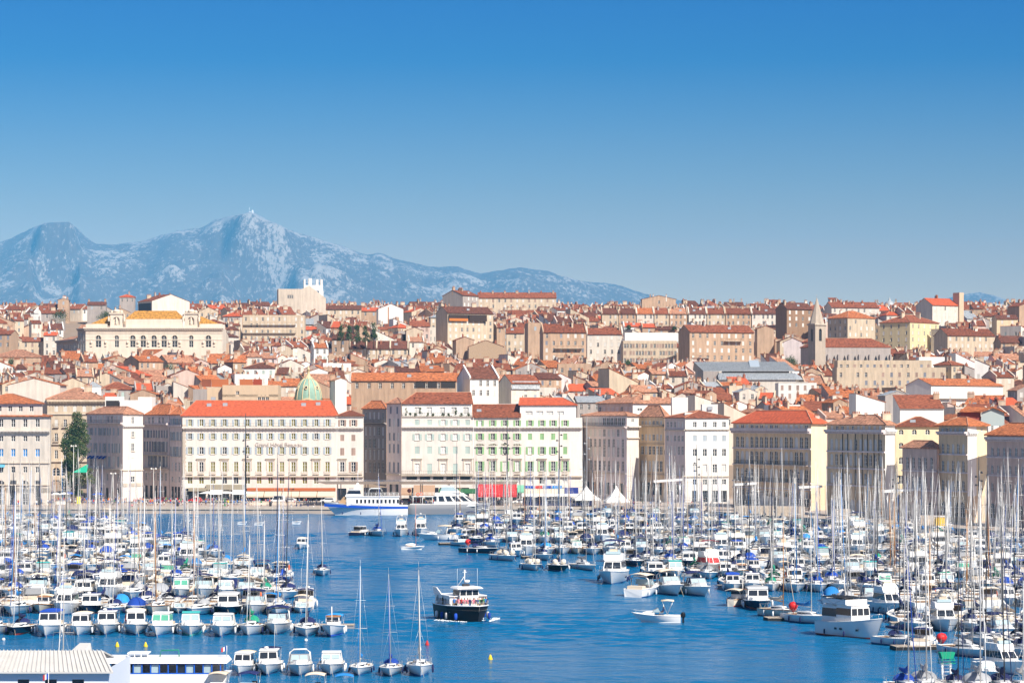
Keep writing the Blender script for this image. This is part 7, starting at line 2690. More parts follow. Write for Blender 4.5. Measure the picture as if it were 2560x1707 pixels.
# ---- excursion ship
y = 706
t_ = thing('excursion_ship', 'white excursion ship with a blue stripe lying along the quay', 'ship', (X(915, y), y, 0), -PI / 2 + .06)
st = hull_rings(21.5, 5.6, 2.6, tr=.9, sheer=.32, rake=.13, flare=.4, n=18, full=2.6, wide=.4)
mb = MB()
mb.rings([r[0:4] for r in st], 0, True, False, False)
mb.rings([r[3:8] for r in st], 1, True, False, False)
mb.rings([r[7:11] for r in st], 0, True, False, False)
mb.poly(st[0], 0)
mb.ob('hull', [WHITE, NAVYH], t_)
for sd in (0, -1):
    mb = MB()
    for a, c in zip(st[:-1], st[1:]):
        s_ = -1 if sd == 0 else 1
        k = 1 - .16
        mb.poly([(a[sd][0] * .985 + s_ * .06, a[sd][1], a[sd][2] * .88), (c[sd][0] * .985 + s_ * .06, c[sd][1], c[sd][2] * .88), (c[sd][0] * .95 + s_ * .08, c[sd][1], c[sd][2] * .66), (a[sd][0] * .95 + s_ * .08, a[sd][1], a[sd][2] * .66)])
    mb.ob('blue_stripe', M('stripe_blue', (0.015, 0.09, 0.50), .4), t_)
mb = MB()
for a, c in zip(st, st[1:]):
    mb.poly([(a[0][0] * .97, a[0][1], a[0][2] - .1), (a[-1][0] * .97, a[-1][1], a[-1][2] - .1), (c[-1][0] * .97, c[-1][1], c[-1][2] - .1), (c[0][0] * .97, c[0][1], c[0][2] - .1)])
mb.ob('deck', DECK, t_)
mb = MB()
wn_ = [(2.4 + k * 1.05, 2.95 + k * 1.05, 3.1, 4.1) for k in range(11)]
wall_grid(mb, (-2.3, 8.5), (-2.3, -5.0), 2.5, 4.75, wn_, 0, .15)
wall_grid(mb, (2.3, -5.0), (2.3, 8.5), 2.5, 4.75, wn_, 0, .15)
wall_grid(mb, (-2.3, -5.0), (2.3, -5.0), 2.5, 4.75, [], 0)
wall_grid(mb, (2.3, 8.5), (-2.3, 8.5), 2.5, 4.75, [], 0)
mb.box(-2.5, 2.5, -5.2, 8.7, 4.754, 4.9)
mb.ob('saloon', WHITE, t_)
mb = MB()
mb.box(-2.14, 2.14, -4.9, 8.4, 2.6, 4.7)
mb.ob('saloon_glass', GLASS, t_)
mb = MB()
mb.hexa(*frustum(-7.4, -5.21, 2.2, 4.4, 2.8, 4.75, 1.6, 0, .2))
mb.ob('front_slope', M('apricot_paint', (0.70, 0.42, 0.20), .5), t_)
o = cabin(t_, frustum(-5.4, -1.2, 3.6, 4.0, 4.9, 6.6, 1.0, .4, .2), WHITE, (.35, .88), GLASS, 'wheelhouse', 4, WHITE)
mb = MB()
mb.hexa([(-.8, -3.2, 6.7), (.8, -3.2, 6.7), (.5, -1.2, 6.7), (-.5, -1.2, 6.7)], [(-.3, -2.4, 8.3), (.3, -2.4, 8.3), (.2, -1.9, 8.3), (-.2, -1.9, 8.3)])
mb.tube([(0, -2.1, 8.3), (0, -2.1, 11.5)], .06, 5)
mb.ob('mast', WHITE, t_)
mb = MB()
for x in (-1.9, 1.9):
    for z in (5.3, 5.75):
        mb.tube([(x, -1, z), (x, 8.4, z)], .03, 4)
    for k in range(9):
        mb.tube([(x, -1 + k * 1.17, 4.9), (x, -1 + k * 1.17, 5.75)], .03, 4)
mb.ob('deck_rail', FRAMEW, t_)
mb = MB()
for x in (-1.4, 1.4):
    mb.tube([(x, .6, 4.9), (x, .8, 6.6), (x, 1.3, 6.9), (x, 3.6, 6.9), (x, 4.1, 6.6), (x, 4.2, 4.9)], .09, 6)
for k in range(4):
    mb.tube([(-1.4, .9 + k * 1.0, 6.88), (1.4, .9 + k * 1.0, 6.88)], .07, 5)
mb.ob('roll_bar', FRAMEW, t_)
fenders(t_, st, NAVYC, (5, 9, 13))

# ---- grey and white catamaran yacht
y = 712
t_ = thing('catamaran_yacht', 'grey-hulled white catamaran yacht with steep raked superstructure before the red awning', 'yacht', (X(1125, y), y, 0), PI / 2 - .1)
mb = MB()
for sx in (-1, 1):
    mb = MB()
    sth = hull_rings(21, 2.6, 2.6, tr=.9, sheer=.15, rake=.08, flare=.3, n=14)
    mb.rings([[(p[0] + sx * 3.0, p[1], p[2]) for p in r] for r in sth], 0, True, True, True)
    mb.ob('hull', M('silver_hull', (0.24, 0.245, 0.26), .35), t_)
mb = MB()
mb.box(-3.9, 3.9, -7, 10, 2.2, 2.75)
mb.ob('bridge_deck', WHITE, t_)
fr = frustum(-7.5, 3.8, 3.4, 7.0, 2.76, 5.6, 4.2, .2, .5)
o = cabin(t_, fr, WHITE, (.25, .72), GLASS, 'saloon', 3)
for k in range(5):
    mb = MB()
    p0, p1 = band(*fr, .2, .78, .06)
    for sx in (0, 1):
        pass
    a, c = Vector(p0[0]).lerp(Vector(p0[3]), (k + .5) / 5), Vector(p1[0]).lerp(Vector(p1[3]), (k + .5) / 5)
    mb.hexa([(a.x - .05, a.y - .3, a.z), (a.x + .05, a.y - .3, a.z), (a.x + .05, a.y + .3, a.z), (a.x - .05, a.y + .3, a.z)], [(c.x - .05, c.y - .2, c.z), (c.x + .05, c.y - .2, c.z), (c.x + .05, c.y + .2, c.z), (c.x - .05, c.y + .2, c.z)])
    mb.ob('pillar', WHITE, t_)
o = cabin(t_, frustum(-2.8, 2.4, 3.6, 4.6, 5.6, 7.4, 2.2, .6, .4), WHITE, (.3, .85), PALEG, 'upper_bridge', 2, WHITE)
mb = MB()
mb.box(-3.2, 3.2, 3.9, 9.6, 4.6, 4.75)
for yy in (4.2, 6.8, 9.3):
    for sx in (-3, 3):
        mb.tube([(sx, yy, 2.7), (sx, yy, 4.6)], .08, 5)
mb.ob('aft_awning', WHITE, t_)
mb = MB()
for sx in (-3.1, 3.1):
    for z in (5.2, 5.6):
        mb.tube([(sx, 3.5, z), (sx, 9.5, z)], .03, 4)
    for k in range(6):
        mb.tube([(sx, 3.5 + 1.2 * k, 4.75), (sx, 3.5 + 1.2 * k, 5.6)], .03, 4)
mb.ob('deck_rail', FRAMEW, t_)
for k, px_ in enumerate((-3.15, 3.15)):
    lifebuoy(t_, (px_, 8.0, 5.2), 'x', .38)

# ---- day sailer out on the water
y = D(1373)
t_ = thing('day_sailer', 'tiny wooden-decked day sailer with a pink mast and stowed white sail', 'sailboat', (X(1032, y), y, 0), PI / 2 + .2)
st = make_hull(t_, 4.6, 1.7, .5, WHITE, WHITE, tr=.5, sheer=.3)
mb = MB()
mb.tube([(0, -.6, .5), (0, -.55, 8.6)], [.06, .035], 6)
mb.ob('mast', M('coral_mast', (0.55, 0.2, 0.15), .5), t_)
mb = MB()
mb.rings([[(.3 * k * math.cos(q), -.5 + 2.0 * f, .9 + .35 * k * math.sin(q)) for q in [2 * PI * j / 7 for j in range(7)]] for f, k in ((0, .5), (.3, 1), (.8, .7), (1, .2))], 0, True)
mb.ob('stowed_sail', WHITEC, t_)
mb = MB()
mb.box(-.5, .5, .2, 1.5, .5, .53)
mb.ob('cockpit', VARN, t_)

# ---- covered harbour launch with blue posts, bottom edge
y = 250
x0, x1 = X(262, y), X(571, y)
t_ = thing('harbour_launch', 'flat-roofed white harbour launch with a row of blue-framed windows', 'launch', ((x0 + x1) / 2, y, 0), 0)
LW = (x1 - x0)
zr1, zr0, zw0 = Z(1640, y), Z(1652, y), Z(1679, y)
mb = MB()
mb.hexa([(-LW / 2, -2, -.3), (LW / 2 - .6, -2, -.3), (LW / 2 - .6, 2, -.3), (-LW / 2, 2, -.3)], [(-LW / 2, -2.1, zw0), (LW / 2 + .15, -2.1, zw0), (LW / 2 + .15, 2.1, zw0), (-LW / 2, 2.1, zw0)])
mb.ob('hull', WHITE, t_)
mb = MB()
mb.hexa([(-LW / 2 + .2, -2.2, zr0), (LW / 2 + .1, -2.2, zr0), (LW / 2 + .1, 2.2, zr0), (-LW / 2 + .2, 2.2, zr0)], [(-LW / 2 + .3, -1.9, zr1), (LW / 2 - .2, -1.9, zr1), (LW / 2 - .2, 1.9, zr1), (-LW / 2 + .3, 1.9, zr1)])
mb.ob('roof', WHITE, t_)
PB = M('post_blue', (0.012, 0.10, 0.48), .5)
nwin = 13
for k in range(nwin + 1):
    for yy in (-2.0, 1.95):
        mb = MB()
        x = -LW / 2 + .5 + (LW - 1.0) * k / nwin
        mb.box(x - .05, x + .05, yy - .05, yy + .05, zw0, zr0)
        mb.ob('post', PB, t_)
mb = MB()
mb.box(-LW / 2 + .3, LW / 2 - .3, -2.02, -1.9, zw0, zw0 + .1)
mb.box(-LW / 2 + .3, LW / 2 - .3, -2.02, -1.9, zr0 - .08, zr0 - .002)
mb.ob('window_sill_rail', PB, t_)
for k in range(nwin):
    if k in (1, 2, 3, 5, 8, 9, 11):
        mb = MB()
        xa = -LW / 2 + .56 + (LW - 1.0) * k / nwin
        mb.box(xa, xa + (LW - 1.0) / nwin - .12, -1.93, -1.9, zw0 + .12, zr0 - .12)
        mb.ob('pane', PALEG if k % 2 else GLASS, t_)
mb = MB()
mb.box(-LW / 2 + .5, LW / 2 - .5, .6, .7, zw0, zr0)
mb.ob('inner_partition', GREYM, t_)
mb = MB()
cx_ = X(348, y) - (x0 + x1) / 2
mb.box(cx_ - .95, cx_ + .95, -1, 1, zr1 + .3, zr1 + .42)
for xx in (-.9, -.3, .3, .9):
    mb.box(cx_ + xx - .04, cx_ + xx + .04, -.9, -.8, zr1, zr1 + .3)
mb.ob('roof_hatch', WHITE, t_)
mb = MB()
gx = X(400, y) - (x0 + x1) / 2
mb.tube([(gx, 0, zr1), (gx + .1, 0, zr1 + .55), (gx + 1.7, 0, zr1 + .6), (gx + 1.75, 0, zr1)], .06, 5)
mb.ob('gangway_handrail', GREENC, t_)
mb = MB()
fx = LW / 2 - .15
mb.tube([(fx, 0, zr1), (fx, 0, zr1 + 1.0)], .03, 5)
fl_ = mb.ob('flagstaff', FRAMEW, t_)
for k, m_ in enumerate((BLUEC, WHITEC, REDC)):
    mb = MB()
    xa = fx - .02 - .16 * k
    mb.hexa([(xa - .16, -.01, zr1 + .5 - .06 * k), (xa, -.01, zr1 + .55 - .06 * k), (xa, .02, zr1 + .55 - .06 * k), (xa - .16, .02, zr1 + .5 - .06 * k)], [(xa - .16, -.01, zr1 + .9 - .08 * k), (xa, -.01, zr1 + .95 - .06 * k), (xa, .02, zr1 + .95 - .06 * k), (xa - .16, .02, zr1 + .9 - .08 * k)])
    mb.ob('flag_stripe', m_, fl_)

# ---- floating clubhouse with ribbed white roof, bottom-left corner
RIB = M('white_sheet_metal', (0.56, 0.54, 0.51), .55, .0, var=.12)
yf, yb = 232, 240
zf, zb = Z(1678, yf), Z(1625, yb)
x0, x1 = X(-160, yf), X(283, yf)
O = (x0, yf, 0)
t_ = thing('clubhouse', 'low white floating clubhouse with a ribbed sheet-metal roof at the bottom edge', 'building', O)
LW = x1 - x0
xb1 = X(257, yb) - x0
mb = MB()
mb.hexa([(0, 0, zf - .15), (LW, 0, zf - .15), (xb1, yb - yf, zb - .15), (0, yb - yf, zb - .15)], [(0, 0, zf), (LW, 0, zf), (xb1, yb - yf, zb), (0, yb - yf, zb)])
mb.hexa([(0, yb - yf, zb - .15), (xb1, yb - yf, zb - .15), (xb1, yb - yf + 7, zf - .15), (0, yb - yf + 7, zf - .15)], [(0, yb - yf, zb), (xb1, yb - yf, zb), (xb1, yb - yf + 7, zf), (0, yb - yf + 7, zf)])
ro = mb.ob('roof', RIB, t_)
for k in range(38):
    mb = MB()
    f = (k + .5) / 38
    xa, xc = LW * f, xb1 * f
    mb.hexa([(xa - .05, -.02, zf), (xa + .05, -.02, zf), (xc + .05, yb - yf, zb), (xc - .05, yb - yf, zb)], [(xa - .03, -.02, zf + .1), (xa + .03, -.02, zf + .1), (xc + .03, yb - yf, zb + .1), (xc - .03, yb - yf, zb + .1)])
    mb.ob('roof_rib', RIB, ro)
mb = MB()
hol = [(X(a_, yf + .6) - x0, X(b_, yf + .6) - x0, .6, Z(1699, yf)) for a_, b_ in ((44, 73), (112, 142), (180, 210))]
wall_grid(mb, (0, .6), (LW - .5, .6), -.2, zf - .1, hol, 0, .2)
wall_grid(mb, (LW - .5, .6), (LW - .5, 14), -.2, zf + .2, [], 0)
mb.ob('wall', M('shaded_white_render', (0.62, 0.66, 0.72), .8), t_)  # white wall, its bluish shade put into the base colour
for a_ in hol:
    mb = MB()
    mb.box(a_[0], a_[1], .8, .85, a_[2], a_[3])
    mb.ob('window', GLASS, t_)
mb = MB()
mb.box(-.2, LW + .3, .2, 15, -.4, .25)
mb.ob('pontoon_base', GREYM, t_)
xa, xc = X(150, 247) - x0, X(246, 247) - x0
mb = MB()
mb.hexa([(xa + 1, 10, 3), (xc, 10, 3), (xc - .4, 15, 3), (xa, 15, 3)], [(xa + 1.6, 10.5, Z(1618, 247)), (xc - .7, 10.5, Z(1618, 247)), (xc - .7, 15, Z(1606, 247)), (xa + 1.8, 15, Z(1606, 247))])
mb.ob('rear_roof', M('grey_sheet_metal', (0.55, 0.53, 0.50), .5), t_)
t_ = thing('flag', 'small blue-white-red flag fluttering before the clubhouse wall', 'flag', (X(118, 229), 229, 0))
mb = MB()
mb.tube([(.05, 0, .2), (.12, 0, Z(1683, 229) + .1)], .025, 5)
mb.ob('pole', FRAMEW, t_)
for k, m_ in enumerate((BLUEC, WHITEC, REDC)):
    mb = MB()
    z0 = Z(1696, 229) - .05 * k
    xa = -.1 - .14 * k + .18
    mb.hexa([(xa - .14, -.03 * k, z0 - .05), (xa, -.03 * k, z0), (xa, .02 - .03 * k, z0), (xa - .14, .02 - .03 * k, z0 - .05)], [(xa - .14, -.03 * k, z0 + .42), (xa, -.03 * k, z0 + .47), (xa, .02 - .03 * k, z0 + .47), (xa - .14, .02 - .03 * k, z0 + .42)])
    mb.ob('flag_stripe', m_, t_)

# ---- green channel marker
y = 262
t_ = thing('channel_marker', 'green box-shaped channel marker on a white ladder frame', 'marker', (X(2366, y), y, 0), .2)
zb_, zt_ = Z(1645, y), Z(1629, y)
MG = M('marker_green', (0.01, 0.30, 0.16), .5)
mb = MB()
mb.hexa([(-.55, -.4, zb_), (.55, -.4, zb_), (.55, .4, zb_), (-.55, .4, zb_)], [(-.75, -.4, zt_), (.75, -.4, zt_), (.75, .4, zt_), (-.75, .4, zt_)])
mb.ob('day_board', MG, t_)
mb = MB()
for sx in (-.6, .6):
    for sy in (-.45, .45):
        mb.tube([(sx, sy, zb_ - .5), (sx, sy, zb_ + .05)], .035, 5)
mb.tube([(-.75, -.5, zb_ - .45), (.75, -.5, zb_ - .45), (.75, .5, zb_ - .45), (-.75, .5, zb_ - .45), (-.75, -.5, zb_ - .45)], .03, 4)
mb.tube([(-.75, -.5, zb_ - .15), (.75, -.5, zb_ - .15), (.75, .5, zb_ - .15), (-.75, .5, zb_ - .15), (-.75, -.5, zb_ - .15)], .03, 4)
mb.ob('platform_rail', MG, t_)
for sx in (-.42, .42):
    mb = MB()
    mb.tube([(sx, 0, -.5), (sx, 0, zb_ - .45)], .11, 7)
    mb.ob('leg', WHITE, t_)
for k in range(6):
    mb = MB()
    mb.tube([(-.42, 0, .1 + k * .32), (.42, 0, .1 + k * .32)], .035, 5)
    mb.ob('rung', WHITE, t_)

# ---------------------------------------------------------------- trees and plants
BARK = M('bark', (0.16, 0.11, 0.075), .9, var=.2, scale=3)
LEAFS = [M('leaf_deep', (0.030, 0.060, 0.018), .6, rnd=.0, var=.15, scale=3), M('leaf_mid', (0.055, 0.085, 0.022), .6, var=.15, scale=3), M('leaf_olive', (0.085, 0.095, 0.030), .6, var=.15, scale=3)]


def leaf_cloud(mb, blobs, n, size, rr):
    """leaf-sized faces through a set of ellipsoids (centre, radii)"""
    tot = sum(b[1][0] * b[1][1] * b[1][2] for b in blobs)
    for c, r in blobs:
        m_ = rr.choice((0, 0, 1, 2))
        for _ in range(max(4, int(n * r[0] * r[1] * r[2] / tot))):
            v = Vector((rr.gauss(0, 1), rr.gauss(0, 1), rr.gauss(0, 1))).normalized() * rr.uniform(.45, 1.05)
            p = Vector(c) + Vector((v.x * r[0], v.y * r[1], v.z * r[2]))
            a = Vector((rr.gauss(0, 1), rr.gauss(0, 1), rr.gauss(0, 1))).normalized() * size * rr.uniform(.6, 1.3)
            b_ = a.orthogonal().normalized() * size * rr.uniform(.3, .6)
            mb.add([p - a, p + b_, p + a, p - b_], [(0, 1, 2, 3)], m_ if rr.random() < .7 else rr.choice((0, 1, 2)))


def tree(name, label, cat, loc, h, w_, seed, kind='broad', n=1500, size=.28, trunk=.3, group=None):
    rr = random.Random(seed)
    t_ = thing(name, label, cat, loc, 0, group)
    mb = MB()
    mb.tube([(0, 0, -2), (.05, 0, h * .3), (0, .05, h * .75)], [trunk, trunk * .75, trunk * .3], 8)
    for k in range(6):
        q = k * 1.05 + rr.random()
        z = h * rr.uniform(.25, .55)
        mb.tube([(0, 0, z), (w_ * .2 * math.cos(q), w_ * .2 * math.sin(q), z + h * .1), (w_ * .38 * math.cos(q), w_ * .38 * math.sin(q), z + h * .22)], [trunk * .4, trunk * .28, trunk * .1], 5)
    mb.ob('trunk', BARK, t_)
    blobs = []
    for k in range(26 if n > 600 else 9):
        q = rr.uniform(0, 2 * PI)
        f = rr.uniform(.22, 1.0)
        if kind == 'cone':
            rad = w_ * .42 * (1.05 - f) * rr.uniform(.5, 1)
        else:
            rad = w_ * .36 * math.sin(PI * (.18 + .8 * f) ** .8) * rr.uniform(.3, 1.15)
        s_ = w_ * rr.uniform(.13, .24)
        blobs.append(((rad * math.cos(q), rad * math.sin(q), h * f - s_ * .6), (s_, s_, s_ * rr.uniform(.7, 1.1))))
    mb = MB()
    leaf_cloud(mb, blobs, n, size, rr)
    mb.ob('crown', LEAFS, t_)
    return t_


d = 772
tree('plane_tree', 'tall dark plane tree between the cream building and the shaded corner house', 'tree', (X(192, d), d, QZ), Z(1032, d) - QZ, 11.0, 3, n=7000, size=.34, trunk=.4)
tree('plane_tree', 'lower bushy tree leaning over the terrace umbrellas beside the tall plane tree', 'tree', (X(180, 766), 766, QZ), 13.5, 7.0, 4, n=2600, size=.32)
for i, px in enumerate((853, 873, 892, 914, 934)):
    d = 1168
    tree('conifer_tree', ORD[i] + ' conifer from the west in the dark row above the fire-walled terrace', 'tree', (X(px, d), d, Z(842, d) - 3), (842 - (808, 814, 812, 810, 806)[i]) / F * d + 3, 4.6, 30 + i, 'cone', 900, .3, .25, 'conifers above the terrace')
for i, (px, py, wpx, hpx, lab) in enumerate(((150, 797, 62, 24, 'dark shrubby tree clump above the white gabled houses at upper left'), (262, 790, 46, 14, 'small dark bush beneath the brown-roofed skyline house'), (28, 912, 56, 15, 'dark hedge-like tree under the long pale-roofed hall'), (425, 932, 50, 22, 'round tree among the roofs below the palace pavilions'),
                                             (636, 946, 56, 24, 'leafy roof-garden trees above the beige modern block'), (1572, 832, 30, 20, 'green roof plant on the terrace over the office block'), (1686, 832, 22, 16, 'small roof shrub at the end of the office block terrace'), (1975, 905, 56, 14, 'dark tree line over the ribbed zinc halls'),
                                             (268, 878, 40, 16, 'palm-like shrubs at the foot of the palace front'), (392, 866, 22, 16, 'pointed green tree before the palace arches'), (1570, 912, 34, 12, 'green shrubs at the foot of the office block'))):
    h_ = 6 if i != 3 else 9
    d = dist_for(py, 10) - 6
    tree('bush' if hpx < 17 else 'broadleaf_tree', lab, 'bush' if hpx < 17 else 'tree', (X(px, d), d, Z(py, d) - 1.2), hpx / F * d + 1.2, wpx / F * d, 60 + i, 'broad', 900, .3, .18)
for i, (x, y, z) in enumerate(TERRACE_POTS):
    tall = i in (0, 3, 8)
    tree('potted_plant', ('tall' if tall else 'low') + ' potted plant on the roof terrace of the sage-shuttered building', 'plant', (x, y, z), 2.6 if tall else 1.0, 1.3 if tall else 1.5, 90 + i, 'broad', 150, .16, .04, 'plants along the roof terrace')
for i, px in enumerate((1200, 1232, 1262, 1293)):
    t_ = thing('ivy', ORD[i] + ' ivy swag from the west hanging over the green-shuttered second-floor windows', 'ivy', (X(px, 779.5), 779.4, Z(1113, 780)))
    mb = MB()
    leaf_cloud(mb, [((q * .45 - .9, -.12, .15 + .1 * (q % 2)), (.4, .14, .25)) for q in range(5)], 160, .13, random.Random(i))
    mb.ob('leaves', LEAFS[1:], t_)

# ---------------------------------------------------------------- the quay: canopies, awnings, lamps
MIRROR = M('polished_steel', (0.62, 0.60, 0.60), .18, .85)
t_ = thing('mirror_canopy', 'long thin polished-steel canopy on slender posts along the quay', 'canopy', (X(1040, 738), 738, 0))
xa, xb = X(786, 730) - X(1040, 738), X(1296, 730) - X(1040, 738)
zc = Z(1210, 730)
mb = MB()
mb.hexa([(xa + 3, -8, zc), (xb - .5, -8, zc), (xb - .5, 12, zc), (xa + 3, 12, zc)], [(xa, -9, zc + .75), (xb, -9, zc + .75), (xb, 13, zc + .75), (xa, 13, zc + .75)])
mb.ob('roof_slab', MIRROR, t_)
for k in range(7):
    for yy in (-5, 9):
        mb = MB()
        x = xa + 6 + (xb - xa - 10) * k / 6
        mb.tube([(x, yy, QZ), (x, yy, zc)], .12, 8)
        mb.ob('post', STEEL, t_)


def flat_canopy(px0, px1, py, d, lab, slope=0.0, dep=5, m_=None):
    t_ = thing('canopy', lab, 'canopy', (X((px0 + px1) / 2, d), d, 0))
    w_ = (px1 - px0) / F * d
    z = Z(py, d)
    mb = MB()
    mb.hexa([(-w_ / 2, 0, z - .3), (w_ / 2, 0, z - .3 + slope), (w_ / 2, dep, z - .3 + slope), (-w_ / 2, dep, z - .3)], [(-w_ / 2, 0, z + .2), (w_ / 2, 0, z + .2 + slope), (w_ / 2, dep, z + .2 + slope), (-w_ / 2, dep, z + .2)])
    mb.ob('roof_slab', m_ or WHITE, t_)
    for sx in (-.4, .4):
        for yy in (.6, dep - .6):
            mb = MB()
            mb.tube([(sx * w_, yy, QZ - .5), (sx * w_, yy, z - .3 + slope * (sx + .5))], .1, 6)
            mb.ob('post', STEEL, t_)
    return t_


flat_canopy(1635, 1708, 1203, 722, 'white slanting flat canopy at the foot of the tan building', .5)
flat_canopy(1838, 1892, 1211, 690, 'white flat canopy before the long tan warehouse', .35)
flat_canopy(1998, 2056, 1218, 660, 'white flat canopy beside the yellow blank wall', .3)
flat_canopy(2211, 2300, 1228, 628, 'white flat canopy before the sunny yellow front', .5)


def tent(px, py0, py1, wpx, d, lab):
    t_ = thing('pagoda_tent', lab, 'tent', (X(px, d), d, 0), .1)
    w_ = wpx / F * d / 2
    za, zb = Z(py0, d), Z(py1, d)
    mb = MB()
    rings = []
    for f, k in ((0, 1), (.25, .62), (.55, .32), (.85, .1), (1, .02)):
        rings.append([(sx * w_ * k, sy * w_ * k, zb + (za - zb) * f) for sx, sy in ((-1, -1), (1, -1), (1, 1), (-1, 1))])
    mb.rings(rings)
    mb.ob('tent_roof', WHITEC, t_)
    mb = MB()
    for (xa_, ya_), (xb_, yb_) in (((-w_, -w_), (w_, -w_)), ((w_, -w_), (w_, w_)), ((w_, w_), (-w_, w_)), ((-w_, w_), (-w_, -w_))):
        mb.hexa([(xa_, ya_, zb - .4), (xb_, yb_, zb - .4), (xb_ * .98, yb_ * .98, zb - .4), (xa_ * .98, ya_ * .98, zb - .4)], [(xa_, ya_, zb), (xb_, yb_, zb), (xb_ * .98, yb_ * .98, zb), (xa_ * .98, ya_ * .98, zb)])
    mb.ob('valance', WHITEC, t_)
    for sx, sy in ((-1, -1), (1, -1), (1, 1), (-1, 1)):
        mb = MB()
        mb.tube([(sx * w_ * .96, sy * w_ * .96, QZ), (sx * w_ * .96, sy * w_ * .96, zb)], .06, 6)
        mb.ob('post', STEEL, t_)


tent(1466, 1214, 1246, 64, 727, 'white peaked tent, the western of two on the quay')
tent(1541, 1214, 1252, 60, 722, 'white peaked tent, the eastern of two on the quay')


def shop_awning(px0, px1, py0, py1, m_, lab, d=776, out=3.0, name='awning', val=.4, root=None):
    t_ = thing(name, lab, 'awning', (X((px0 + px1) / 2, d), d, 0))
    w_ = (px1 - px0) / F * d / 2
    za, zb = Z(py0, d), Z(py1, d - out)
    n = max(1, int(w_ / 1.6))
    for k in range(n):
        mb = MB()
        a, b_ = -w_ + 2 * w_ * k / n + .03, -w_ + 2 * w_ * (k + 1) / n - .03
        mb.hexa([(a, -out, zb - .05), (b_, -out, zb - .05), (b_, 0, za - .05), (a, 0, za - .05)], [(a, -out, zb), (b_, -out, zb), (b_, 0, za), (a, 0, za)])
        mb.hexa([(a, -out - .04, zb - val), (b_, -out - .04, zb - val), (b_, -out - .005, zb - val), (a, -out - .005, zb - val)], [(a, -out - .04, zb), (b_, -out - .04, zb), (b_, -out - .005, zb), (a, -out - .005, zb)])
        mb.ob('awning_panel', m_, t_)
    mb = MB()
    for x in (-w_ + .1, w_ - .1):
        mb.tube([(x, -out + .1, QZ), (x, -out + .1, zb)], .05, 5)
    mb.tube([(-w_ + .1, -out + .1, zb - .1), (w_ - .1, -out + .1, zb - .1)], .05, 5)
    mb.ob('awning_frame', STEEL, t_)
    return t_


BROWNC = M('brown_canvas', (0.36, 0.23, 0.15), .85)
shop_awning(1003, 1030, 1219, 1234, BROWNC, 'narrow brown awning at the street corner under the mirror canopy')
shop_awning(1034, 1088, 1212, 1236, BROWNC, 'wide brown cafe awning behind the street sign', out=4)
shop_awning(1097, 1192, 1221, 1230, M('bottle_canvas', (.03, .12, .05), .8), 'dark green cafe awning between the brown and red ones')
shop_awning(1194, 1292, 1209, 1236, REDC, 'big scarlet restaurant awning below the ivy-hung windows', out=4.5, val=.7)
shop_awning(1293, 1311, 1212, 1228, M('mint_canvas', (.16, .42, .28), .8), 'small mint-green awning between scarlet and beige ones')
shop_awning(1312, 1410, 1220, 1236, BEIGEC, 'beige brasserie awning under a red and blue sign band', out=4)
shop_awning(1411, 1446, 1218, 1236, M('indigo_canvas', (.015, .025, .16), .8), 'indigo awning at the end of the green-shuttered pair')
for k, (a_, b_, c_) in enumerate(((1311, 1337, BLUEC), (1338, 1356, REDC), (1357, 1380, BLUEC), (1381, 1405, SKYC))):
    pass
t_ = thing('sign_band', 'long white shop sign band striped blue and red above the beige awning', 'sign', (X(1358, 775.6), 775.6, Z(1217, 775.6)))
for a_, b_, c_ in ((1311, 1337, BLUEC), (1338, 1356, REDC), (1357, 1380, BLUEC), (1381, 1405, SKYC)):
    mb = MB()
    mb.box(X(a_, 775.6) - X(1358, 775.6), X(b_, 775.6) - X(1358, 775.6), -.12, .12, -.4, .4)
    mb.ob('sign_panel', c_, t_)
t_ = thing('green_parasol', 'emerald triangular sunshade beneath the plane tree', 'parasol', (X(201, 762), 762, 0))
mb = MB()
za, zb = Z(1161, 762), Z(1180, 762)
mb.poly([(-2.0, -1.5, zb), (2.0, -1.5, zb), (2.0, 1, za), (1.6, 1, za)])
mb.poly([(-2.0, -1.5, zb - .06), (2.0, -1.5, zb - .06), (2.0, 1, za - .06), (1.6, 1, za - .06)])
mb.ob('sunshade', M('emerald_canvas', (.01, .33, .20), .8), t_)
mb = MB()
mb.tube([(1.8, 0, QZ), (1.8, 0, za)], .06, 6)
mb.tube([(-1.9, -1.4, QZ), (-1.9, -1.4, zb)], .05, 6)
mb.ob('post', STEEL, t_)
for i, (px, d, w_, m_, lab) in enumerate(((140, 752, 2.6, WHITEC, 'white cafe parasol by the crowd under the tall cream building'), (160, 756, 2.6, WHITEC, 'second white cafe parasol nearer the plane tree'), (172, 760, 3.0, BLUEC, 'blue cafe parasol beneath the plane tree'), (245, 753, 3.0, BLUEC, 'blue square stall parasol by the shaded corner house'), (565, 764, 6.5, WHITEC, 'long white terrace parasol before the hotel, westward'), (610, 764, 6.5, WHITEC, 'long white terrace parasol before the hotel, middle'), (520, 764, 5.0, WHITEC, 'short white terrace parasol at the hotel signboard'))):
    t_ = thing('parasol', lab, 'parasol', (X(px, d), d, QZ))
    mb = MB()
    mb.hexa([(-w_ / 2, -1.4, 2.4), (w_ / 2, -1.4, 2.4), (w_ / 2, 1.4, 2.4), (-w_ / 2, 1.4, 2.4)], [(-w_ * .1, -.1, 3.0), (w_ * .1, -.1, 3.0), (w_ * .1, .1, 3.0), (-w_ * .1, .1, 3.0)])
    mb.ob('shade', m_, t_)
    mb = MB()
    mb.tube([(0, 0, 0), (0, 0, 2.9)], .04, 6)
    mb.ob('pole', STEEL, t_)


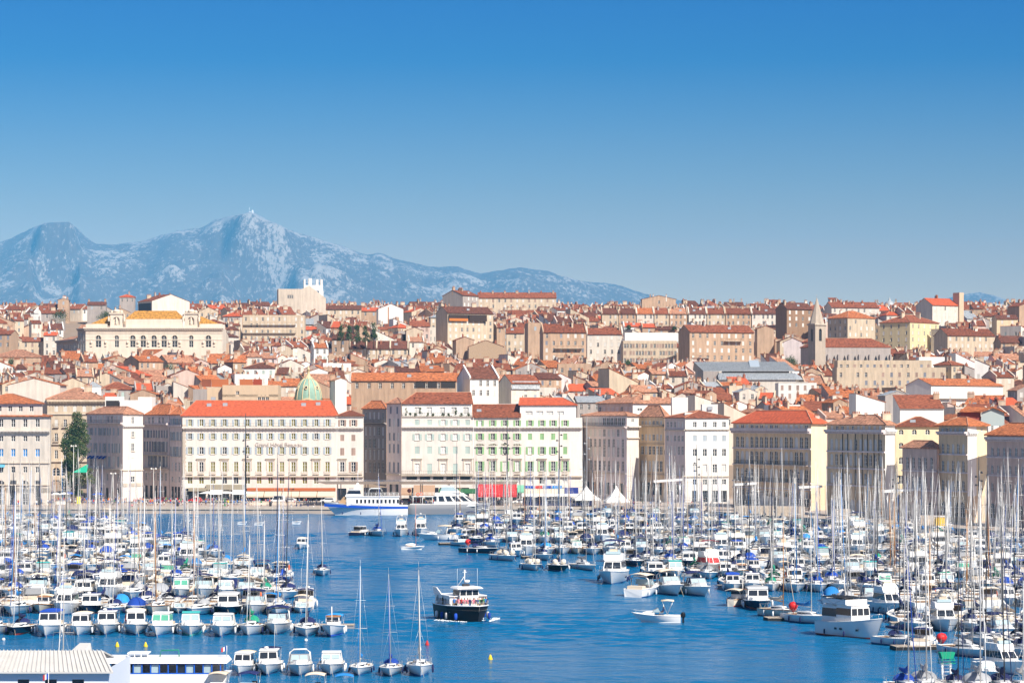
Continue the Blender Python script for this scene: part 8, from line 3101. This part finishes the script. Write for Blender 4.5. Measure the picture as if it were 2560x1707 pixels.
def lamp_mast(px, py0, d, lab, m_=DARKM, spots=5, r=.2):
    h = Z(py0, d) - QZ
    t_ = thing('light_mast', lab, 'lamp post', (X(px, d), d, QZ))
    mb = MB()
    mb.tube([(0, 0, 0), (0, 0, h * .5), (0, 0, h)], [r, r * .75, r * .3], 8)
    mb.ob('pole', m_, t_)
    for k in range(spots):
        mb = MB()
        z = h * (.52 + .06 * k) if spots > 2 else h * .98
        s_ = -1 if k % 2 else 1
        mb.tube([(0, 0, z), (s_ * .45, -.1, z + .1)], .05, 5)
        mb.lathe([(.05, .3), (.22, .2), (.3, -.15), (.02, -.16)], 8, 0, (s_ * .6, -.15, z))
        mb.ob('spotlight', m_, t_)


lamp_mast(96, 1027, 742, 'thin dark light mast before the building with blue blinds')
lamp_mast(614, 1033, 742, 'dark light mast rising in front of the hotel', r=.26)
lamp_mast(1268, 1042, 735, 'black light mast before the scarlet awning', r=.24)
lamp_mast(1398, 1032, 735, 'black light mast before the grass-green shutters', r=.24)
lamp_mast(1467, 1042, 730, 'grey-blue light mast at the street gap beside the peaked tents', GREYM)
lamp_mast(1742, 1110, 712, 'short dark light mast before the white four-bay building')
lamp_mast(2238, 1158, 640, 'dark light mast before the sunny yellow front')
lamp_mast(2447, 1139, 596, 'dark light mast before the tall white end wall')
lamp_mast(1860, 1145, 690, 'dark light mast near the long tan warehouse, westward')
lamp_mast(1990, 1150, 672, 'dark light mast near the long tan warehouse, eastward')
lamp_mast(184, 1112, 737, 'white street lamp in front of the plane tree', ALUW, 2, .14)
lamp_mast(283, 1182, 737, 'white street lamp in front of the shaded corner house', ALUW, 2, .14)
lamp_mast(384, 1170, 737, 'pale street lamp before the mauve shaded fronts', ALUW, 2, .12)
lamp_mast(728, 1222, 740, 'brown lantern post with a square head before the hotel awning', M('lantern_brown', (.10, .04, .025), .6), 2, .1)

# stone walls, steps and street furniture
for px0, px1, py, d, lab in ((1692, 1762, 1256, 689, 'pale block-built quay wall section behind the masts, westernmost'), (1838, 1935, 1264, 664, 'long pale quay wall section before the tan warehouse'), (1940, 2012, 1265, 650, 'pale quay wall section right of the long one'), (2082, 2126, 1272, 632, 'short quay wall section before the drainpiped ochre building'), (2300, 2368, 1288, 602, 'quay wall section with a dark doorway before the pinkish building')):
    t_ = thing('quay_wall', lab, 'wall', (X(px0, d), d, 0))
    w_ = (px1 - px0) / F * d
    ht = Z(py, d)
    mb = MB()
    mb.box(0, w_, .02, 2.5, .2, ht)
    mb.ob('core', GREY, t_)
    n, m_ = max(2, int(w_ / 1.2)), 5
    blk = {}
    for j in range(m_):
        hh = (ht - .3) / m_
        for i in range(n + (j % 2)):
            a = w_ * (i - .5 * (j % 2)) / n
            b_ = w_ * (i + 1 - .5 * (j % 2)) / n
            a, b_ = max(0, a), min(w_, b_)
            k = (round(b_ - a, 3), round(hh, 3))
            if k not in blk:
                q = MB()
                q.box(.02, b_ - a - .02, -.1, .02, .02, hh - .02)
                blk[k] = q.mesh('block', QSTONE)
            ob('block', blk[k], t_, (a, BR.uniform(-.03, .0), .3 + j * hh))
for px, d, w_, lab in ((650, 738, 5.5, 'low pale stone bench wall on the quay before the hotel, westward'), (712, 738, 6.5, 'low pale stone bench wall on the quay before the hotel, eastward'), (112, 744, 3, 'white block bench near the blue-blind building'), (152, 744, 3, 'white block bench before the cafe crowd')):
    t_ = thing('bench_wall', lab, 'bench', (X(px, d), d, QZ))
    mb = MB()
    mb.box(-w_ / 2, w_ / 2, -.5, .5, 0, .9)
    mb.ob('seat_block', STONE if w_ > 4 else PWHITE, t_)
    mb = MB()
    mb.box(-w_ / 2 - .05, w_ / 2 + .05, -.56, .56, .904, 1.0)
    mb.ob('coping', QSTONE, t_)
for px, lab in ((444, 'dark litter bin on the quay left of the hotel front'), (676, 'dark litter bin on the quay by the stone benches')):
    t_ = thing('litter_bin', lab, 'bin', (X(px, 728), 728, QZ))
    mb = MB()
    mb.lathe([(.02, 0), (.32, 0), (.36, 1.1), (.3, 1.2), (.02, 1.22)], 10)
    mb.ob('body', DARKM, t_)
t_ = thing('billboard', 'bright yellow panel standing on the quay before the plane tree', 'panel', (X(197, 738), 738, QZ))
mb = MB()
mb.box(-.5, .5, -.1, .1, .3, 2.3)
mb.ob('panel', M('neon_yellow', (.72, .70, .02), .6), t_)
mb = MB()
mb.box(-.4, .4, -.3, .3, 0, .3)
mb.ob('foot', GREYM, t_)
t_ = thing('kiosk', 'yellow kiosk box on the quay behind the dense masts at right', 'kiosk', (X(2351, 597), 597, QZ))
mb = MB()
mb.box(-1.2, 1.2, -1, 1, 0, 1.9)
mb.ob('body', M('kiosk_yellow', (.75, .48, .01), .6), t_)
mb = MB()
mb.box(-1.35, 1.35, -1.15, 1.15, 1.904, 2.05)
mb.ob('roof', WHITE, t_)
t_ = thing('market_stall', 'long low stall with white roof and navy sides near the peaked tents', 'stall', (X(1393, 733), 733, QZ))
w_ = 178 / F * 733 / 2
mb = MB()
mb.hexa([(-w_, -2, 2.5), (w_, -2, 2.5), (w_, 2, 2.9), (-w_, 2, 2.9)], [(-w_, -2, 2.75), (w_, -2, 2.75), (w_, 2, 3.15), (-w_, 2, 3.15)])
mb.ob('roof', WHITEC, t_)
mb = MB()
mb.box(-w_ + .3, w_ - .3, -.5, 1.5, 0, 2.2)
mb.ob('counter', NAVYC, t_)
for k in range(8):
    mb = MB()
    x = -w_ + .2 + (2 * w_ - .4) * k / 7
    mb.tube([(x, -1.8, 0), (x, -1.8, 2.55)], .05, 5)
    mb.ob('post', STEEL, t_)
t_ = thing('no_entry_sign', 'round red no-entry road sign with a white bar by the brown awning', 'road sign', (X(1023, 752), 752, QZ))
zs = Z(1226, 752) - QZ
mb = MB()
mb.tube([(0, 0, 0), (0, 0, zs)], .05, 6)
mb.ob('post', STEEL, t_)
mb = MB()
mb.rings([[(.55 * math.cos(q), yy, zs + .55 * math.sin(q)) for q in [2 * PI * k / 16 for k in range(16)]] for yy in (-.1, -.06)])
o = mb.ob('disc', M('sign_red', (.65, .02, .02), .4), t_)
mb = MB()
mb.box(-.38, .38, -.115, -.104, zs - .09, zs + .09)
mb.ob('white_bar', WHITE, o)

# ---------------------------------------------------------------- vehicles on the quay road
def car(px, d, m_, lab, L=4.2, van=False, rz=0.0):
    t_ = thing('van' if van else 'car', lab, 'van' if van else 'car', (X(px, d), d, QZ), rz)
    h = 1.45 if not van else 2.1
    W2 = .85
    prof = [(-L / 2, .35), (-L / 2 + .05, .75), (-L / 2 + .9, .92), (-L / 2 + 1.5, h - .05), (-L / 2 + 2.0, h), (L / 2 - .7, h - .02), (L / 2 - .15, .95 if not van else h - .15), (L / 2, .7), (L / 2 - .02, .35)]
    mb = MB()
    mb.rings([[(x, y, z) for x, z in prof] for y in (-W2, -W2 * .9, W2 * .9, W2)], 0)
    mb.ob('body', m_, t_)
    for y in (-W2 - .006, W2 + .006):
        mb = MB()
        mb.hexa([(-L / 2 + 1.1, y - .01, .95), (L / 2 - .6, y - .01, .95), (L / 2 - .6, y + .01, .95), (-L / 2 + 1.1, y + .01, .95)], [(-L / 2 + 1.55, y - .01, h - .14), (L / 2 - .8, y - .01, h - .14), (L / 2 - .8, y + .01, h - .14), (-L / 2 + 1.55, y + .01, h - .14)])
        mb.ob('side_window', GLASS, t_)
    mb = MB()
    mb.hexa([(-L / 2 + .93, -.7, .96), (-L / 2 + .93, .7, .96), (-L / 2 + .96, .7, .96), (-L / 2 + .96, -.7, .96)], [(-L / 2 + 1.42, -.65, h - .1), (-L / 2 + 1.42, .65, h - .1), (-L / 2 + 1.5, .65, h - .1), (-L / 2 + 1.5, -.65, h - .1)])
    mb.ob('windscreen', GLASS, t_)
    for x in (-L / 2 + .8, L / 2 - .8):
        for y in (-W2, W2):
            mb = MB()
            mb.rings([[(x + .32 * math.cos(q), y + dy, .32 + .32 * math.sin(q)) for q in [2 * PI * k / 12 for k in range(12)]] for dy in (-.09, .09)])
            wh = mb.ob('wheel', RUBBER, t_)
            mb = MB()
            s_ = -1 if y < 0 else 1
            mb.rings([[(x + .19 * math.cos(q), y + s_ * dy, .32 + .19 * math.sin(q)) for q in [2 * PI * k / 10 for k in range(10)]] for dy in (.092, .1)])
            mb.ob('rim', STEEL, wh)
    return t_


CARW = M('car_white', (.75, .75, .75), .25, spec=.5)
car(722, 752, CARW, 'white hatchback parked before the hotel awning, with stone benches in front')
car(693, 756, CARW, 'white van parked behind the stone benches at the hotel', 4.6, True)
car(1047, 748, M('car_red', (.55, .02, .02), .25, spec=.5), 'bright red car behind the excursion ship by the brown awning')
car(1011, 752, M('car_silver', (.45, .45, .46), .3, .4), 'silver car at the street corner by the no-entry sign')
car(1300, 748, CARW, 'white car behind masts below the mint-green awning')
car(1258, 752, M('car_silver', (0, 0, 0)), 'silver car in front of the scarlet awning')
car(820, 757, CARW, 'white car behind the bow of the excursion ship', 4.3)
car(400, 759, M('car_wine', (.25, .02, .03), .3), 'dark red car before the mauve shaded fronts')
car(488, 760, M('car_red', (0, 0, 0)), 'red car parked at the corner of the hotel signboard', 4.0)

# ---------------------------------------------------------------- people
def body_mesh(pose):
    P_ = {'stand': [((0, 0, .95), .14), ((0, .01, 1.2), .145), ((0, .01, 1.42), .13), ((0, 0, 1.53), .055), ((0, -.02, 1.68), .105), ((0, -.01, 1.76), .07),
                    ((.09, 0, .88), .1), ((.1, -.02, .48), .07), ((.1, .02, .08), .045), ((.1, -.12, .03), .04),
                    ((-.09, 0, .88), .1), ((-.1, -.02, .48), .07), ((-.1, .02, .08), .045), ((-.1, -.12, .03), .04),
                    ((.2, .01, 1.4), .06), ((.26, .02, 1.12), .045), ((.25, -.06, .86), .035), ((.25, -.08, .78), .03),
                    ((-.2, .01, 1.4), .06), ((-.26, .02, 1.12), .045), ((-.25, -.06, .86), .035), ((-.25, -.08, .78), .03)],
          'walk': [((0, 0, .95), .14), ((0, -.02, 1.2), .145), ((0, -.03, 1.42), .13), ((0, -.03, 1.53), .055), ((0, -.05, 1.68), .105), ((0, -.04, 1.76), .07),
                   ((.09, 0, .88), .1), ((.1, -.16, .5), .07), ((.1, -.2, .1), .045), ((.1, -.34, .05), .04),
                   ((-.09, 0, .88), .1), ((-.1, .08, .48), .07), ((-.1, .32, .14), .045), ((-.1, .26, .04), .04),
                   ((.2, -.02, 1.4), .06), ((.25, .14, 1.15), .045), ((.24, .14, .9), .035), ((.24, .12, .82), .03),
                   ((-.2, -.02, 1.4), .06), ((-.25, -.16, 1.15), .045), ((-.2, -.34, 1.0), .035), ((-.18, -.4, .98), .03)],
          'sit': [((0, 0, .12), .15), ((0, .03, .38), .145), ((0, .03, .6), .13), ((0, .02, .71), .055), ((0, 0, .86), .105), ((0, 0, .94), .07),
                  ((.09, -.08, .1), .1), ((.1, -.45, .1), .07), ((.1, -.5, -.32), .045), ((.1, -.6, -.36), .04),
                  ((-.09, -.08, .1), .1), ((-.1, -.45, .1), .07), ((-.1, -.5, -.32), .045), ((-.1, -.6, -.36), .04),
                  ((.2, .02, .58), .06), ((.27, -.04, .34), .045), ((.2, -.26, .22), .035), ((.17, -.33, .2), .03),
                  ((-.2, .02, .58), .06), ((-.27, -.04, .34), .045), ((-.2, -.26, .22), .035), ((-.17, -.33, .2), .03)]}[pose]
    E = [(0, 1), (1, 2), (2, 3), (3, 4), (4, 5), (0, 6), (6, 7), (7, 8), (8, 9), (0, 10), (10, 11), (11, 12), (12, 13), (2, 14), (14, 15), (15, 16), (16, 17), (2, 18), (18, 19), (19, 20), (20, 21)]
    me = bpy.data.meshes.new('body_rig')
    me.from_pydata([p for p, r in P_], E, [])
    o = bpy.data.objects.new('body_rig', me)
    COL.objects.link(o)
    sk = o.modifiers.new('skin', 'SKIN')
    for i, (p, r) in enumerate(P_):
        me.skin_vertices[0].data[i].radius = (r, r)
        me.skin_vertices[0].data[i].use_root = i == 0
    sb = o.modifiers.new('smooth', 'SUBSURF')
    sb.levels = sb.render_levels = 1
    dg = bpy.context.evaluated_depsgraph_get()
    out_ = bpy.data.meshes.new_from_object(o.evaluated_get(dg))
    bpy.data.objects.remove(o)
    z0, z1, z2 = (.93, 1.47, .5) if pose != 'sit' else (.16, .66, -.1)
    mi = []
    for f in out_.polygons:
        c = f.center
        arm = abs(c.x) > .215
        if c.z > z1 or (arm and c.z < z1 - .28):
            m_ = 0
            if c.z > z1 + .2 and c.y > -.05 or c.z > z1 + .28:
                m_ = 3
        elif c.z > z0:
            m_ = 1
        elif c.z > z2:
            m_ = 2
        else:
            m_ = 0
        mi.append(m_)
    for k in range(4):
        out_.materials.append(None)
    out_.polygons.foreach_set('material_index', mi)
    out_.polygons.foreach_set('use_smooth', [True] * len(mi))
    return out_


SKIN = [M('skin_light', (.52, .32, .22), .6), M('skin_tan', (.38, .21, .13), .6), M('skin_dark', (.12, .06, .04), .6)]
HAIR = [M('hair_dark', (.03, .02, .015), .7), M('hair_brown', (.12, .06, .03), .7), M('hair_blond', (.40, .28, .13), .7), M('hat_white', (.75, .73, .70), .8)]
CL = {n: M('cloth_' + n.replace(' ', '_'), c, .85) for n, c in {'white': (.75, .74, .72), 'red': (.50, .03, .03), 'pink': (.60, .20, .24), 'navy': (.02, .03, .10), 'blue': (.04, .16, .45), 'black': (.02, .02, .022), 'yellow': (.70, .55, .05), 'grey': (.25, .25, .26), 'orange': (.62, .18, .04), 'green': (.05, .25, .10), 'khaki': (.34, .27, .17), 'denim': (.06, .10, .20)}.items()}
POSES = {p: body_mesh(p) for p in ('stand', 'walk', 'sit')}
PM = []
pr = random.Random(77)
for p in ('stand', 'stand', 'stand', 'walk', 'walk', 'sit'):
    for k in range(6):
        me = POSES[p].copy()
        a, b_ = pr.choice(list(CL)), pr.choice(['navy', 'black', 'khaki', 'denim', 'white', 'grey', 'blue'])
        me.materials[0], me.materials[1], me.materials[2], me.materials[3] = pr.choice(SKIN), CL[a], CL[b_], pr.choice(HAIR)
        me.name = 'person'
        PM.append((p, me, a, b_))


def person(x, y, z, where, pose=None, rz=None, sc=None, group='people on the quay'):
    c = [q for q in PM if (pose is None and q[0] != 'sit') or q[0] == pose]
    p, me, a, b_ = pr.choice(c)
    verb = {'stand': 'standing', 'walk': 'walking', 'sit': 'sitting'}[p]
    o = ob('person', me, None, (x, y, z), pr.uniform(-PI, PI) if rz is None else rz, (sc or pr.uniform(.92, 1.05),) * 3)
    return tag(o, f'person in {a} and {b_} {verb} {where}', 'person', group)


def crowd(px0, px1, n, d0, d1, where):
    for _ in range(n):
        d_ = pr.uniform(d0, d1)
        person(X(pr.uniform(px0, px1), d_), d_, QZ, where)


crowd(135, 215, 34, 742, 756, 'by the plane tree')
crowd(212, 340, 40, 736, 756, 'before the shaded corner house')
crowd(335, 470, 40, 730, 756, 'before the mauve shaded fronts')
crowd(470, 630, 36, 726, 752, 'before the hotel signboard')
crowd(630, 800, 24, 726, 750, 'before the hotel awning')
crowd(40, 130, 8, 727, 742, 'near the blue-blind building')
crowd(1005, 1110, 14, 726, 750, 'near the brown awnings')
crowd(1195, 1440, 20, 735, 750, 'before the scarlet awning')
crowd(1560, 1830, 16, 716, 735, 'behind the peaked tents')
for px in (562, 728, 741, 752, 770, 786, 485, 330):
    person(X(px, 720.6), 720.7, QZ + .12, 'on the quay edge', 'sit', pr.gauss(0, .3))
# passengers on the ferry and the crew of two boats
FM = FERRY.matrix_basis
for i in range(15):
    sx = -2.4 + 4.8 * i / 14
    yy = -1.9 - 3.2 * (1 - (sx / 2.75) ** 2) + pr.uniform(-.3, .3)
    p = FM @ Vector((sx, yy, 1.95))
    person(p.x, p.y, p.z, 'on the bow deck of the ferry', 'stand', pr.gauss(FERRY_RZ, .5), .85, 'ferry passengers')
for i in range(4):
    p = FM @ Vector((-2.55 - .2 * (i % 2), 1 + i * 1.3, 1.95))
    person(p.x, p.y, p.z, 'along the side of the ferry', 'stand', None, .85, 'ferry passengers')
p = SPORT.matrix_basis @ Vector((.3, .9, .85))
person(p.x, p.y, p.z + .3, 'at the helm under the sand sunshade', 'sit', -PI / 2, 1.0, 'boat crews')

# ---------------------------------------------------------------- labels that single out each thing
rows_ = {}
for r in BOATS:
    rows_.setdefault(r[1], []).append(r)
for row_, rs in rows_.items():
    rs.sort(key=lambda r: r[2])
    for i, (o, _r, px, txt, lab) in enumerate(rs):
        if lab:
            continue
        at_ = {'open harbour water': 'on open harbour water'}.get(row_, (ORD[i] + ' from left, ' + row_) if len(rs) > 1 else row_)
        o['label'] = txt + ', ' + at_
        if len(o['label'].replace(',', '').split()) > 16:
            o['label'] = txt.replace('white ', '', 1) + ', ' + at_
bl = {}
for t_, px, py, where in HOUSES:
    t_['label'] = t_['label'] + ', ' + where
for o in LABELLED:
    o['kind'] = 'thing'
allthings = [(o, o.matrix_basis.translation) for o in LABELLED]
bl = {}
for o, p in allthings:
    bl.setdefault(o['label'], []).append((CX + F * p.x / max(p.y, 1), o))
for lab, os_ in bl.items():
    if len(os_) > 1:
        os_.sort(key=lambda q: q[0])
        for i, (px, o) in enumerate(os_):
            o['label'] = lab + ', ' + ORD[min(i, len(ORD) - 1)] + ' from left'
